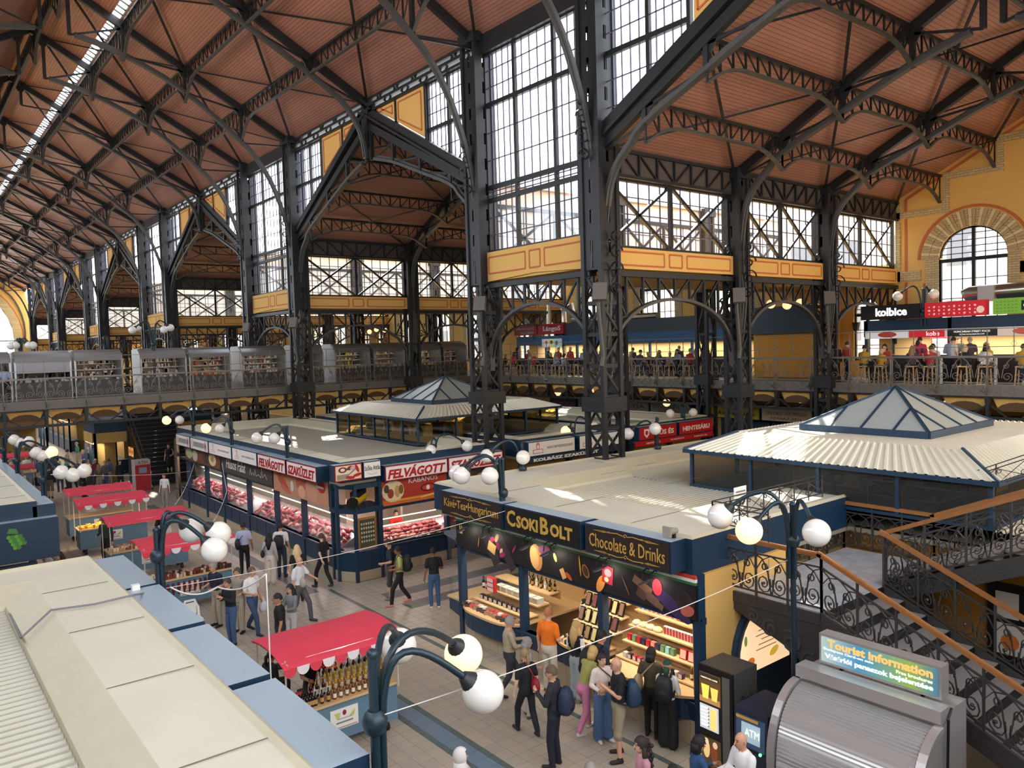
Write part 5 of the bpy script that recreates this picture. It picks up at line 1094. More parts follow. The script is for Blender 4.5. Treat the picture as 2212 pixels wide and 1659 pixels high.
def lampat(label, base, ztop, gl, near=False, r=.2, **kw):
    d0 = dist((base[0], base[1], ztop)); out = []
    for g in gl:
        px, py, rp, lit = g[:4]; d = (r * F / rp if rp else d0 + (g[4] if len(g) > 4 else 0)); out.append((pD(px, py, d), lit))
    return globe_lamp(label, base, ztop, out, near=near, r=r, **kw)
lampat('large blue lamp with one glowing and two white globes on the near roof edge', (3.2, 6.1, 3.6), 4.72, [(862, 1395, 36, 0), (1001, 1413, 39, 1), (1043, 1494, 43, 0)], True, zc=4.0)
p = pX(337, 1145, 3.17); lampat('blue lamp with three white globes on the near left roof beside the cable', (p.x, p.y, 3.7), p.z, [(414, 1146, 0, 0, .35), (472, 1153, 0, 0, .1), (463, 1188, 0, 0, -.5)], True)
p = pX(1085, 992, 10.85); lampat('blue lamp with three white globes above the chocolate shop', (p.x, p.y, 3.2), p.z, [(988, 1022, 0, 0, .3), (997, 1027, 0, 0, -.1), (1058, 1028, 0, 0, -.35)], True)
lampat('tall blue lamp with a glowing globe in front of the stairs', (11.45, 7.1, 0), 4.66, [(1556, 1115, 0, 0, .1), (1618, 1147, 0, 1, -.4), (1764, 1151, 0, 0, -.6)], True, zc=3.95, r=.215)
lampat('two globe lamp above the cold cuts sign facing the cross aisle', (14.6, 22.8, 3.6), pY(948, 960, 22.8).z, [(931, 973, 0, 0), (1009, 963, 0, 0)], zc=3.7)
for px, y0, gl, lab in ((620, 923, ((555, 946), (593, 947)), 'next to the red cold cuts sign'), (500, 905, ((445, 925), (475, 926)), 'above the pink logo signs'), (417, 890, ((360, 908), (388, 907)), 'above the grey banded signs')):
    p = pX(px, y0, 10.85); lampat('two globe lamp on the meat shop edge ' + lab, (p.x, p.y, 3.6), p.z, [(*g, 0, i == 0 and px < 610) for i, g in enumerate(gl)])
for px, y0, gl, lab in ((89, 1000, ((132, 1020), (157, 1026), (181, 1017)), 'nearest its grape emblem'), (33, 968, ((91, 985), (111, 977), (78, 978)), 'with one warm globe'), (5, 945, ((43, 957), (62, 954), (30, 950)), 'beside the first red carts')):
    p = pX(px, y0, 3.1); lampat('three globe lamp on the grape block roof edge ' + lab, (p.x, p.y, 3.6), p.z, [(*g, 0, 'warm' in lab and i == 1) for i, g in enumerate(gl)])
lampat('four globe lamp rising between the bridge kiosks', (10.9, 43.5, GZ), 8.75, [(286, 713, 0, 0, -.3), (297, 708, 0, 0, .4), (354, 712, 0, 0, -.3), (368, 708, 0, 0, .4)], zc=7.9)
lampat('four globe lamp behind the closed bridge kiosk', (5.3, 46.2, GZ), 8.35, [(24, 747, 0, 0), (34, 746, 0, 0), (62, 746, 0, 0), (71, 746, 0, 0)], zc=7.7)
p = pY(1237, 925, 22.75); lampat('two globe lamp with a glowing globe above the sausage shop', (p.x, p.y, 3.7), p.z, [(1222, 931, 0, 1), (1283, 922, 0, 0)], zc=3.75)
p = pY(1128, 962, 17.); lampat('two globe lamp on the rear edge of the chocolate shop roof', (p.x, p.y, 3.6), p.z, [(1130, 988, 0, 0, -.4), (1052, 985, 0, 0)], zc=3.8)
p = pY(1420, 905, 17.); lampat('two globe lamp on the rear roof edge before the red butcher signs', (p.x, p.y, 3.6), p.z, [(1357, 937, 0, 0), (1415, 926, 0, 0, -.4)], zc=3.8)
p = pY(1475, 880, 22.75); lampat('two globe lamp between the two red butcher signs', (p.x, p.y, 3.7), p.z, [(1448, 893, 0, 0), (1497, 891, 0, 0)], zc=3.75)
p = pX(1994, 625, 33.); lampat('two globe lamp on the grilled sausage food stall roof', (p.x, p.y, 8.0), p.z, [(1939, 640, 0, 0), (2017, 635, 0, 0)], zc=8.2)
p = pX(1153, 692, 34.); lampat('two globe lamp on the fried dough food stall roof', (p.x, p.y, 8.0), p.z + .3, [(1138, 693, 0, 0), (1167, 689, 0, 0)], zc=8.2)
def pendant(px, py, x, ztop, label):
    p = pX(px, py, x); t = thing('pendant_globe', label, 'lamp', p, 0, 'glowing pendant globes'); b = MB(); b.tube([p + ZV * .18, Vector((p.x, p.y, ztop))], .015, 5); b.build('rod', BLACK, t); b = MB(); b.ball(p, .2, 12, 8); b.build('globe', GLOBEL, t, True)
for px, py in ((1665, 657), (1700, 659), (1729, 655)): pendant(px, py, 31.5, 9.7, 'glowing globe hanging under the arched girders of the side gallery')
for px, py in ((779, 716), (798, 717), (813, 712), (831, 713)): pendant(px, py, 33., 13.3, 'glowing globe hanging beyond the bridge kiosks')
for px, py in ((1670, 858), (1729, 861), (2046, 876), (1286, 842), (1440, 870), (1205, 848)): pendant(px, py, 31., 5.15, 'glowing globe hanging under the side gallery deck')
# ================================================================== CARTS
CLOTH = mat('red_cloth', (214, 62, 84), .75, 0, .12, 2.5, .35, 6); CLOTHW = mat('white_cloth', (228, 222, 226), .8); CARTB = mat('cart_blue', (96, 128, 150), .5, 0, .1, 2.)
def cart(x0, x1, y0, y1, label, zc=2.0, back=False, body=(0, 0), sc=True):
    t = thing('market_cart', label, 'cart', ((x0 + x1) / 2, (y0 + y1) / 2, 0)); n = 12; b = MB(); k = 6; V = []
    for i in range(n + 1):
        for j in range(k + 1):
            u, v = i / n, j / k; z = zc + .1 * math.sin(v * math.pi) - .06 * (1 - v) + .025 * abs(math.sin(u * 4 * math.pi)) * math.sin(v * math.pi) + .008 * math.sin(9 * u + 5 * v); V.append((x0 - .03 + (x1 - x0 + .06) * u, y0 + (y1 - y0) * v, z))
    b.add(V, [(i * (k + 1) + j, (i + 1) * (k + 1) + j, (i + 1) * (k + 1) + j + 1, i * (k + 1) + j + 1) for i in range(n) for j in range(k)]); b.add([(v[0], v[1], v[2] - .02) for v in V], [(i * (k + 1) + j, i * (k + 1) + j + 1, (i + 1) * (k + 1) + j + 1, (i + 1) * (k + 1) + j) for i in range(n) for j in range(k)])
    b.add([(x0 - .03, y0, zc - .05), (x1 + .03, y0, zc - .05), (x1 + .03, y0 - .03, zc - .12), (x0 - .03, y0 - .03, zc - .12)], [(0, 1, 2, 3)]); b.build('canopy', CLOTH, t, True)
    if sc:
        m = 10; w = (x1 - x0 + .06) / m
        for i in range(m):
            c = x0 - .03 + w * (i + .5); b = MB(); b.prism([(c - w * .5, zc - .1)] + [(c - w * .48 * math.cos(math.pi * a / 8), zc - .12 - .14 * math.sin(math.pi * a / 8)) for a in range(9)] + [(c + w * .5, zc - .1)], 1, y0 - .035, y0 - .025); b.build('scallop', CLOTH if i % 2 == 0 else CLOTHW, t)
    for x in (x0 + .06, x1 - .06):
        for y in (y0 + .12, y1 - .08): b = MB(); b.tube([(x, y, .9 if y < y1 - .2 else .2), (x, y, zc)], .017, 6); b.build('pole', mat('pole_white', (214, 210, 204), .3, .4), t)
    b = MB()
    for y in (y0 + .12, y1 - .08): b.tube([(x0, y, zc - .04), (x1, y, zc - .04)], .015, 5)
    for x in (x0 + .06, x1 - .06): b.tube([(x, y0, zc - .05), (x, y1, zc - .04)], .015, 5)
    b.build('canopy_frame', mat('pole_white', (214, 210, 204), .3, .4), t)
    ya, yb = y0 + .2, y0 + .95
    b = MB(); b.prism([(ya, .22), (ya, .95), (yb, .95), (yb, .22)], 0, x0 + .05, x1 - .05); b.build('body', CARTB, t)
    b = MB(); b.box(x0, x1, ya - .06, yb + .02, .93, .98); b.build('counter_top', WOOD, t)
    for x in (x0 + .25, x1 - .25):
        for y in (ya + .12, yb - .12): b = MB(); b.tube([(x - .03, y, .11), (x + .03, y, .11)], .11, 10); b.build('wheel', BLACK, t)
    b = MB(); b.box((x0 + x1) / 2 - .28, (x0 + x1) / 2 + .28, ya - .012, ya - .004, .42, .8); p = b.build('notice', PAPER, t); printed(p, ((x0 + x1) / 2, ya - .012, .61), (1, 0, 0), ZU, [('p', [(-.2, .12), (-.08, .12), (-.1, .0), (-.17, .02)], (196, 200, 110)), ('p', [(.1, .02), (.22, .12), (.2, .0), (.13, -.02)], (196, 200, 110)), ('e', 0, .1, .04, .05, 0, (140, 30, 60)), ('r', 0, -.0, .3, .015, 0, (150, 150, 160)), ('r', 0, -.07, .34, .03, 0, (120, 120, 130)), ('r', 0, -.16, .5, .012, 0, (150, 40, 60))])
    return t
cart(5.1, 7.45, 12.95, 14.5, 'red canopied cart crowded with liquor bottles beside the blue roofs')
cart(5.3, 7.85, 23.4, 25., 'red canopied cart with jars and paprika behind the three white globes', sc=True)
cart(5.35, 7.9, 28., 29.4, 'red canopied cart between the paprika cart and the honey cart', sc=False)
cart(5.25, 7.7, 32.6, 34., 'red canopied cart with glowing honey jars')
cart(5.35, 7.8, 35.4, 36.8, 'red canopied cart behind the glowing honey cart', sc=False)
cart(2.6 + 1.2, 5.6, 46., 47.4, 'small far red canopied cart under the bridge', sc=False); cart(4.6, 6.6, 52, 53.4, 'farther red canopied cart beyond the bridge', sc=False)
for i in range(13):                                     # main cart bottles
    for k in range(6):
        x = 5.75 + i * .125 + .03 * (k % 2); y = 13.2 + .1 * k
        if x > 7.38 or (k > 3 and i < 2): continue
        kd = ('amber', 'amber', 'gold', 'gold', 'pale', 'red')[k] if i > 2 else ('dark', 'clear', 'red', 'pale', 'clear', 'gold')[k]
        put_bottle(kd, x, y, .98 + .035 * k, 'small liquor bottle in the ranks on the bottle cart', 'liquor bottles on the bottle cart')
for i in range(20): put_bottle('dark', 5.2 + .055 * (i % 10), 13.2 + .08 * (i // 10), .98, 'dark miniature bottle at the corner of the bottle cart', 'dark miniature bottles on the bottle cart')
for i, (x, y, c) in enumerate(((5.5, 13.5, (150, 30, 40)), (5.72, 13.6, (20, 18, 20)), (5.62, 13.3, (150, 26, 36)))): gbox(.26, .05, .2, c, x, y, .98, 'chalk_sign', ('red price board at the corner of the bottle cart', 'black price board on the bottle cart', 'low red price board among dark miniatures')[i], 'price board', None, 1.57, .1, tuple(min(255, v + 40) for v in c))
gbox(.5, .02, .4, (232, 228, 226), 7.25, 13.85, .98, 'notice_board', 'white board standing at the end of the bottle cart', 'board', None, 1.9)
g_ = thing('leaf_garland', 'orange autumn leaf garland under the bottle cart canopy', 'garland', (5.9, 13.1, 1.6))
LEAFC = [mat('leaf_%d' % i, c, .7) for i, c in enumerate(((222, 120, 30), (206, 84, 30), (226, 160, 50)))]
for i in range(22): b = MB(); c = Vector((5.85 + i * .07, 13.15 + .03 * math.sin(i), 1.72 - .1 * math.sin(i * .45))); b.add([c + Vector((.05 * math.cos(a + i) * r, .02 * math.sin(a * 3), .05 * math.sin(a + i) * r)) for a, r in [(j * .628, 1 if j % 2 else .5) for j in range(10)]], [tuple(range(10))]); b.build('leaf', LEAFC[i % 3], g_)
for i in range(12): o = link('wine_glass', PANE.setdefault('wg', MB().lathe([(.03, 0), (.006, .01), (.006, .08), (.035, .1), (.03, .17)], 8).mesh(mat('clear_glass', (225, 228, 230), .1, coat=.5), True))); o.location = (6.75 + .1 * (i % 6), 14.15 + .1 * (i // 6), 1.0); tag(o, 'stemmed glass on the back tray of the bottle cart', 'glass', 'stemmed glasses on the bottle cart')
gbox(.3, .8, .98, (150, 120, 84), 7.0, 14.2, 0, 'cart_side_table', 'small wooden side table holding glasses behind the bottle cart', 'table', None)
for (x0, x1, y, pal, lab, gr, nb) in ((5.4, 7.75, 23.62, [(196, 170, 130), (120, 40, 30), (60, 30, 26), (226, 214, 190)], 'small jar or sachet on the paprika cart', 'jars on the paprika cart', 0), (5.35, 7.6, 32.85, [(226, 170, 60), (206, 130, 40), (230, 200, 120), (236, 210, 70)], 'small honey jar on the glowing honey cart', 'jars on the honey cart', 1), (5.45, 7.8, 28.25, [(150, 60, 50), (190, 150, 110), (220, 210, 190)], 'small packet on the middle red cart', 'packets on the middle cart', 0)):
    for i in range(26):
        for k in range(3): c = random.choice(pal); gbox(.07, .07, random.choice((.08, .12)), c, x0 + (x1 - x0) * i / 25, y + .2 * k, .98, 'spice_jar', lab, 'jar', gr)
hl = thing('cart_lamp', 'warm lamp under the honey cart canopy', 'lamp', (6.5, 33.2, 1.85)); b = MB(); b.box(5.5, 7.5, 33.15, 33.25, 1.82, 1.86); b.build('tube', mat('warm_tube', (255, 226, 180), .5, emit=6), hl); lamp_area(hl, (6.5, 33.1, 1.8), 2, .3, 40, (1, .84, .6))
for i in range(14): b = MB(); b.tube([(0, 0, 0), (.01, 0, -.16), (-.01, 0, -.34)], [.03, .045, .02], 6); o = b.build('paprika_string', mat('paprika', (110, 20, 18), .5)) if i == 0 else link('paprika_string', GM['pap']); GM['pap'] = o.data; o.location = (5.5 + i * .15, 23.55, .85); tag(o, 'dark red string of dried paprika hanging on the blue cart front', 'paprika', 'paprika strings on the cart')
# plastic chair and seat cushion, blue cloth
ch = thing('plastic_chair', 'white plastic chair peeking over the blue roof edge', 'chair', (*pZ(418, 1335, .45).xy, 0)); c = pZ(418, 1335, .45)
b = MB(); b.box(c.x - .2, c.x + .2, c.y - .2, c.y + .2, .42, .45); b.build('seat', WHITE, ch); b = MB(); b.strip([(c.x - .2, c.y + .2, .42), (c.x - .2, c.y + .25, .65), (c.x - .12, c.y + .27, .85), (c.x + .12, c.y + .27, .85), (c.x + .2, c.y + .25, .65), (c.x + .2, c.y + .2, .42)], .03, .06, (0, 1, 0)); b.box(c.x - .15, c.x + .15, c.y + .22, c.y + .24, .5, .8); b.build('backrest', WHITE, ch)
for dx in (-.17, .17):
    for dy in (-.17, .17): b = MB(); b.tube([(c.x + dx, c.y + dy, 0), (c.x + dx * .9, c.y + dy * .9, .43)], .02, 6); b.build('leg', WHITE, ch)
# ================================================================== FRONT STAIRS
TREAD = mat('stair_tread', (150, 148, 146), .35, .2); WOODR = mat('handrail_wood', (146, 98, 58), .35, 0, .2, 8.); STI = mat('stair_iron', (70, 68, 68), .45, .4)
LX0, LX1, LY0, LY1, LZ = 12.05, 16.3, 6.95, 8.85, 2.75; XM = 14.2; RUN = 6.2
st = thing('front_staircase', 'dark iron staircase with tiled landing beside the chocolate shop', 'staircase', (13.2, 7.9, 0))
b = MB(); b.box(LX0, LX1, LY0, LY1, LZ - .22, LZ - .02); b.build('landing_slab', STI, st)
tm = [mat('landing_tile_%d' % i, c, .25) for i, c in enumerate(((186, 190, 196), (176, 180, 188)))]
for i in range(11):
    for j in range(5): b = MB(); x, y = LX0 + .05 + i * .38, LY0 + .02 + j * .366; b.box(x, x + .374, y, y + .36, LZ - .02, LZ); b.build('landing_tile', tm[(i * 3 + j) % 2], st)
NS = 16
for f, (xa, xb, up) in enumerate(((LX0, XM, 0), (XM + .1, LX1, 1))):
    for i in range(NS):
        y = LY0 - RUN * (i + 1) / NS; z = LZ - LZ * (i + 1) / NS if not up else LZ + (GZ - LZ) * (i + 1) / NS
        if not up and z < .01: continue
        b = MB(); b.box(xa + .05, xb - .05, y, y + RUN / NS + .04, z - .04, z); b.build('tread', TREAD, st)
        b = MB(); b.box(xa + .05, xb - .05, y + RUN / NS - .02, y + RUN / NS, z - .02 if not up else z - .17, z + .16 if not up else z); b.build('riser', BLACK, st)
    e = (0. if not up else GZ)
    for x in (xa, xb):
        b = MB(); b.prism([(LY0, LZ + .02), (LY0, LZ - .32), (LY0 - RUN, e - .34), (LY0 - RUN, e)], 0, x - .03, x + .03); b.build('stringer', STI, st)
        b = MB()
        for i in range(14):
            s = (i + .5) / 14; c = Vector((x - .035, LY0 - RUN * s, LZ + (e - LZ) * s - .16)); scroll(b, c + Vector((0, .08, .03)), (0, 1, 0), (0, 0, 1), .09, 1.2, .012, .02, 1, i, 8); scroll(b, c - Vector((0, .09, .03)), (0, -1, 0), (0, 0, 1), .09, 1.2, .012, .02, 1, i, 8)
        b.build('stringer_scrolls', IRON2, st)['kind'] = 'stuff'
def stair_rail(label, p, q, n, top=.98, plain=False, hand=True):
    p = Vector(p); q = Vector(q); d = q - p; hz = Vector((d.x, d.y, 0)).normalized(); t = thing('stair_railing', label, 'railing', p, 0, 'scrolled stair railings')
    P = lambda s, h: p + d * s + ZV * h
    nr = hz.cross(ZV)
    if hand:
        b = MB(); b.strip([P(-.01, top), P(1.01, top)], .09, .06, nr); b.strip([P(-.01, top + .03), P(1.01, top + .03)], .06, .03, nr); b.build('handrail', WOODR, t)
    b = MB(); b.strip([P(0, .08), P(1, .08)], .03, .03, nr); b.strip([P(0, top - .2), P(1, top - .2)], .03, .03, nr); b.build('rail_bar', STI, t)
    for i in range(n + 1): b = MB(); b.strip([P(i / n, -.12), P(i / n, top)], .035, .035, nr); b.build('baluster', STI, t)
    w = d.length / n
    for i in range(n):
        b = MB()
        for e in (-1, 1):
            c = (i + .5) / n; Q = lambda u, h: P(c + e * u / n, h)
            b.strip([Q(0.02, .1), Q(.12, .5), Q(.28, .7), Q(.5, .76)], .025, .018, nr); b.strip([Q(.5, .1), Q(.48, .5), Q(.3, .68), Q(.04, .77)], .025, .016, nr)
            for cu, chh, rr, tr, a0, sg in ((.25, .27, .19, 1.6, 2.6, 1), (.22, .56, .09, 1.3, 4., -1)):
                pts = []
                for k in range(15): a = a0 + sg * tr * 6.283 * k / 14; r_ = rr * (1 - .75 * k / 14); pts.append(P(c + e * (cu / n + r_ * math.cos(a) * .8 / d.length), chh + r_ * math.sin(a)))
                b.strip(pts, .025, .018, nr)
            b.ball(Q(.25, .27), .03, 6, 4)
        b.build('scroll_panel', STI, t)
    return t
stair_rail('scrolled railing with wooden handrail along the open side of the lower flight', (LX0, LY0, LZ), (LX0, LY0 - RUN + .6, .27), 9)
stair_rail('scrolled railing with wooden handrail on the inner side of the lower flight', (XM, LY0, LZ), (XM, LY0 - RUN + .6, .27), 9)
stair_rail('scrolled railing with wooden handrail on the inner side of the upper flight', (XM + .1, LY0, LZ), (XM + .1, LY0 - RUN, GZ), 9)
stair_rail('scrolled railing with wooden handrail on the far side of the upper flight', (LX1, LY0, LZ), (LX1, LY0 - RUN, GZ), 9)
stair_rail('scrolled landing railing facing the main aisle', (LX0, LY1, LZ), (LX0, LY0, LZ), 3)
stair_rail('scrolled landing railing beside the chocolate shop roof', (LX0, LY1, LZ), (LX1, LY1, LZ), 6)
stair_rail('scrolled landing railing below the mesh pavilion', (LX1, LY1, LZ), (LX1, LY0, LZ), 3)
gr = thing('guard_frame', 'light grey curled guard frame above the landing railing', 'guard rail', (LX0, LY1 + .25, LZ + 1))
def gbar(A, B_):
    A = Vector(A); B_ = Vector(B_); b = MB(); n = max(2, int((B_ - A).length / .55)); hz = (B_ - A).normalized()
    for z in (0, .32, .4): b.beam(A + ZV * z, B_ + ZV * z, .02, .02)
    for i in range(n + 1):
        c = A.lerp(B_, i / n); b.beam(c - ZV * .25, c + ZV * .4, .02, .02); scroll(b, c + hz * .07 + ZV * .25, hz, (0, 0, 1), .06, 1.1, .015, .012, 1, 2, 8); scroll(b, c - hz * .07 + ZV * .1, -hz, (0, 0, 1), .06, 1.1, .015, .012, 1, 4, 8)
        if i < n: d = A.lerp(B_, (i + 1) / n); b.beam(c, d + ZV * .32, .012, .012); b.beam(c + ZV * .32, d, .012, .012)
    b.build('guard_bars', STI, gr)
gbar((LX0, LY1 + .3, 3.95), (LX1 + .2, LY1 + .3, 3.95)); gbar((LX1 + .2, LY1 + .3, 3.95), (LX1 + .2, LY0, 3.95)); gbar((LX1 + .2, LY0, 3.95), (LX1 + .2, 2.2, 6.2)); gbar((LX0, LY1 + .3, 3.95), (LX0 + .0, LY1 - .9, 3.95))
b = MB(); b.box(12.75, 13.15, LY1 + .31, LY1 + .32, 4.02, 4.5); nb = tag(b.build('hanging_notice', PAPER), 'white paper notice tied to the landing guard frame', 'notice'); printed(nb, (12.95, LY1 + .3, 4.26), (1, 0, 0), ZU, [('r', 0, .15, .3, .03, 0, (120, 120, 124)), ('r', 0, .08, .26, .02, 0, (150, 150, 154)), ('p', [(-.1, -.12), (.02, .0), (.05, -.03), (-.06, -.16)], (30, 30, 32)), ('p', [(.02, -.1), (.12, -.02), (.14, -.06), (.06, -.14)], (40, 40, 44))])
# cast bracket below the landing
br = thing('landing_bracket', 'dark cast iron bracket with scroll cut outs under the landing', 'bracket', (LX0, 7.9, 1.6))
b = MB(); b.prism([(LY1, 2.52), (LY0, 2.52), (LY0, 1.5), (LY0 + .25, 1.45), (LY0 + .5, 1.9), (LY1 - .1, 2.4)], 0, LX0 + .02, LX0 + .08); b.build('plate', STI, br)
b = MB()
for cy, cz, r, s in ((8.3, 2.36, .13, 1), (7.95, 2.22, .17, -1), (7.55, 2.08, .22, 1), (7.2, 1.85, .16, -1)): scroll(b, (LX0 + .01, cy, cz), (0, s, 0), (0, 0, 1), r, 1.4, .02, .05, 1, 1, 14)
b.build('scroll_relief', IRON2, br)
for y in (LY0 + .1, LY1 - .1):
    for x in (XM, LX1 - .1): b = MB(); b.box(x - .08, x + .08, y - .08, y + .08, 0, LZ - .2); b.build('support_post', STI, st)
# yellow wall under the upper flight, dark poster stand
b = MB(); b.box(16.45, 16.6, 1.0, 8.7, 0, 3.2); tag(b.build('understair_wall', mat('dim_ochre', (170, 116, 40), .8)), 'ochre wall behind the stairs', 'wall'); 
pb = thing('notice_case', 'dark framed case of printed leaflets behind the stairs', 'notice case', (16.4, 5.2, .8)); b = MB(); b.box(16.36, 16.44, 4.6, 6., .9, 2.6); b.build('frame', BLACK, pb); printed(pb, (16.35, 5.3, 1.8), EXW, ZU, [('r', -.35, .4, .4, .5, 0, (220, 214, 206)), ('r', .2, .4, .5, .5, 0, (206, 200, 196)), ('r', -.3, -.25, .5, .6, 0, (214, 206, 200)), ('e', -.3, -.3, .16, .16, 0, (214, 120, 40)), ('r', .3, -.25, .4, .5, 0, (90, 90, 150)), ('e', .2, .45, .1, .1, 0, (200, 80, 50))])
# ================================================================== INFO KIOSK, MACHINES
SH = mat('shutter_alu', (196, 194, 194), .3, .6); kx, k0, k1 = 10.9, 4.52, 6.62
ik = thing('info_kiosk', 'silver information kiosk with curved closed roller shutter', 'kiosk', (10.7, 5.55, 0))
prof = [(11.6, 2.25), (kx + .1, 2.25), (kx - .1, 2.2)] ; arc = [(kx - .12 - .72 * math.sin(a), 2.1 - 1.0 * (1 - math.cos(a))) for a in [i * math.pi / 2 / 12 for i in range(13)]]
b = MB(); b.prism([(11.6, .02), (11.6, 2.25), (kx, 2.25)] + [(x + .05, z) for x, z in arc] + [(10.15, .02)], 1, k0, k1); b.build('body', SH, ik)
b = MB(); pts = [(kx - .12 - .74 * math.sin(a), 2.1 - 1.0 * (1 - math.cos(a))) for a in [i * math.pi / 2 / 26 for i in range(27)]] + [(10.03, 1.1 - .045 * i) for i in range(1, 22)]
for (xa, za), (xb, zb) in zip(pts, pts[1:]): b.prism([(xa, za), (xb, zb), (xb - .012, zb + .02), (xa - .014, za - .008)], 1, k0 + .08, k1 - .08)
b.build('shutter_slats', SH, ik)['kind'] = 'stuff'
for y in (k0, k1): b = MB(); b.strip([(x - .03, y, z) for x, z in arc] + [(10.05, y, .05)], .12, .08, (0, 1, 0)); b.build('side_rail', mat('alu_edge', (176, 172, 170), .35, .5), ik)
b = MB(); b.box(kx - .16, kx + .12, k0 - .02, k1 + .02, 2.16, 2.34); b.build('head_box', SH, ik)
b = MB(); b.tube([(kx + .15, k0 - .03, 2.3), (kx - .0, k0 - .05, 2.2), (kx - .05, k0 - .05, .9), (kx - .0, k0 - .06, .2)], .02, 6); b.build('cable', BLACK, ik)
isg = thing('information_sign', 'backlit blue green tourist information sign on the shutter kiosk', 'sign', (11.15, 5.55, 2.36)); b = MB(); b.box(11.05, 11.28, 4.62, 6.42, 2.36, 2.82); b.build('case', mat('alu_edge', (176, 172, 170), .35, .5), isg)
b = MB(); gm = bpy.data.materials.new('info_gradient'); gm.use_nodes = True; nt = gm.node_tree; pb_ = nt.nodes['Principled BSDF']; gg = nt.nodes.new('ShaderNodeNewGeometry'); sp = nt.nodes.new('ShaderNodeSeparateXYZ'); mr = nt.nodes.new('ShaderNodeMapRange'); cr = nt.nodes.new('ShaderNodeValToRGB'); nt.links.new(gg.outputs['Position'], sp.inputs[0]); nt.links.new(sp.outputs[1], mr.inputs[0]); mr.inputs[1].default_value = 6.4; mr.inputs[2].default_value = 4.65
nt.links.new(mr.outputs[0], cr.inputs[0]); e_ = cr.color_ramp.elements; e_[0].color = (*lin((176, 196, 190)), 1); e_[1].color = (*lin((70, 120, 150)), 1); n1 = e_.new(.35); n1.color = (*lin((70, 140, 180)), 1); n2 = e_.new(.78); n2.color = (*lin((140, 170, 70)), 1); nt.links.new(cr.outputs[0], pb_.inputs['Base Color']); nt.links.new(cr.outputs[0], pb_.inputs['Emission Color']); pb_.inputs['Emission Strength'].default_value = .35
b.box(11.035, 11.05, 4.66, 6.38, 2.4, 2.78); b.build('lit_face', gm, isg)
for s, y, z, w, h, c in (('Tourist information', 5.5, 2.7, 1.55, .13, (226, 184, 110)), ('Budapest Card-on sale', 5.95, 2.6, .78, .05, (206, 220, 224)), ('Free brochures', 4.98, 2.585, .5, .05, (226, 226, 200)), ('Vásárlói panaszok bejelentése', 5.52, 2.49, 1.6, .1, (226, 232, 236))): letter(s, .1, pm(c, .5), (11.032, y, z), EXW, ZU, isg, width=w, height=h, bold=.004)
for y in (4.9, 6.1): b = MB(); b.box(11.1, 11.2, y - .02, y + .02, 2.3, 2.37); b.build('foot', BLACK, isg)
vm = thing('coffee_machine', 'black and grey coffee vending machine below the menu board', 'vending machine', (11.0, 8.1, 0)); b = MB(); b.box(10.7, 11.35, 7.75, 8.45, .03, 1.83); b.build('cabinet', mat('machine_grey', (70, 68, 66), .45), vm)
b = MB(); b.box(10.65, 10.7, 7.75, 8.45, .03, 1.83); b.build('door', BLACK, vm); b = MB(); b.box(10.635, 10.65, 7.98, 8.41, 1.2, 1.72); p = b.build('lit_picture', pm((92, 64, 36), .5), vm)
printed(p, (10.635, 8.2, 1.46), EXW, ZU, [('r', 0, -.2, .42, .1, 0, (150, 110, 66)), ('p', [(-.17, .06), (.0, .06), (-.03, -.18), (-.14, -.18)], (240, 190, 80)), ('p', [(.02, .04), (.18, .04), (.15, -.18), (.05, -.18)], (232, 180, 84)), ('r', 0, .2, .4, .1, 0, (40, 34, 30))], e=.9); letter('PASSION FOR COFFEE', .05, pm((236, 226, 190), .9), (10.63, 8.2, 1.64), EXW, ZU, vm, width=.34)
b = MB(); b.box(10.635, 10.65, 8.03, 8.41, .74, 1.16); p = b.build('selection_panel', pm((206, 210, 214), .4), vm); printed(p, (10.635, 8.22, .95), EXW, ZU, [('r', -.09, .16 - .06 * i, .15, .035, 0, (236, 238, 240)) for i in range(6)] + [('r', .09, 0, .12, .36, 0, (246, 214, 120))] + [('r', -.0, .16 - .06 * i, .02, .02, 0, (30, 30, 30)) for i in range(6)], e=.5)
b = MB(); b.box(10.64, 10.65, 7.8, 7.95, .2, 1.75); b.build('coin_strip', STEEL, vm); b = MB(); b.box(10.635, 10.65, 7.99, 8.41, .1, .6); p = b.build('lower_picture', pm((84, 64, 40), .3), vm); printed(p, (10.635, 8.2, .35), EXW, ZU, [('e', -.08, .05, .07, .16, 0, (226, 190, 130)), ('e', .08, .02, .07, .17, 0, (120, 60, 30)), ('e', .1, .16, .05, .06, 0, (226, 180, 150)), ('e', -.08, .18, .05, .06, 0, (230, 200, 160))], e=.5)
letter('Simply', .2, BLACK, (11.05, 7.745, 1.3), (1, 0, 0), ZU, vm, width=.34, height=.2, shear=.3); letter('EAT', .1, BLACK, (11.0, 7.745, 1.05), (1, 0, 0), ZU, vm, width=.2); 
am = thing('cash_machine', 'dark blue cash machine beside the coffee machine', 'cash machine', (10.65, 7.1, 0)); b = MB(); b.prism([(10.3, .02), (11.05, .02), (11.05, 1.6), (10.22, 1.6), (10.2, 1.0), (10.3, .9)], 1, 6.8, 7.4); b.build('cabinet', mat('atm_navy', (38, 42, 62), .4), am)
b = MB(); b.quad([(10.19, 7.36, 1.02), (10.19, 6.84, 1.02), (10.215, 6.84, 1.5), (10.215, 7.36, 1.5)]); b.build('fascia', mat('atm_blue', (70, 96, 130), .4), am); b = MB(); b.quad([(10.185, 7.26, 1.1), (10.185, 6.92, 1.1), (10.203, 6.92, 1.4), (10.203, 7.26, 1.4)]); b.build('screen', pm((150, 170, 180), .5), am)
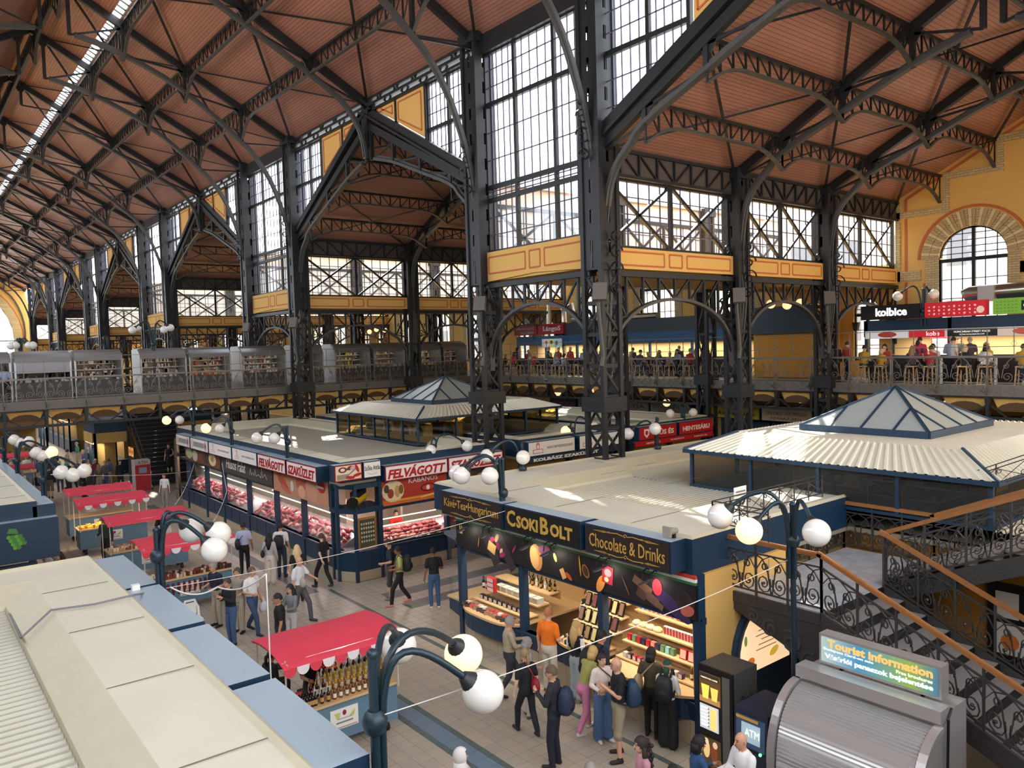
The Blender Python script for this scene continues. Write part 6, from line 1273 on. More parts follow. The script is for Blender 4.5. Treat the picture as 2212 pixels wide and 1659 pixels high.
letter('ATM', .12, pm((230, 232, 220), .6), (10.18, 7.06, 1.26), EXW, ZU, am, width=.26, height=.12); b = MB(); b.ball((10.19, 6.92, .98), .025, 8, 6); b.build('card_light', mat('green_led', (80, 255, 130), .5, emit=4), am); printed(am, (10.19, 7.1, 1.47), EXW, ZU, [('r', -.05, 0, .4, .05, 0, (214, 160, 80))])
printed(am, (10.65, 6.8, .8), (1, 0, 0), ZU, [('p', [(-.3, .2), (.35, .75), (.38, .75), (.38, .3), (-.3, -.3)], (150, 110, 30)), ('p', [(-.3, -.1), (-.05, .1), (-.3, .15)], (130, 150, 40))]); letter('ATM', .3, mat('atm_dull', (120, 100, 40), .6), (10.72, 6.79, .55), (1, 0, 0), ZU, am, width=.5, height=.22)
# loudspeaker horn, cables, small fittings
sp_ = thing('horn_speaker', 'grey horn loudspeaker on the chocolate shop sign top', 'loudspeaker', (10.9, 9.1, 3.86)); b = MB(); b.prism([(-.09, 3.9), (.09, 3.9), (.09, 4.08), (-.09, 4.08)], 0, 10.72, 10.76); b.v = [(x, y + 9.15, z) for x, y, z in b.v]; b.tube([(10.76, 9.15, 3.99), (10.95, 9.1, 3.99)], [.08, .05], 10); b.build('horn', mat('horn_grey', (150, 148, 140), .5), sp_, .6); b = MB(); b.box(10.85, 10.9, 9.08, 9.16, 3.86, 3.98); b.build('foot', BLACK, sp_)
CABLE = mat('cable_white', (226, 224, 220), .5); CABLEG = mat('cable_grey', (120, 122, 130), .5)
def cable(label, pts, sag, r, m=None, n=14):
    pts = [Vector(p) for p in pts]; out = []
    for a, c in zip(pts, pts[1:]): out += [a.lerp(c, i / n) - ZV * sag * 4 * (i / n) * (1 - i / n) for i in range(n)]
    b = MB(); b.tube(out + [pts[-1]], r, 5); tag(b.build('cable', m or CABLE, None, True), label, 'cable')
cable('thin white wire from the large globe lamp to the stair lamp', [(3.25, 6.0, 4.2), (11.4, 7.15, 3.75)], .1, .006)
cable('thin wire from the three globe roof lamp to the chocolate shop lamp', [pD(350, 1272, 15), (10.9, 13.65, 3.75)], .12, .006)
cable('thick white cable swagged from the roof lamp toward the hook', [pX(368, 1268, 3.3), pD(470, 1268, 13.6), pD(575, 1240, 12.6)], .12, .014); cable('white cable hanging from the hook to the bottle cart', [pD(575, 1240, 12.6), Vector((*pD(575, 1240, 12.6).xy, 2.1))], 0, .012)
cable('grey cable lying across the near cream roof', [pX(332, 1278, 3.1), pZ(290, 1285, 3.92), pZ(205, 1305, 3.92), pZ(110, 1318, 3.92), pZ(45, 1378, 3.75), pZ(15, 1312, 3.62)], 0, .015, CABLEG); cable('white cable hanging in front of the meat shop posters', [pX(480, 1000, 10.9), pX(490, 1060, 10.8), pD(462, 1125, 26)], .1, .012); cable('long white wire strung above the crowd below the bridge', [pX(110, 1025, 3.2), pX(410, 1018, 10.9)], .1, .01); cable('white cord drooping from the meat shop to the red cart', [pX(420, 1000, 10.8), pD(378, 1090, 31)], .2, .012)
o = MB(); o.box(2.75, 2.86, 12.9, 13.0, 3.82, 3.9); tag(o.build('junction_box', WHITE), 'small white junction box on the blue sign top', 'box')
# flue pipe and grey bent pipe beside the meat shop
fp = thing('flue_pipe', 'silver flue pipe standing beside the far end of the meat shop', 'pipe', (10.9, 40.6, 0)); b = MB(); q_ = pX(395, 1052, 11.); b.tube([(11., 40.6, .3), (11., 40.6, 3.1), (11., 40.5, 3.3), (11.2, 40.3, 3.35)], .13, 10); b.build('tube', mat('silver_foil', (176, 172, 160), .25, .9), fp, .6); b = MB(); [b.lathe([(.145, 0), (.145, .04)], 10, (11., 40.6, z)) for z in (.8, 1.6, 2.4)]; b.build('band', STEEL, fp)['kind'] = 'stuff'
# ================================================================== BRIDGE KIOSKS
KM = [mat('kiosk_alu', (150, 152, 156), .3, .6), mat('kiosk_dark', (66, 64, 64), .5)]
for k, (a, c, closed) in enumerate(((4.7, 7.0, 1), (7.2, 9.3, 0), (10.2, 12.4, 0), (12.6, 14.75, 0), (15.4, 17.9, 0), (18.6, 20.2, 0), (21., 23.3, 0), (23.6, 25.7, 0), (26.5, 28.5, 0), (28.8, 30.6, 0), (1.2, 4.5, 0))):
    t = thing('bridge_kiosk', ('grey bridge kiosk with a half closed shutter', 'bridge kiosk with white and dark folk goods', 'bridge kiosk with books and tins beside the four globe lamp', 'bridge kiosk with coloured rows of goods', 'bridge kiosk crowded with white figures by the tall column', 'small bridge kiosk behind the tall column', 'bridge kiosk with bright strip light and bags', 'bridge kiosk with wooden cartons', 'bridge kiosk with yellow garland', 'bridge kiosk with coloured toys near the side gallery', 'bridge kiosk beside the visitor at the railing')[k], 'kiosk', ((a + c) / 2, 43.6, GZ), 0, 'bridge kiosks')
    for x in (a, c): b = MB(); b.prism([(43.2, GZ), (45., GZ), (45., 7.75), (43.8, 7.75), (43.45, 7.6), (43.22, 7.3)], 0, x - .04, x + .04); b.build('side_panel', KM[0], t)
    b = MB(); b.strip([Vector(((a + c) / 2, y, z)) for y, z in ((43.2, 7.25), (43.26, 7.45), (43.45, 7.65), (43.8, 7.78), (45., 7.78))], c - a, .04, (1, 0, 0)); b.build('curved_hood', KM[0], t); b = MB(); b.box(a, c, 44.95, 45., GZ, 7.75); b.build('back_panel', mat('kiosk_back', (170, 160, 146), .6), t)
    b = MB(); b.box(a, c, 43.2, 43.9, GZ, GZ + .85); b.build('counter', KM[1], t)
    if closed: b = MB(); b.box(a + .04, c - .04, 43.2, 43.24, 6.75, 7.3); b.build('shutter', mat('kiosk_shutter', (136, 136, 144), .4, .4), t)
    for z in (GZ + 1.05, GZ + 1.35, GZ + 1.65): b = MB(); b.box(a + .05, c - .05, 44.4, 44.9, z - .03, z); b.build('shelf', mat('kiosk_shelf', (206, 196, 180), .6), t)
    b = MB(); pal = [[(200, 190, 180), (70, 40, 36)], [(214, 200, 190), (90, 30, 30)], [(190, 180, 170), (90, 60, 50)], [(206, 150, 60), (190, 60, 40)], [(214, 204, 196), (150, 90, 80)], [(180, 170, 150), (60, 80, 60)], [(90, 80, 60), (190, 170, 60)], [(150, 110, 70), (200, 190, 180)], [(220, 210, 90), (120, 80, 60)], [(60, 90, 150), (200, 90, 50)], [(150, 140, 136), (90, 60, 60)]][k]
    for i in range(60): x = random.uniform(a + .1, c - .15); z = random.choice((GZ + .85, GZ + 1.05, GZ + 1.35, GZ + 1.65)); y = 43.4 + random.random() * .4 if z < GZ + 1 else 44.45; w = random.uniform(.05, .14); b.box(x, x + w, y, y + .1, z, z + random.uniform(.06, .24), random.choice((0, 1, 2)))
    b.build('goods', [pm(pal[0]), pm(pal[1]), pm((196, 190, 184))], t)['kind'] = 'stuff'
    if not closed: b = MB(); b.box(a + .2, c - .2, 43.6, 43.66, 7.5, 7.54); b.build('light_tube', mat('cool_tube', (255, 244, 226), .5, emit=8 if k != 6 else 14), t)
# ================================================================== THE REST OF THE HALL: left side, rear, far stalls
b = MB(); b.box(-14.2, -14., -8, YE, 0, 10); struct('wall_left', b, YEL, None, 'yellow outer wall of the left aisles')
b = MB(); b.box(-14, XL - .3, -8, YE, 9.72, 9.9); struct('ceiling', b, YEL, None, 'flat low ceiling over the left aisles')
b = MB(); b.box(-14, XL - 2, -8, YE, 5.15, GZ); struct('floor_gallery_left', b, mat('gallery_deck', (120, 116, 110), .6), None, 'deck of the left gallery')
b = MB(); b.box(XL - .5, XL - .3, -8, YE, 9.7, 10.8); struct('wall_left_band', b, YEL, None, 'yellow band below the left clerestory windows')
for y in [v for h in HALLS for v in h]: column(XL, y, EAVE + .1, .36, False, 'dark lattice iron column on the left side of the nave', 'left nave columns')
b = MB(); b.box(-14, XW, -8.4, -8.2, 0, 6.2); b.box(-14, -6, -8.4, -8.2, 6.2, 18); b.box(19, XW, -8.4, -8.2, 6.2, 18); struct('wall_rear', b, YEL, None, 'yellow entrance wall behind the viewer')
b = MB(); b.box(XL, XN + 2, -8.2, -.75, 5.15, GZ); b.box(XN - 3.2, XN + 10, -8.2, .7, 5.15, GZ); struct('floor_gallery_entrance', b, mat('gallery_deck', (120, 116, 110), .6), None, 'deck of the entrance gallery at the stair head')
# back stairs under the bridge
bs = thing('back_staircase', 'dark staircase climbing to the bridge behind the meat shop', 'staircase', (12.3, 46.2, 0))
for i in range(24):
    b = MB(); y = 46.2 + i * .3; z = .225 * (i + 1); b.box(11.1, 13.6, y, y + .3, z - .05, z); b.build('tread', IRON2, bs); b = MB(); b.box(11.1, 13.6, y + .28, y + .3, z, z + .2); b.build('riser', BLACK, bs)
for x in (11.1, 13.6): b = MB(); b.beam((x, 46.1, .9), (x, 53.4, 6.4), .05, .05); b.beam((x, 46.1, .05), (x, 53.4, 5.5), .06, .25); [b.beam((x, 46.2 + i * .6, .1 + i * .45), (x, 46.2 + i * .6, 1. + i * .45), .025, .025) for i in range(12)]; b.build('railing', STI, bs)
rm = thing('red_cash_machine', 'red and white cash machine at the foot of the back stairs', 'cash machine', (10.6, 46., 0)); b = MB(); b.box(10.2, 11., 45.8, 46.5, 0.02, 1.75); b.build('cabinet', mat('atm_white', (196, 190, 190), .5), rm); b = MB(); b.box(10.22, 10.98, 45.78, 45.8, .05, 1.5); b.build('red_front', RED, rm); letter('ATM', .2, RED, (10.6, 45.77, 1.62), (1, 0, 0), ZU, rm, width=.5, height=.16); b = MB(); b.box(10.4, 10.8, 45.76, 45.78, 1.05, 1.35); b.build('screen', pm((90, 96, 120), .3), rm)
ls = thing('lit_poster_stand', 'orange lit food posters beside the back stairs', 'poster', (10.7, 47, 0)); b = MB(); b.box(10.4, 10.5, 46.7, 47.9, .01, 2.4); b.build('frame', BLACK, ls); printed(ls, (10.39, 47.3, 2.1), EXW, ZU, [('r', -.3, 0, .5, .5, 0, (220, 150, 80)), ('r', .3, 0, .5, .5, 0, (226, 160, 84)), ('e', -.3, 0, .18, .12, 0, (150, 70, 40)), ('e', .3, 0, .18, .12, 0, (160, 84, 44))], e=.5)
# far stalls beyond the bridge
def farstall(x0, x1, y0, y1, side, label, sign, lit):
    t = thing('far_stall', label, 'stall', ((x0 + x1) / 2, (y0 + y1) / 2, 0)); xf = x0 if side < 0 else x1
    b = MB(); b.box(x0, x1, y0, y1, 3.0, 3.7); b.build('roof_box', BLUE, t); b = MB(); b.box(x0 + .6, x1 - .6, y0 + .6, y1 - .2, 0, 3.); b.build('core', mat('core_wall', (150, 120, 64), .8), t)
    n = max(2, int((y1 - y0) / 2.4))
    for i in range(n + 1): y = y0 + (y1 - y0) * i / n; b = MB(); b.box(xf - .06, xf + .06, y - .06, y + .06, 0, 3.); b.build('post', BLUE, t)
    for x in (x0, x1): b = MB(); b.box(x - .06, x + .06, y0 - .06, y0 + .06, 0, 3.); b.build('post', BLUE, t)
    e = .05 * side; b = MB(); b.box(min(xf + e, xf + 2 * e), max(xf + e, xf + 2 * e), y0 + .2, y1 - .2, 2.4, 3.); b.build('sign_band', pm(sign), t); b = MB(); b.box(x0 + .1, x1 - .1, y0 - .05, y0, 2.4, 3.); b.build('sign_band', pm(sign), t)
    b = MB(); b.box(min(xf, xf - side * .7), max(xf, xf - side * .7), y0, y1, 0.02, .9); b.build('counter', BLUE, t)
    lamp_area(t, (xf - side * .2, (y0 + y1) / 2, 2.3), .3, (y1 - y0) * .8, lit, (1, .82, .6)); b = MB(); b.box(xf - .05, xf + .05, y0 + .3, y1 - .3, 2.36, 2.4); b.build('light_tube', mat('warm_tube', (255, 226, 180), .5, emit=6), t)
    return t
farstall(11., 17., 54, 62.5, -1, 'far blue stall with ochre sign band beyond the back stairs', (190, 140, 60), 60); farstall(-4, 3.1, 46.5, 62.5, 1, 'far blue stall on the left beyond the bridge', (120, 90, 60), 60); farstall(9.2, 11., 50.5, 53.4, -1, 'small far vegetable stall with hanging bottle sign', (196, 160, 90), 50)
farstall(11., 17, 70, 86, -1, 'farthest blue stall on the right', (150, 110, 60), 60); farstall(-4, 3.1, 70, 86, 1, 'farthest blue stall on the left', (110, 90, 70), 60)
farstall(3.4, 8.9, 66, 69, 1, 'dark blue filler stall added to hide the bright far aisle', (130, 100, 60), 30)  # filler block added to cover the bright floor at the aisle's far end
for i in range(60): k = random.randint(0, 4); o = link('vegetable', GM.setdefault(('veg', k), MB().ball((0, 0, .05), (.09, .07, .06), 8, 6).mesh(mat('veg_%d' % k, [(196, 170, 120), (180, 150, 90), (90, 120, 50), (206, 196, 150), (150, 60, 40)][k], .6), True))); o.location = (8.6 + random.random() * .7, 51 + random.random() * 2.3, .9 + random.random() * .02); tag(o, 'pale vegetable heaped on the small far stall', 'vegetable', 'vegetables on the far stall')
gbox(1.1, 2.6, .9, (60, 66, 70), 8.9, 52.2, 0, 'vegetable_table', 'low table carrying the far vegetable heap', 'table', None, 1.57)
for i, c in enumerate(((200, 40, 50), (220, 220, 224), (60, 90, 160), (206, 60, 60), (230, 200, 80), (220, 90, 110))): gbox(.7, .02, .5, c, 7.4 + .75 * i, 44.8, 4.65, 'hanging_flag', ('red flag hung under the bridge', 'white flag hung under the bridge', 'blue flag hung under the bridge', 'dull red flag hung under the bridge', 'yellow flag hung under the bridge', 'pink flag hung under the bridge')[i], 'flag', None, 1.57)
# ground floor shops along the end wall, below the side gallery
def lowshop(y0, y1, label, face, s, col, scol=None):
    t = thing('wall_shop', label, 'shop', (34.6, (y0 + y1) / 2, 0)); b = MB(); b.box(34.6, 36, y0, y1, 3.2, 3.9); b.box(35.4, 36., y0, y1, 0.02, 3.2); b.build('carcass', BLUE, t); b = MB(); b.box(34.5, 34.6, y0 + .05, y1 - .05, 3.25, 3.85); p = b.build('sign', pm(face), t)
    for q, (w, dz, sz) in enumerate(((.8, .1, .2), (.6, -.16, .16)) if isinstance(s, tuple) else ((.8, 0, .28),)): letter(s[q] if isinstance(s, tuple) else s, .2, pm(col), (34.49, (y0 + y1) / 2, 3.55 + dz), EXW, ZU, p, width=(y1 - y0) * w, height=sz)
    b = MB(); b.box(34.6, 35.4, y0, y1, 0.02, 1.); b.build('counter', BLUE, t)
lowshop(36.7, 39.3, 'blue shop with oval red fruit sign along the end wall', (24, 50, 70), 'GYÜMÖLCS', (206, 70, 60)); lowshop(33.6, 36.6, 'shop with plain grey sign beginning MA along the end wall', (150, 148, 146), 'MAGYAR', (70, 70, 72)); lowshop(30.6, 33.5, 'shop with plain grey BOLTJA sign along the end wall', (156, 152, 150), 'BOLTJA', (70, 60, 60)); lowshop(27.6, 30.5, 'shop with grey wild mushroom sign along the end wall', (150, 146, 140), ('ERDEI GOMBÁK', 'ASZALPAPRIKA FŰSZEREK'), (130, 80, 60))
lowshop(23.2, 26.2, 'shop with yellow sign along the end wall', (206, 186, 60), 'SAVANYÚSÁG', (60, 80, 40)); lowshop(20.3, 23.1, 'shop with cream vegetable and dry goods sign along the end wall', (226, 206, 176), ('ZÖLDSÉG - GYÜMÖLCS', 'SZÁRAZ ÁRU'), (130, 50, 50)); lowshop(10, 20, 'dim long shop below the food stalls', (60, 52, 48), 'PÉKSÉG', (150, 130, 100))
# food stalls on the side gallery
fs = thing('sausage_food_stall', 'food stall on the side gallery with black red and green signs', 'food stall', (34., 12, GZ)); b = MB(); b.box(33.1, 36, 6.5, 17., 7.3, 8.0); b.build('canopy_band', BLUE, fs); b = MB(); b.box(35.9, 36.05, 6.5, 17, GZ, 7.4); b.build('back_wall', mat('stall_back_cream', (236, 206, 150), .6), fs); b = MB(); b.box(33.3, 34, 6.5, 17, GZ, GZ + 1.05); b.build('counter', mat('counter_dark', (52, 50, 52), .5), fs)
for y in (6.6, 10, 13.5, 16.9): b = MB(); b.box(33.1, 33.25, y - .07, y + .07, GZ, 8.); b.build('post', BLUE, fs)
for y0, y1, c in ((17., 14.55, (16, 16, 20)), (14.35, 12.1, (206, 34, 48)), (11.85, 8.5, (120, 176, 60))):
    b = MB(); b.box(32.85, 33.2, y1, y0, 8.03, 8.62); p = b.build('sign', pm(c, .15 if c[0] > 50 else 0), fs)
    if c[0] < 50: letter('kolbice', .4, pm((250, 250, 255), 2.), (32.84, 15.7, 8.33), EXW, ZU, p, width=1.3, height=.34, bold=.012)
    elif c[0] > 200: printed(p, (32.85, 13.22, 8.33), EXW, ZU, [('e' if (i + j) % 2 else 'r', -.95 + .19 * i, -.18 + .14 * j, .05, .04, i, (240, 190, 190)) for i in range(10) for j in range(3)] + [('e', .95, -.08, .14, .14, 0, (236, 200, 190))], e=.2)
    else: printed(p, (32.85, 10.2, 8.33), EXW, ZU, [('r', .0, 0, 1.4, .36, 0, (16, 20, 16))] + [('r', -1.5 + .13 * i, -.2 + .12 * j, .06, .02, 0, (60, 110, 40)) for i in range(6) for j in range(4)], e=0); letter('GOURMET', .3, pm((240, 244, 236), .8), (32.84, 10.2, 8.33), EXW, ZU, p, width=1.25, height=.22, bold=.01)
b = MB(); b.box(33.02, 33.1, 6.6, 16.9, 7.22, 7.55); p = b.build('picture_menu', pm((206, 196, 190), .2), fs); printed(p, (33.02, 11.75, 7.38), EXW, ZU, [('r', -4.2, 0, 1.7, .3, 0, (206, 206, 210)), ('e', -4.2, 0, .4, .12, 0, (150, 50, 40)), ('r', -2.6, 0, 1.4, .3, 0, (196, 34, 48)), ('r', -.9, 0, 1.8, .3, 0, (20, 20, 22)), ('e', 1.0, 0, .5, .13, 0, (170, 80, 60)), ('r', 2.9, 0, 1.6, .3, 0, (214, 214, 218)), ('e', 2.9, 0, .35, .1, 0, (200, 160, 90))], e=.3)
letter('kobe', .2, pm((250, 240, 240), .6), (33.0, 14.1, 7.38), EXW, ZU, fs, width=.5); letter('HUNGARIAN STREET FOOD', .1, pm((240, 240, 240), .6), (33.0, 12.65, 7.42), EXW, ZU, fs, width=1.3); letter('WWW.HUNGARIKUM.COM', .08, pm((220, 220, 220), .6), (33.0, 12.65, 7.31), EXW, ZU, fs, width=.9)
lamp_area(fs, (34.8, 11.5, 7.25), 1.2, 9.5, 260, (1, .84, .62)); b = MB(); [b.box(34.6, 34.7, y, y + 1.6, 7.24, 7.28) for y in (7, 10, 13, 15)]; b.build('light_tube', mat('warm_tube', (255, 226, 180), .5, emit=6), fs)
fr = thing('drinks_fridge', 'lit glass drinks fridge in the sausage food stall', 'fridge', (35.4, 14.8, GZ)); b = MB(); b.box(35.2, 35.8, 14.4, 15.1, GZ, GZ + 1.9); b.build('cabinet', RED, fr); b = MB(); b.box(35.17, 35.2, 14.45, 15.05, GZ + .2, GZ + 1.7); b.build('glass_door', pm((176, 180, 190), .3), fr)
dk = thing('silver_duct', 'fat silver ventilation duct on the food stall roof', 'duct', (34.5, 12, 8.7)); b = MB(); b.tube([(34.6, 13.5, 8.85), (34.6, 13.3, 8.95), (34.6, 10.2, 9.0), (34.8, 9.9, 9.0)], .3, 14); b.build('tube', mat('silver_foil', (176, 172, 160), .25, .9), dk, .6); b = MB(); b.box(34.2, 34.9, 12.3, 12.9, 8.6, 9.2); b.build('fan_box', mat('silver_box', (186, 186, 184), .4, .6), dk)
lg = thing('fried_dough_stall', 'long blue food stall with red fried dough signs on the side gallery', 'food stall', (34.6, 33, GZ)); b = MB(); b.box(34., 36, 24., 42., 7.35, 7.95); b.build('canopy_band', mat('band_blue', (44, 86, 130), .5), lg); b = MB(); b.box(33.95, 36, 24., 37., 7.95, 8.7); b.build('upper_fascia', mat('fascia_slate', (54, 66, 76), .5), lg); b = MB(); b.box(35.9, 36.05, 24, 42, GZ, 7.5); b.build('back_wall', mat('stall_back_cream', (236, 206, 150), .6), lg); b = MB(); b.box(34.1, 34.8, 24, 42, GZ, GZ + 1.05); b.build('counter', mat('counter_dark', (52, 50, 52), .5), lg)
for y in (24.1, 27, 30, 33, 36, 39, 41.9): b = MB(); b.box(34., 34.12, y - .06, y + .06, GZ, 7.4); b.build('post', mat('band_blue', (44, 86, 130), .5), lg)
for y0, y1, s in ((42., 39.6, ('SÖR KÁVÉ ÜDÍTŐ', 'PALACSINTA')), (39.5, 37., 'LángoS')):
    b = MB(); b.box(33.8, 34., y1, y0, 8.05, 8.72); p = b.build('sign', mat('sign_red', (170, 30, 44), .5), lg)
    if isinstance(s, tuple): letter(s[0], .2, PAPER, (33.79, (y0 + y1) / 2, 8.5), EXW, ZU, p, width=1.9, height=.2); letter(s[1], .2, PAPER, (33.79, (y0 + y1) / 2 - .2, 8.2), EXW, ZU, p, width=1.4, height=.18)
    else: letter(s, .4, PAPER, (33.79, 38.1, 8.38), EXW, ZU, p, width=1.7, height=.4, bold=.01)
b = MB(); b.box(33.7, 33.76, 37.1, 39., 7.2, 7.75); p = b.build('photo_menu', pm((170, 196, 190), .2), lg); printed(p, (33.7, 38.05, 7.48), EXW, ZU, [('r', -.5, 0, .45, .5, 0, (226, 206, 196)), ('r', .5, 0, .45, .5, 0, (150, 196, 206)), ('r', 0, 0, .4, .5, 0, (206, 210, 130)), ('e', -.5, .05, .14, .12, 0, (190, 90, 70)), ('e', 0, .05, .14, .12, 0, (90, 60, 40)), ('e', .5, 0, .14, .14, 0, (150, 60, 60))], e=.2)
lamp_area(lg, (35., 33, 7.3), 1., 17, 330, (1, .84, .62))
for k in range(3): dd = thing('silver_duct', ('tall silver duct rising from the fried dough stall', 'bent silver duct rising from the fried dough stall', 'long silver duct lying on the fried dough stall')[k], 'duct', (34.8, 38 - 2 * k, 8.7)); b = MB(); b.tube([[(34.6, 39.3, 8.7), (34.6, 39.3, 10.2)], [(34.7, 37.9, 8.8), (34.7, 37.9, 9.6), (34.9, 37.4, 9.9), (34.9, 37.2, 8.9)], [(34.8, 37.2, 8.85), (34.8, 30, 8.85)]][k], .22, 10); b.build('tube', mat('silver_foil', (176, 172, 160), .25, .9), dd, .6)
# wall panels between the food stalls, lantern
b = MB(); b.box(33.9, 36, 19.6, 23.4, 7.6, 8.9); b.box(34.4, 36, 19.6, 23.4, GZ, 7.6); bp_ = tag(b.build('closed_stall', [mat('panel_yellow', (206, 150, 60), .7)]), 'closed stall with yellow shutters on the side gallery', 'stall'); b = MB(); b.box(33.85, 33.9, 19.6, 23.4, 7.6, 8.9); b.build('upper_band', BLUE, bp_)
lt = thing('wall_lantern', 'black square lantern on the wall beside the arched windows', 'lantern', (35.6, 18.6, 8.)); b = MB(); b.prism([(18.45, 8.), (18.75, 8.), (18.68, 7.6), (18.52, 7.6)], 0, 35.4, 35.6); b.build('body', BLACK, lt); b = MB(); b.tube([(35.5, 18.6, 8.0), (35.5, 18.6, 8.4), (36., 18.6, 8.4)], .02, 5); b.build('arm', BLACK, lt)
# tables and stools on the side gallery
TBL = []
for i, (x, y) in enumerate([(31.6, y) for y in (8., 9.9, 11.8, 13.7, 15.6)] + [(31.8, y) for y in (24.6, 26.6, 28.6, 30.6, 32.6, 34.6, 36.6, 38.6, 40.2)]):
    t = thing('high_table', 'white topped high table by the side gallery railing' if i < 5 else 'dark topped high table before the fried dough stall', 'table', (x, y, GZ), 0, 'high tables by the food stalls'); b = MB(); b.box(x - .35, x + .35, y - .6, y + .6, GZ + .98, GZ + 1.03); b.build('top', WHITE if i < 5 else mat('table_dark', (70, 60, 56), .5), t)
    for dy in (-.5, .5): b = MB(); b.box(x - .04, x + .04, y + dy - .04, y + dy + .04, GZ, GZ + .98); b.build('leg', WHITE if i < 5 else BLACK, t)
    for sx, sy in ((-.6, -.35), (-.6, .35), (.6, 0)):
        s_ = thing('stool', 'pale wooden bar stool at a high table', 'stool', (x + sx, y + sy, GZ), 0, 'bar stools by the food stalls'); q = Vector((x + sx, y + sy, GZ)); b = MB(); b.box(q.x - .17, q.x + .17, q.y - .17, q.y + .17, GZ + .66, GZ + .7); b.build('seat', WOOD, s_)
        for ax, ay in ((-1, -1), (1, -1), (1, 1), (-1, 1)): b = MB(); b.beam((q.x + ax * .14, q.y + ay * .14, GZ + .66), (q.x + ax * .18, q.y + ay * .18, GZ), .035, .035); b.build('leg', WOOD, s_)
        TBL.append((x + sx, y + sy, 0 if sx < 0 else math.pi))
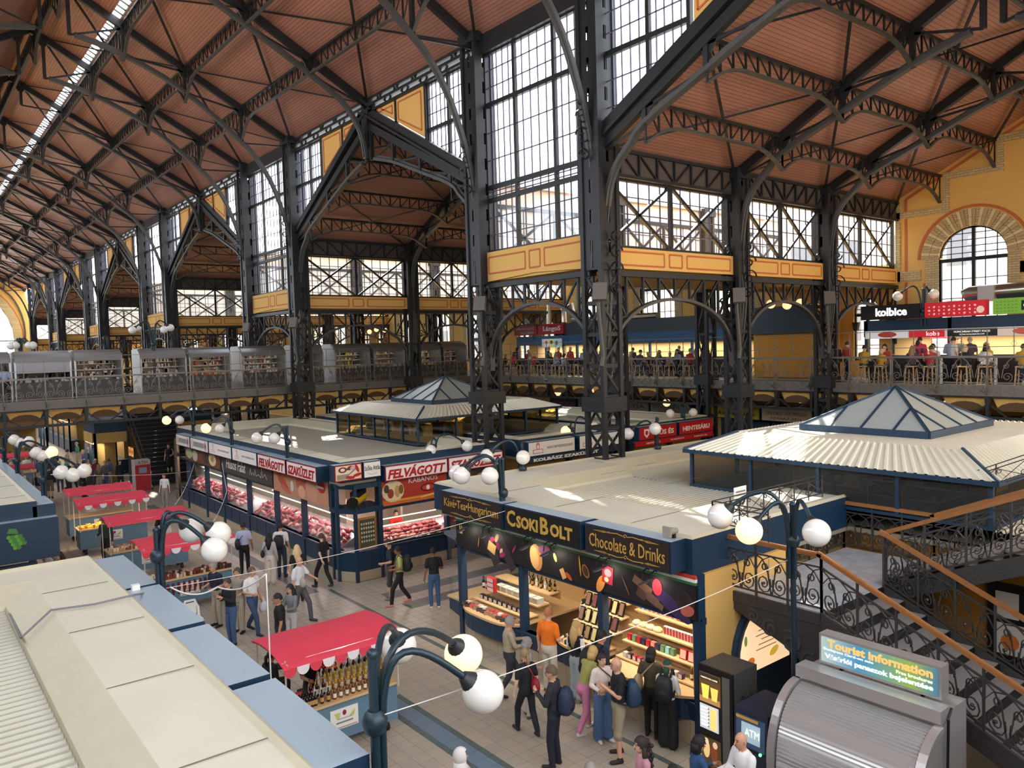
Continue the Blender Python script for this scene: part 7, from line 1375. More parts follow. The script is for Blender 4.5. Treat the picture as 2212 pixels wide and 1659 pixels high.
# ================================================================== PEOPLE
SK = {'a': (206, 156, 126), 'b': (186, 132, 100), 'c': (150, 102, 74), 'd': (222, 178, 152)}
QUEUE = []
ARM = {'down': ((-.02, .06, -.28), (.04, .09, -.52)), 'bent': ((-.02, .07, -.27), (.2, .02, -.3)), 'phone': ((.06, .06, -.26), (.26, -.08, -.12)), 'up': ((.14, .1, -.2), (.3, .02, .02)), 'cross': ((.02, .08, -.26), (.16, -.14, -.22)), 'back': ((-.12, .06, -.25), (-.2, .04, -.46)), 'fwd': ((.08, .05, -.26), (.32, .0, -.24)), 'reach': ((.18, .03, -.2), (.42, -.02, -.26)), 'wide': ((-.02, .16, -.24), (.02, .26, -.44)), 'hip': ((-.1, .16, -.22), (.06, .04, -.38))}
def person(label, x, y, head, h=1.74, top=((30, 30, 34), 'short'), bot=((40, 44, 60), 'long'), shoe=(40, 38, 38), hair=('short', (50, 36, 28)), skin='a', pose='stand', arms=('down', 'down'), lean=0., build=1., z0=0., near=True, group=None, look=0., fem=False, turn=0., collar=None):
    s = h / 1.74; P = []; V = lambda a, b_, c: Vector((a, b_, c)) * s
    tc, sl = top; bc, bl = bot; SKN, TOP, BOT, SHO = 0, 1, 2, 3
    hip = V(0, 0, .93); sit = pose == 'sit'
    if sit: hip = V(0, 0, .72)
    dz = hip - V(0, 0, .93)
    lm = lambda p: Vector((p.x + (p.z - .93 * s) * math.sin(lean), p.y, .93 * s + (p.z - .93 * s) * math.cos(lean))) + dz if p.z > .93 * s else p + dz
    seg = lambda a, b_, ra, rb, m: P.append((a, b_, ra * s, rb * s, m))
    w = .9 if fem else 1.
    # torso: rings give an oval section
    rings = [(.84, .105, .13, BOT), (.93, .12, .16 * (1.04 if fem else 1), BOT), (1.0, .115, .155, TOP), (1.1, .108, .14 * w, TOP), (1.22, .118, .155 * w, TOP), (1.34, .12, .168 * w, TOP), (1.42, .095, .15 * w, TOP), (1.47, .07, .085, TOP if sl != 'none' else SKN)]
    rings = [(lm(V(0, 0, z)), rx * s * build, ry * s * (.5 + .5 * build), m) for z, rx, ry, m in rings]
    for sd in (-1, 1):                                   # legs
        hp = lm(V(0, .085 * sd, .9)); f = {'stand': .02 * sd, 'walk': .26 * sd, 'walk2': -.26 * sd, 'wide': .05 * sd, 'sit': 0}[pose]
        if sit: kn = hip + V(.42, .1 * sd, .02); an = hip + V(.4, .1 * sd, -.42)
        else:
            an = V(f, .1 * sd + (.06 * sd if pose == 'wide' else 0), .085 if f >= 0 or abs(f) < .1 else .16); kn = (hp + an) / 2 + V(.04 + (.05 if abs(f) > .1 else 0), .01 * sd, .0); kn.z = .5 * s
        t1, t2, t3 = (.092, .07, .058) if bl != 'skin' else (.08, .055, .04)
        if bl == 'wide': t1, t2, t3 = .1, .1, .11
        t1 *= build ** .5
        seg(hp, kn, t1, t2, BOT)
        if bl == 'shorts': m_ = kn.lerp(an, .1); seg(kn, m_, .085, .088, BOT); seg(m_, an, .058, .038, SKN)
        elif bl == 'skirt': seg(kn, an, .052, .036, SKN)
        else: seg(kn, an + V(0, 0, .02), t2, t3, BOT)
        toe = an + V(.17, .02 * sd, -.05 if not (abs(f) > .1 and f < 0) else -.1); heel = an + V(-.04, 0, -.045)
        seg(heel, toe, .045, .036, SHO); seg(an, an + V(0, 0, -.04), .045, .045, SHO)
    if bl == 'skirt': seg(lm(V(0, 0, .9)), lm(V(0, 0, .55)), .16, .22, BOT)
    hands = []
    for sd, a in zip((1, -1), arms):
        so = lm(V(0, .175 * w * sd, 1.41)); e_, w_ = ARM[a] if isinstance(a, str) else a
        rot = lambda v: Vector((v[0] * math.cos(0) , v[1] * sd, v[2])) * s
        el = so + rot(e_); wr = so + rot(w_); k = .056 * build ** .4
        m1 = TOP if sl != 'none' else SKN; seg(lm(V(0, .1 * w * sd, 1.42)), so, .06, k + .006, m1 if sl != 'vest' else TOP)
        if sl in ('short', 'vest'): c = so.lerp(el, .7); m2 = TOP if sl == 'short' else 4; seg(so, c, k + .006, k + .002, m2); seg(c, el, k - .012, .042, SKN if sl == 'short' else 4); seg(el, wr, .042, .03, SKN if sl == 'short' else 4)
        elif sl == 'long': seg(so, el, k + .004, .05, TOP); seg(el, wr, .05, .038, TOP)
        else: seg(so, el, k - .006, .04, SKN); seg(el, wr, .04, .03, SKN)
        d = (wr - el).normalized(); hands.append((wr, d, sd)); seg(wr, wr + d * .075 * s, .032, .034, SKN)
    nk = lm(V(.0, 0, 1.47)); hc = lm(V(.03, 0, 1.62)); seg(nk, lm(V(.015, 0, 1.55)), .056, .052, SKN)
    seg(hc + V(-.01, 0, .025), hc + V(.012, 0, -.045), .088, .07, SKN)
    b = MB()
    if rings:
        n = 14; vs = []
        for c, rx, ry, m in rings: vs += [c + Vector((rx * math.cos(2 * math.pi * j / n), ry * math.sin(2 * math.pi * j / n), 0)) for j in range(n)]
        K = len(rings); b.add(vs, [(i * n + j, i * n + (j + 1) % n, (i + 1) * n + (j + 1) % n, (i + 1) * n + j) for i in range(K - 1) for j in range(n)] + [tuple(range(n - 1, -1, -1)), tuple(range((K - 1) * n, K * n))])
        for (c, rx, ry, m), (c2, rx2, ry2, m2) in zip(rings, rings[1:]):
            for o in (-.6, 0, .6): P.append((c + Vector((0, ry * o, 0)), c2 + Vector((0, ry2 * o, 0)), rx * .95, rx2 * .95, m))
    for a, c, ra, rb, m in P[: len(P) - (len(rings) - 1) * 3]: b.tube([a - (c - a).normalized() * ra * .5, a, c, c + (c - a).normalized() * rb * .5], [ra * .75, ra, rb, rb * .75], 10)
    b.ball(hc, (.098 * s, .077 * s, .122 * s), 14, 10); b.ball(hc + V(.035, 0, -.06), (.06 * s, .055 * s, .055 * s), 10, 8)
    QUEUE.append(dict(b=b, P=P, loc=(x, y, z0), rz=head, label=label, group=group, near=near, hands=hands, hc=hc, s=s, look=look, hair=hair, mats=[(SK[skin], .55), (tc, .8), (bc, .8), (shoe, .6), ((226, 222, 218), .8)], sk=SK[skin]))
    return Vector((x, y, z0))
PMAT = {}
def cloth(rgb, r):
    k = (rgb, r)
    if k not in PMAT: PMAT[k] = mat('wear_%d_%d_%d_%d' % (*rgb, int(r * 100)), rgb, r, 0, .18 if r > .7 else .06, 9.)
    return PMAT[k]
def hairmesh(q):
    st, rgb = q['hair']; s = q['s']; c = q['hc']; b = MB(); n, k = 16, 11
    if st == 'bald': return None
    def shell(r, keep, off=(0, 0, 0)):
        t = MB(); t.ball((0, 0, 0), r, n, k); vs = t.v; use = [keep(*v) for v in vs]; f = [fc for fc in t.f if sum(use[i] for i in fc) >= len(fc) - 1]; o = c + Vector(off) * s
        ids = sorted({i for fc in f for i in fc}); mp = {v: i for i, v in enumerate(ids)}
        b.add([o + Vector(vs[i]) * s for i in ids], [tuple(mp[i] for i in fc) for fc in f])
    if st in ('short', 'bob', 'long', 'pony', 'curly', 'crop'):
        ex = .014 if st in ('bob', 'long', 'curly') else .008
        low = {'short': -.045, 'crop': -.02, 'bob': -.13, 'long': -.13, 'pony': -.05, 'curly': -.13}[st]
        shell((.104 + ex, .083 + ex, .128 + ex), lambda x, y, z: (z > .055 if x > .045 else z > .0 + low * (.045 - x) / .1 if x > -.05 else z > low), (-.004, 0, .004))
    if st in ('long', 'curly'):
        L = .34 if st == 'long' else .3
        pts = [c + Vector((-.06, 0, .03)) * s, c + Vector((-.075, 0, -.08)) * s, c + Vector((-.1, 0, -.2)) * s, c + Vector((-.11, 0, -.08 - L)) * s]; b.tube(pts, [.06 * s, .095 * s, .1 * s, .045 * s], 10)
        for sd in (-1, 1): b.tube([c + Vector((-.02, .075 * sd, .0)) * s, c + Vector((-.03, .1 * sd, -.14)) * s, c + Vector((-.04, .1 * sd, -.3)) * s], [.03 * s, .045 * s, .02 * s], 7)
        if st == 'curly':
            r = random.Random(3)
            for i in range(26): b.ball(c + Vector((-.05 - r.random() * .1, r.uniform(-.11, .11), .06 - r.random() * .36)) * s, .035 * s, 7, 5)
    if st == 'bob': b.tube([c + Vector((-.05, 0, .02)) * s, c + Vector((-.06, 0, -.12)) * s], [.085 * s, .09 * s], 10)
    if st == 'pony': b.tube([c + Vector((-.1, 0, .05)) * s, c + Vector((-.15, 0, .03)) * s, c + Vector((-.16, 0, -.1)) * s, c + Vector((-.14, 0, -.2)) * s], [.02 * s, .034 * s, .032 * s, .01 * s], 8)
    if st in ('cap', 'hat'):
        shell((.112, .09, .135), lambda x, y, z: z > .03); b.prism([(.06, -.07), (.17, -.05), (.185, 0), (.17, .05), (.06, .07)], 2, .035, .045); m = len(b.v) - 10
        for i in range(m, len(b.v)): v = b.v[i]; b.v[i] = tuple(c + Vector(v) * s)
        if st == 'hat': b.lathe([(.17, 0), (.17, .008)], 16, c + Vector((0, 0, .03)) * s)
        b.tube([c + Vector((-.05, 0, .0)) * s, c + Vector((-.09, 0, -.08)) * s, c + Vector((-.1, 0, -.2)) * s], [.06 * s, .06 * s, .03 * s], 8) if st == 'cap' and q['hair'][1][1] > 40 else None
    if st == 'scarf':
        shell((.125, .105, .145), lambda x, y, z: not (x > .05 and -.1 < z < .075 and abs(y) < .07)); b.tube([c + Vector((-.02, 0, -.08)) * s, c + Vector((-.01, 0, -.16)) * s, c + Vector((0, 0, -.24)) * s], [.1 * s, .11 * s, .16 * s], 14)
    return b
def finish_people():
    tmp = []
    for q in QUEUE:
        me = q['b'].mesh([]); o = bpy.data.objects.new('tmp', me); COL.objects.link(o)
        m = o.modifiers.new('r', 'REMESH'); m.mode = 'VOXEL'; m.voxel_size = .02 if q['near'] else .034; m2 = o.modifiers.new('s', 'SMOOTH'); m2.iterations = 4 if q['near'] else 2; m2.factor = .5; tmp.append(o)
    dg = bpy.context.evaluated_depsgraph_get()
    for q, o in zip(QUEUE, tmp):
        me = bpy.data.meshes.new_from_object(o.evaluated_get(dg)); old = o.data; bpy.data.objects.remove(o); bpy.data.meshes.remove(old)
        n = len(me.polygons); c = np.empty(n * 3); me.polygons.foreach_get('center', c); c = c.reshape(-1, 3)
        A = np.array([p[0] for p in q['P']]); B = np.array([p[1] for p in q['P']]); ra = np.array([p[2] for p in q['P']]); rb = np.array([p[3] for p in q['P']]); mi = np.array([p[4] for p in q['P']])
        d = B - A; L2 = (d * d).sum(1) + 1e-9; t = np.clip(((c[:, None] - A) * d).sum(2) / L2, 0, 1); dist_ = np.linalg.norm(c[:, None] - (A + t[..., None] * d), axis=2) - (ra + (rb - ra) * t)
        idx = mi[dist_.argmin(1)]; s = q['s']; hc = np.array(q['hc']); idx[(np.linalg.norm((c - hc) / np.array([1, 1, 1.25]), axis=1) < .125 * s)] = 0
        vs = np.empty(len(me.vertices) * 3); me.vertices.foreach_get('co', vs); b = MB(); b.v = [tuple(v) for v in vs.reshape(-1, 3)]; b.f = [tuple(p.vertices) for p in me.polygons]; b.m = idx.tolist(); bpy.data.meshes.remove(me)
        mats = [cloth(*m) for m in q['mats']] + [cloth((30, 24, 22), .4), cloth((150, 84, 76), .6)]
        if q['near']:
            h = q['hc']
            for sd in (-1, 1): b.ball(h + Vector((.088, .031 * sd, .012)) * s, (.008 * s, .012 * s, .007 * s), 7, 5, 5); b.ball(h + Vector((-.005, .08 * sd, .0)) * s, (.018 * s, .01 * s, .03 * s), 7, 5, 0); b.beam(h + Vector((.092, .018 * sd, .034)) * s, h + Vector((.082, .048 * sd, .034)) * s, .006 * s, .006 * s, m=5)
            b.tube([h + Vector((.09, 0, .012)) * s, h + Vector((.113, 0, -.025)) * s, h + Vector((.095, 0, -.03)) * s], [.008 * s, .015 * s, .01 * s], 6, 0); b.beam(h + Vector((.094, -.022, -.058)) * s, h + Vector((.094, .022, -.058)) * s, .01 * s, .009 * s, m=6)
            for wr, dr, sd in q['hands']:
                u = dr.cross(Vector((0, 1, 0))); u = u.normalized() if u.length > .1 else Vector((1, 0, 0)); v = u.cross(dr).normalized(); o = wr + dr * .085 * s
                for i, (of, ln) in enumerate(((-.026, .062), (-.009, .075), (.009, .07), (.025, .055))):
                    a = o + u * of * s; k1 = a + dr * ln * .5 * s - v * .01 * s * sd; k2 = a + dr * ln * .85 * s - v * .035 * s * sd; b.tube([a - dr * .02 * s, k1, k2], [.0095 * s, .009 * s, .0065 * s], 6, 0)
                a = wr + dr * .03 * s - u * .03 * s; b.tube([a, a - u * .025 * s + dr * .03 * s, a - u * .03 * s + dr * .058 * s - v * .01 * sd * s], [.012 * s, .011 * s, .007 * s], 6, 0)
        o = b.build('person', mats, None, True); o.location = q['loc']; o.rotation_euler = (0, 0, q['rz']); tag(o, q['label'], 'person', q['group'])
        hm = hairmesh(q)
        if hm: hm.build({'cap': 'cap', 'hat': 'hat', 'scarf': 'headscarf'}.get(q['hair'][0], 'hair'), cloth(q['hair'][1], .7), o, True, False)
def backpack(p, rz, rgb, label, z=1.02, sc=1., side=0., off=-.2):
    t = thing('backpack', label, 'backpack', (p.x, p.y, p.z + z), rz); m = cloth(rgb, .65); dk = cloth(tuple(int(v * .6) for v in rgb), .7)
    b = MB(); n = 12; rr = [(-.02, .1, .13), (.06, .13, .155), (.2, .13, .155), (.33, .11, .145), (.42, .06, .09)]
    for zz, rx, ry in rr: pass
    vs = [((off - .02 + (math.copysign(abs(math.cos(a)) ** .6, math.cos(a))) * rx * sc), side + math.copysign(abs(math.sin(a)) ** .6, math.sin(a)) * ry * sc, zz * sc) for zz, rx, ry in rr for a in [2 * math.pi * j / n for j in range(n)]]
    b.add(vs, [(i * n + j, i * n + (j + 1) % n, (i + 1) * n + (j + 1) % n, (i + 1) * n + j) for i in range(len(rr) - 1) for j in range(n)] + [tuple(range(n - 1, -1, -1)), tuple(range((len(rr) - 1) * n, len(rr) * n))]); b.build('pack', m, t, True, False)
    b = MB(); b.ball((off - .14 * sc, side, .12 * sc), (.04 * sc, .11 * sc, .1 * sc), 10, 7); b.build('pocket', dk, t, True, False)
    for sd in (-1, 1): b = MB(); b.strip([(off + .08, side + .09 * sd, .36 * sc), (.02, side + .1 * sd, .46 * sc), (.13, side + .1 * sd, .3 * sc), (.1, side + .13 * sd, .1 * sc), (off + .06, side + .14 * sd, .02)], .045, .012, (0, 1, 0)); b.build('strap', dk, t, False, False)
def handbag(p, rz, rgb, label, at=(-.05, -.22, .95), sc=1., strap=True):
    t = thing('shoulder_bag', label, 'bag', (p.x, p.y, p.z), rz); b = MB(); b.ball(at, (.12 * sc, .06 * sc, .13 * sc), 12, 8); b.build('pouch', cloth(rgb, .6), t, True, False)
    if strap: b = MB(); b.tube([(at[0], at[1], at[2] + .1), (.13, at[1] * .5, 1.25), (.1, -at[1] * .3, 1.42), (-.06, -at[1] * .3, 1.44), (-.14, at[1] * .5, 1.25), (at[0], at[1], at[2] + .1)], .012, 5); b.build('strap', cloth(rgb, .6), t, True, False)
D = math.radians
def HD(px, py, h): v = pZ(px, py, h); v.z = 0; return v
def FT(px, py): return pZ(px, py, 0)
def at(p): return (p.x, p.y)
BK = (22, 22, 26)
# --- in front of the chocolate shop
p = FT(1340, 1638); person('bald bearded man in black T-shirt and khaki shorts', *at(p), D(150), 1.83, ((20, 20, 24), 'short'), ((150, 136, 112), 'shorts'), (36, 32, 32), ('bald', BK), 'a', 'wide', ('phone', 'bent'), 0, 1.15); backpack(p, D(150), (32, 58, 82), 'blue backpack on the man in khaki shorts', side=.1)
p = HD(1183, 1314, 1.82); person('man in bright orange polo shirt and pale trousers', *at(p), D(15), 1.82, ((240, 120, 24), 'short'), ((206, 198, 184), 'long'), (120, 96, 76), ('short', (170, 116, 74)), 'd', 'stand', ('down', 'bent'), 0, 1.25)
p = HD(1243, 1342, 1.68); person('long haired blonde woman in black vest and light jeans', *at(p), D(5), 1.68, ((24, 24, 28), 'vest'), ((164, 176, 184), 'wide'), (220, 216, 210), ('long', (190, 156, 104)), 'd', 'stand', ('bent', 'down'), 0, 1., fem=True)
p = HD(1290, 1364, 1.77); person('dark bearded man bent under a large black backpack', *at(p), D(-5), 1.77, ((30, 34, 48), 'long'), ((28, 32, 44), 'long'), (40, 40, 44), ('crop', (28, 24, 22)), 'b', 'stand', ('bent', 'bent'), .12); backpack(p, D(-5), (24, 24, 28), 'large black backpack on the bearded man', sc=1.25, z=.95)
p = FT(1303, 1600); person('short haired woman in white sleeves and blue jeans facing the bald man', *at(p), D(255), 1.66, ((226, 214, 206), 'long'), ((74, 100, 140), 'wide'), (210, 208, 206), ('crop', (40, 32, 32)), 'd', 'stand', ('phone', 'bent'), 0, 1., fem=True); handbag(p, D(255), (96, 24, 44), 'maroon shoulder bag on the woman in white sleeves', (-.05, .22, .85), 1.2)
p = FT(1262, 1585); person('woman in pink trousers leaning to the shelves', *at(p), D(5), 1.66, ((150, 150, 84), 'short'), ((196, 122, 156), 'long'), (206, 200, 196), ('bob', (196, 160, 100)), 'd', 'walk', ('reach', 'fwd'), .45, 1.05, fem=True)
p = HD(1405, 1400, 1.7); person('person in olive T-shirt and black trousers at the shelves', *at(p), D(20), 1.7, ((66, 60, 40), 'short'), ((20, 20, 22), 'long'), (30, 28, 28), ('bob', (22, 20, 22)), 'b', 'stand', ('bent', 'bent'), 0, .95); handbag(p, D(20), (150, 130, 104), 'beige bag hanging behind the person in olive', (-.16, .2, 1.05), 1.4)
p = HD(1440, 1427, 1.64); person('woman with dark green cap and white top', *at(p), D(25), 1.64, ((216, 214, 212), 'long'), ((20, 20, 22), 'wide'), (228, 226, 224), ('cap', (24, 62, 48)), 'b', 'stand', ('phone', 'bent'), 0, .95, fem=True); backpack(p, D(25), (24, 26, 32), 'black backpack on the woman in the green cap')
p = HD(1098, 1332, 1.72); person('grey haired man in beige jacket', *at(p), D(-25), 1.72, ((172, 156, 132), 'long'), ((52, 54, 62), 'long'), (40, 36, 34), ('short', (150, 146, 140)), 'a', 'walk', ('fwd', 'fwd'), 0, 1.15)
p = HD(1136, 1378, 1.6); person('grey haired woman in a grey beige cape', *at(p), D(-15), 1.6, ((160, 148, 138), 'long'), ((190, 184, 172), 'long'), (110, 80, 60), ('bob', (140, 136, 132)), 'a', 'stand', ('bent', 'bent'), 0, 1.1, fem=True)
p = FT(1140, 1588); person('woman in black flowered top walking with a red bag', *at(p), D(75), 1.66, ((28, 26, 32), 'short'), ((28, 30, 38), 'long'), (36, 36, 40), ('pony', (146, 124, 90)), 'd', 'walk', ('down', 'bent'), 0, .92, fem=True); handbag(p, D(75), (150, 26, 44), 'red shoulder bag on the woman in black', (-.16, -.12, 1.0), 1.2)
p = FT(1200, 1656); person('young man in dark hoodie raising his hand', *at(p), D(120), 1.8, ((40, 40, 48), 'long'), ((26, 30, 44), 'long'), (30, 30, 34), ('crop', (96, 78, 62)), 'a', 'stand', ('phone', 'down'), 0, .98); backpack(p, D(120), (34, 48, 74), 'dark blue backpack on the young man in the hoodie')
p = HD(990, 1617, 1.62); person('woman in white headscarf and magenta top', *at(p), D(-30), 1.62, ((170, 40, 96), 'long'), ((40, 40, 46), 'long'), BK, ('scarf', (222, 220, 218)), 'a', 'stand', ('down', 'down'), 0, 1., fem=True)
p = HD(1388, 1592, 1.66); person('woman with long curly dark hair and pink top', *at(p), D(150), 1.66, ((196, 140, 156), 'long'), ((40, 40, 50), 'long'), BK, ('curly', (44, 30, 30)), 'd', 'stand', ('bent', 'down'), 0, 1., fem=True)
p = HD(1506, 1590, 1.64); person('dark haired woman in blue jacket by the coffee machine', *at(p), D(-25), 1.64, ((44, 78, 120), 'long'), ((30, 30, 40), 'long'), BK, ('bob', (24, 20, 22)), 'b', 'stand', ('fwd', 'fwd'), 0, 1., fem=True)
p = HD(1612, 1578, 1.76); person('bald man with glasses in white shirt reading a leaflet', *at(p), D(165), 1.76, ((236, 236, 238), 'long'), ((40, 42, 52), 'long'), BK, ('bald', BK), 'a', 'stand', ('fwd', 'fwd'), .1, 1.15)
o = gbox(.2, .01, .28, (236, 234, 230), p.x - .42, p.y + .15, 1.1, 'leaflet', 'white leaflet held by the bald man in white', 'leaflet', None, D(-15), .9)
p = HD(1275, 1650, 1.6); person('grey haired person at the frame edge below the hoodie', *at(p), D(60), 1.6, ((90, 90, 96), 'long'), ((40, 40, 46), 'long'), BK, ('short', (150, 146, 140)))
p = HD(1455, 1652, 1.62); person('dark haired person next to the curly haired woman', *at(p), D(60), 1.6, ((60, 60, 70), 'long'), ((40, 40, 46), 'long'), BK, ('short', (30, 26, 26)))
person('shop assistant in black vest with folded arms', 12.55, 13.1, D(195), 1.66, ((26, 26, 32), 'vest'), ((24, 24, 28), 'long'), BK, ('pony', (70, 50, 36)), 'd', 'stand', ('cross', 'cross'), 0, .95, fem=True); person('shop assistant in black behind the counter', 12.95, 12.75, D(170), 1.8, ((22, 22, 26), 'short'), ((24, 24, 28), 'long'), BK, ('short', (40, 30, 26)), 'b', 'stand', ('wide', 'wide'))
# --- cross aisle and meat shop
p = FT(866, 1307); person('man in floral shirt walking with a camera', *at(p), D(150), 1.72, ((176, 180, 110), 'short'), ((22, 22, 26), 'long'), (206, 130, 100), ('short', (24, 20, 20)), 'c', 'walk', ('bent', 'bent'), 0, .95); backpack(p, D(150), (26, 28, 32), 'black backpack on the man in floral shirt')
p = FT(846, 1294); person('man in dark shirt and shorts behind the floral shirt', *at(p), D(150), 1.78, ((40, 42, 54), 'short'), ((60, 60, 66), 'shorts'), (120, 120, 124), ('short', (50, 40, 34)), 'a', 'stand', ('bent', 'down'))
p = FT(940, 1314); person('man in black shirt and blue jeans looking at the meat', *at(p), D(70), 1.74, ((24, 24, 28), 'short'), ((60, 92, 136), 'long'), (226, 222, 218), ('short', (26, 22, 22)), 'c', 'stand', ('down', 'bent'), 0, .98)
p = FT(700, 1270); person('woman in black uniform walking past the meat counters', *at(p), D(105), 1.72, ((22, 22, 26), 'short'), ((24, 24, 28), 'long'), (60, 60, 66), ('pony', (74, 52, 38)), 'd', 'walk', ('back', 'down'), 0, .92, fem=True)
p = HD(641, 1178, 1.68); person('woman with long blonde hair in black', *at(p), D(70), 1.68, ((22, 22, 26), 'short'), ((24, 24, 30), 'long'), BK, ('long', (216, 190, 140)), 'd', 'stand', ('down', 'bent'), 0, .95, fem=True)
p = FT(610, 1246); person('man in white T-shirt with black backpack at the meat counter', *at(p), D(50), 1.78, ((216, 212, 206), 'short'), ((44, 50, 66), 'long'), (30, 30, 34), ('short', (24, 20, 20)), 'b', 'stand', ('bent', 'down')); backpack(p, D(50), (24, 24, 28), 'black backpack on the man in white at the meat counter')
p = FT(585, 1262); person('woman with black hair in grey cardigan and cream trousers', *at(p), D(55), 1.64, ((176, 172, 172), 'long'), ((216, 208, 196), 'wide'), (216, 210, 204), ('long', (22, 20, 22)), 'b', 'stand', ('bent', 'down'), 0, .9, fem=True); handbag(p, D(55), (36, 34, 40), 'small black shoulder bag on the woman in cream trousers', (-.05, .2, 1.0))
p = FT(530, 1240); person('man in pale blue shirt with black shoulder bag', *at(p), D(70), 1.74, ((170, 176, 206), 'short'), ((24, 24, 28), 'long'), BK, ('short', (24, 20, 20)), 'c', 'stand', ('bent', 'down')); handbag(p, D(70), (24, 24, 28), 'black messenger bag on the man in pale blue', (-.1, .2, 1.05), 1.5)
p = FT(650, 1342); person('shaven man in white T-shirt walking with a cross bag', *at(p), D(300), 1.8, ((226, 224, 228), 'short'), ((88, 86, 92), 'long'), (60, 60, 66), ('bald', BK), 'a', 'walk', ('reach', 'down'), 0, 1.12); handbag(p, D(300), (176, 168, 156), 'pale cross body bag on the shaven man', (.13, -.05, 1.1), 1.1)
p = HD(628, 1262, 1.64); person('dark haired woman carrying a plant behind the shaven man', *at(p), D(200), 1.64, ((120, 120, 126), 'long'), ((190, 186, 182), 'long'), BK, ('long', (34, 28, 28)), 'a', 'stand', ('fwd', 'fwd'), fem=True)
pt = thing('leafy_plant', 'leafy green plant in the hands of the dark haired woman', 'plant', (p.x - .35, p.y - .12, 1.1)); 
for i in range(9): b = MB(); a = i * .7; b.strip([Vector((p.x - .35, p.y - .12, 1.12)), Vector((p.x - .35 + .1 * math.cos(a), p.y - .12 + .1 * math.sin(a), 1.35)), Vector((p.x - .35 + .2 * math.cos(a), p.y - .12 + .2 * math.sin(a), 1.4 - .1 * (i % 2)))], .03, .004, (math.sin(a), -math.cos(a), .1)); b.build('leaf', cloth((80, 110, 60), .6), pt)
p = HD(602, 1282, 1.76); person('man with glasses in plain black T-shirt', *at(p), D(160), 1.76, ((22, 22, 26), 'short'), ((40, 42, 50), 'long'), BK, ('crop', (30, 26, 26)), 'b', 'stand', ('down', 'down'), 0, 1.12)
p = FT(548, 1368); person('man in white T-shirt and jeans carrying a plastic bag', *at(p), D(295), 1.78, ((232, 230, 234), 'short'), ((58, 82, 116), 'long'), (44, 50, 62), ('short', (96, 80, 70)), 'a', 'walk2', ('down', 'bent'), 0, 1.08)
pb2 = thing('plastic_bag', 'white plastic bag in the hand of the man in jeans', 'bag', (p.x + .3, p.y + .12, .5)); b = MB(); b.ball((p.x + .33, p.y + .1, .62), (.12, .09, .17), 10, 8); b.build('sack', cloth((216, 218, 222), .5), pb2, True); b = MB(); b.tube([(p.x + .33, p.y + .1, .76), (p.x + .32, p.y + .1, .9)], [.05, .015], 6); b.build('handle', cloth((216, 218, 222), .5), pb2)
p = FT(503, 1392); person('man in black jacket reading his phone beside the blue roofs', *at(p), D(200), 1.74, ((26, 26, 30), 'long'), ((64, 90, 130), 'long'), (40, 38, 38), ('short', (70, 60, 54)), 'a', 'stand', ('phone', 'phone'), .08, 1.1)
o = gbox(.08, .01, .15, (24, 24, 28), p.x - .34, p.y - .1, 1.28, 'phone', 'dark phone held by the man in black jacket', 'phone', None, D(20), .5)
p = HD(513, 1226, 1.74); person('man with rucksack straps behind the white T-shirt', *at(p), D(220), 1.74, ((150, 144, 134), 'long'), ((176, 166, 146), 'long'), BK, ('short', (80, 70, 64)), 'a', 'stand', ('bent', 'bent'), 0, 1.05)
p = HD(466, 1214, 1.76); person('grey haired man in navy T-shirt at the paprika cart', *at(p), D(200), 1.76, ((28, 36, 62), 'short'), ((170, 160, 140), 'long'), BK, ('short', (146, 142, 138)), 'a', 'stand', ('bent', 'bent'), .1, 1.1)
person('vendor in black T-shirt behind the bottle ranks', 6.15, 14.25, D(262), 1.76, ((20, 20, 24), 'short'), ((40, 44, 60), 'long'), BK, ('short', (40, 30, 26)), 'a', 'stand', ('reach', 'fwd'), .15, 1.2)
p = HD(578, 1408, 1.25); person('seated vendor in black beside the bottle cart', *at(p), D(20), 1.68, ((24, 24, 28), 'long'), ((28, 28, 32), 'long'), BK, ('pony', (30, 24, 24)), 'b', 'sit', ('bent', 'bent'), .1, z0=-.22, fem=True)
cz = thing('folding_seat', 'low dark seat below the seated vendor', 'seat', (p.x, p.y, 0)); b = MB(); b.box(p.x - .2, p.x + .2, p.y - .2, p.y + .2, .34, .4); b.build('pad', cloth((30, 40, 90), .7), cz); b = MB(); [b.box(p.x + a - .02, p.x + a + .02, p.y + c - .02, p.y + c + .02, 0, .35) for a in (-.16, .16) for c in (-.16, .16)]; b.build('legs', BLACK, cz)
p = FT(232, 1222); person('man in flat cap and dark green jacket', *at(p), D(225), 1.76, ((50, 58, 52), 'long'), ((28, 28, 30), 'long'), BK, ('hat', (30, 30, 34)), 'a', 'stand', ('down', 'bent'))
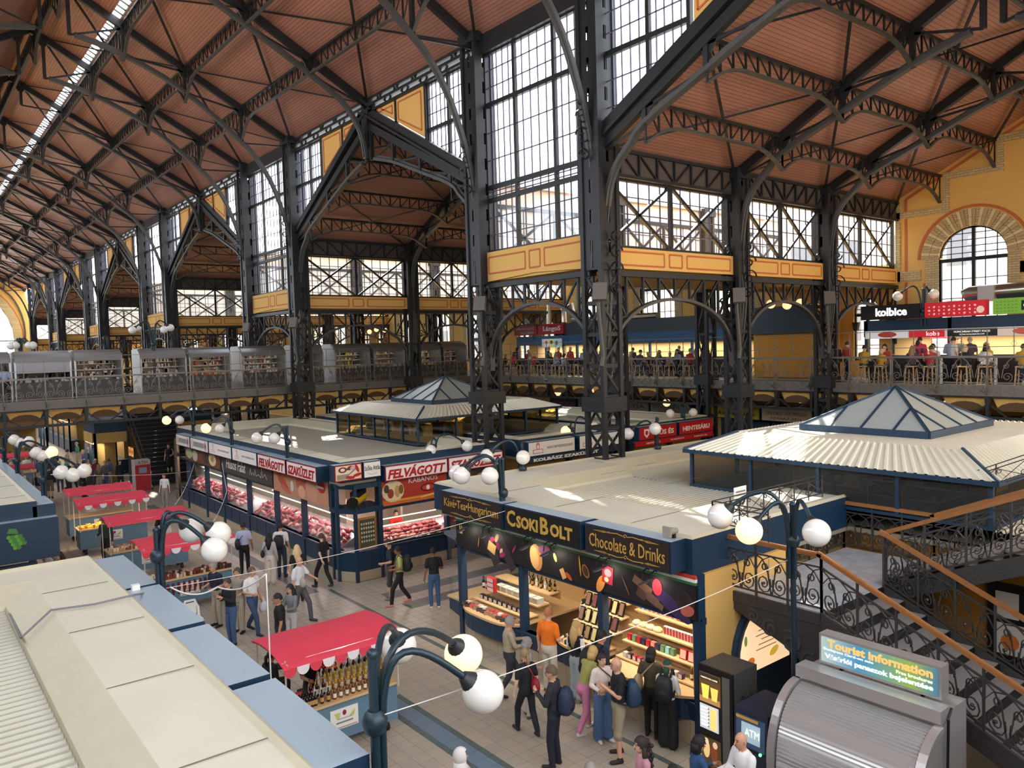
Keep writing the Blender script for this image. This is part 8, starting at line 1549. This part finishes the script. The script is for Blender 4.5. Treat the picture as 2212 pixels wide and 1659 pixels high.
for (px, py, hh, lab, tp, hr, hd) in ((103, 1186, 1.66, 'woman in bright white top at the grape stall', ((230, 214, 210), 'long'), ('pony', (150, 100, 70)), 200), (130, 1192, 1.64, 'woman with long dark hair in black at the grape stall', ((26, 24, 28), 'long'), ('long', (50, 36, 30)), 190), (177, 1212, 1.6, 'woman with hair clip behind the near roof', ((40, 36, 44), 'long'), ('long', (110, 76, 50)), 20), (342, 1120, 1.64, 'woman with dark hair in white at the middle cart', ((226, 220, 222), 'short'), ('long', (50, 36, 32)), 80), (353, 1117, 1.74, 'man in white shirt beside the dark haired woman at the middle cart', ((230, 224, 226), 'short'), ('short', (70, 50, 40)), 80), (365, 992, 1.7, 'woman in black dress on the back stairs', ((22, 22, 26), 'none'), ('bob', (60, 44, 36)), 240)):
    p = HD(px, py, hh) if 'stairs' not in lab else Vector((12.3, 46.95, .675)); person(lab, *at(p), D(hd), hh, tp, ((60, 62, 76), 'long') if 'dress' not in lab else ((22, 22, 26), 'skirt'), BK, hr, 'd', 'stand', ('bent', 'down'), fem='woman' in lab, z0=p.z)
p = FT(358, 1096); person('woman in white printed T-shirt and grey trousers by the red cash machine', *at(p), D(235), 1.66, ((232, 230, 230), 'short'), ((150, 140, 136), 'long'), (180, 176, 172), ('bob', (90, 66, 50)), 'd', 'stand', ('down', 'down'), 0, 1.05, fem=True)
p = FT(60, 1048); person('man in white shirt and beige shorts beside the grape block', *at(p), D(60), 1.76, ((214, 216, 220), 'short'), ((170, 156, 130), 'shorts'), (200, 196, 190), ('short', (160, 150, 140)), 'a', 'walk', ('down', 'bent'))
p = FT(110, 1078); person('person in shorts with dark jacket walking below the bridge', *at(p), D(75), 1.76, ((40, 42, 54), 'long'), ((110, 104, 96), 'shorts'), (40, 40, 44), ('short', (50, 40, 34)), 'a', 'walk', ('down', 'down'))
person('butcher in red shirt behind the cross aisle counter', 13.9, 24.35, D(255), 1.68, ((206, 44, 36), 'short'), ((40, 40, 46), 'long'), BK, ('short', (60, 44, 34)), 'd', 'stand', ('reach', 'reach'), .15, 1.2); person('second butcher in red with pale cap behind the cross aisle counter', 12.75, 24.2, D(280), 1.62, ((196, 40, 36), 'short'), ((40, 40, 46), 'long'), BK, ('cap', (196, 150, 120)), 'd', 'stand', ('bent', 'bent'), .1); person('butcher in white with paper hat behind the long meat counter', 12.7, 32., D(200), 1.7, ((206, 210, 224), 'short'), ((60, 60, 70), 'long'), BK, ('hat', (232, 230, 230)), 'd', 'stand', ('reach', 'bent'), .2, 1.1)
# --- crowd under the bridge
rg = random.Random(11); CT = [(40, 42, 52), (120, 30, 40), (60, 130, 110), (70, 84, 130), (30, 30, 34), (150, 146, 140), (90, 84, 80), (44, 60, 90), (150, 60, 60), (196, 190, 184)]; CN = ['dark', 'red', 'teal', 'blue', 'black', 'grey', 'brown', 'navy', 'dull pink', 'white']; HS = [('short', (60, 48, 40)), ('short', (150, 146, 142)), ('bob', (40, 30, 28)), ('long', (150, 120, 84)), ('short', (30, 26, 26)), ('bob', (196, 176, 140))]
spots = []
for i in range(46):
    for tr in range(30):
        x, y = rg.uniform(4.2, 10.2), rg.uniform(46.2, 60)
        if all((x - a) ** 2 + (y - c) ** 2 > .42 for a, c in spots) and not (8. < x and 50 < y < 54): break
    spots.append((x, y)); k = rg.randrange(10); hs = rg.choice(HS)
    person('shopper in %s top standing in the crowd beyond the bridge' % CN[k], x, y, rg.uniform(0, 6.28), rg.uniform(1.58, 1.82), (CT[k], rg.choice(('long', 'short'))), (rg.choice([(40, 42, 52), (60, 76, 110), (150, 140, 124), (30, 30, 34)]), 'long'), BK, hs, rg.choice('abd'), rg.choice(('stand', 'walk')), ('bent', 'down'), near=False, group='crowd beyond the bridge', fem=hs[0] != 'short')
# --- people on the galleries
p = pY(8, 800, 41.8); person('visitor in pale blue shirt with dark strap at the bridge railing', 4.15, 41.9, D(80), 1.7, ((150, 160, 196), 'short'), ((30, 30, 36), 'long'), BK, ('bob', (34, 28, 28)), 'b', 'stand', ('bent', 'down'), z0=GZ, near=True, fem=True)
GT = [((190, 150, 50), 'yellow'), ((36, 36, 44), 'black'), ((150, 160, 190), 'pale blue'), ((150, 136, 116), 'beige'), ((206, 206, 206), 'white'), ((196, 50, 90), 'pink'), ((60, 74, 60), 'green'), ((170, 60, 60), 'red'), ((70, 60, 80), 'plum')]
for i, (x, y, a) in enumerate(TBL):
    if rg.random() < .22 or (i % 3 == 0 and i > 15 and rg.random() < .3): continue
    (c, n), hs = rg.choice(GT), rg.choice(HS + [('hat', (200, 180, 140))]); person('diner in %s top seated at a high table %s' % (n, 'by the sausage food stall' if i < 15 else 'before the fried dough stall'), x, y, a, rg.uniform(1.6, 1.8), (c, rg.choice(('long', 'short'))), (rg.choice([(40, 42, 52), (60, 76, 110), (30, 30, 34)]), 'long'), BK, hs, rg.choice('abd'), 'sit', ('fwd', 'bent'), .12, near=False, z0=GZ - .04, group='diners on the side gallery', fem=hs[0] in ('long', 'bob'))
for i in range(24):
    y = rg.uniform(8.5, 16.5) if i < 7 else rg.uniform(17.5, 19.5) if i < 11 else rg.uniform(24.5, 41); (c, n), hs = rg.choice(GT), rg.choice(HS)
    person('customer in %s top standing %s' % (n, 'at the sausage food stall' if i < 7 else 'by the gallery windows' if i < 11 else 'at the fried dough stall'), rg.uniform(32.5, 33.), y, rg.uniform(-.6, .6), rg.uniform(1.6, 1.82), (c, rg.choice(('long', 'short'))), ((40, 42, 52), 'long'), BK, hs, rg.choice('abd'), 'stand', ('bent', 'down'), near=False, z0=GZ, group='customers on the side gallery', fem=hs[0] != 'short')
for i in range(5): y = (9, 11.3, 14, 27, 35)[i]; person('cook in dark apron behind the counter of a food stall', 35.2, y, math.pi, 1.74, ((40, 40, 44), 'short'), ((30, 30, 34), 'long'), BK, ('cap', (24, 24, 26)), 'a', 'stand', ('bent', 'bent'), near=False, z0=GZ, group='cooks on the side gallery')
finish_people()
cleanup_bottles()
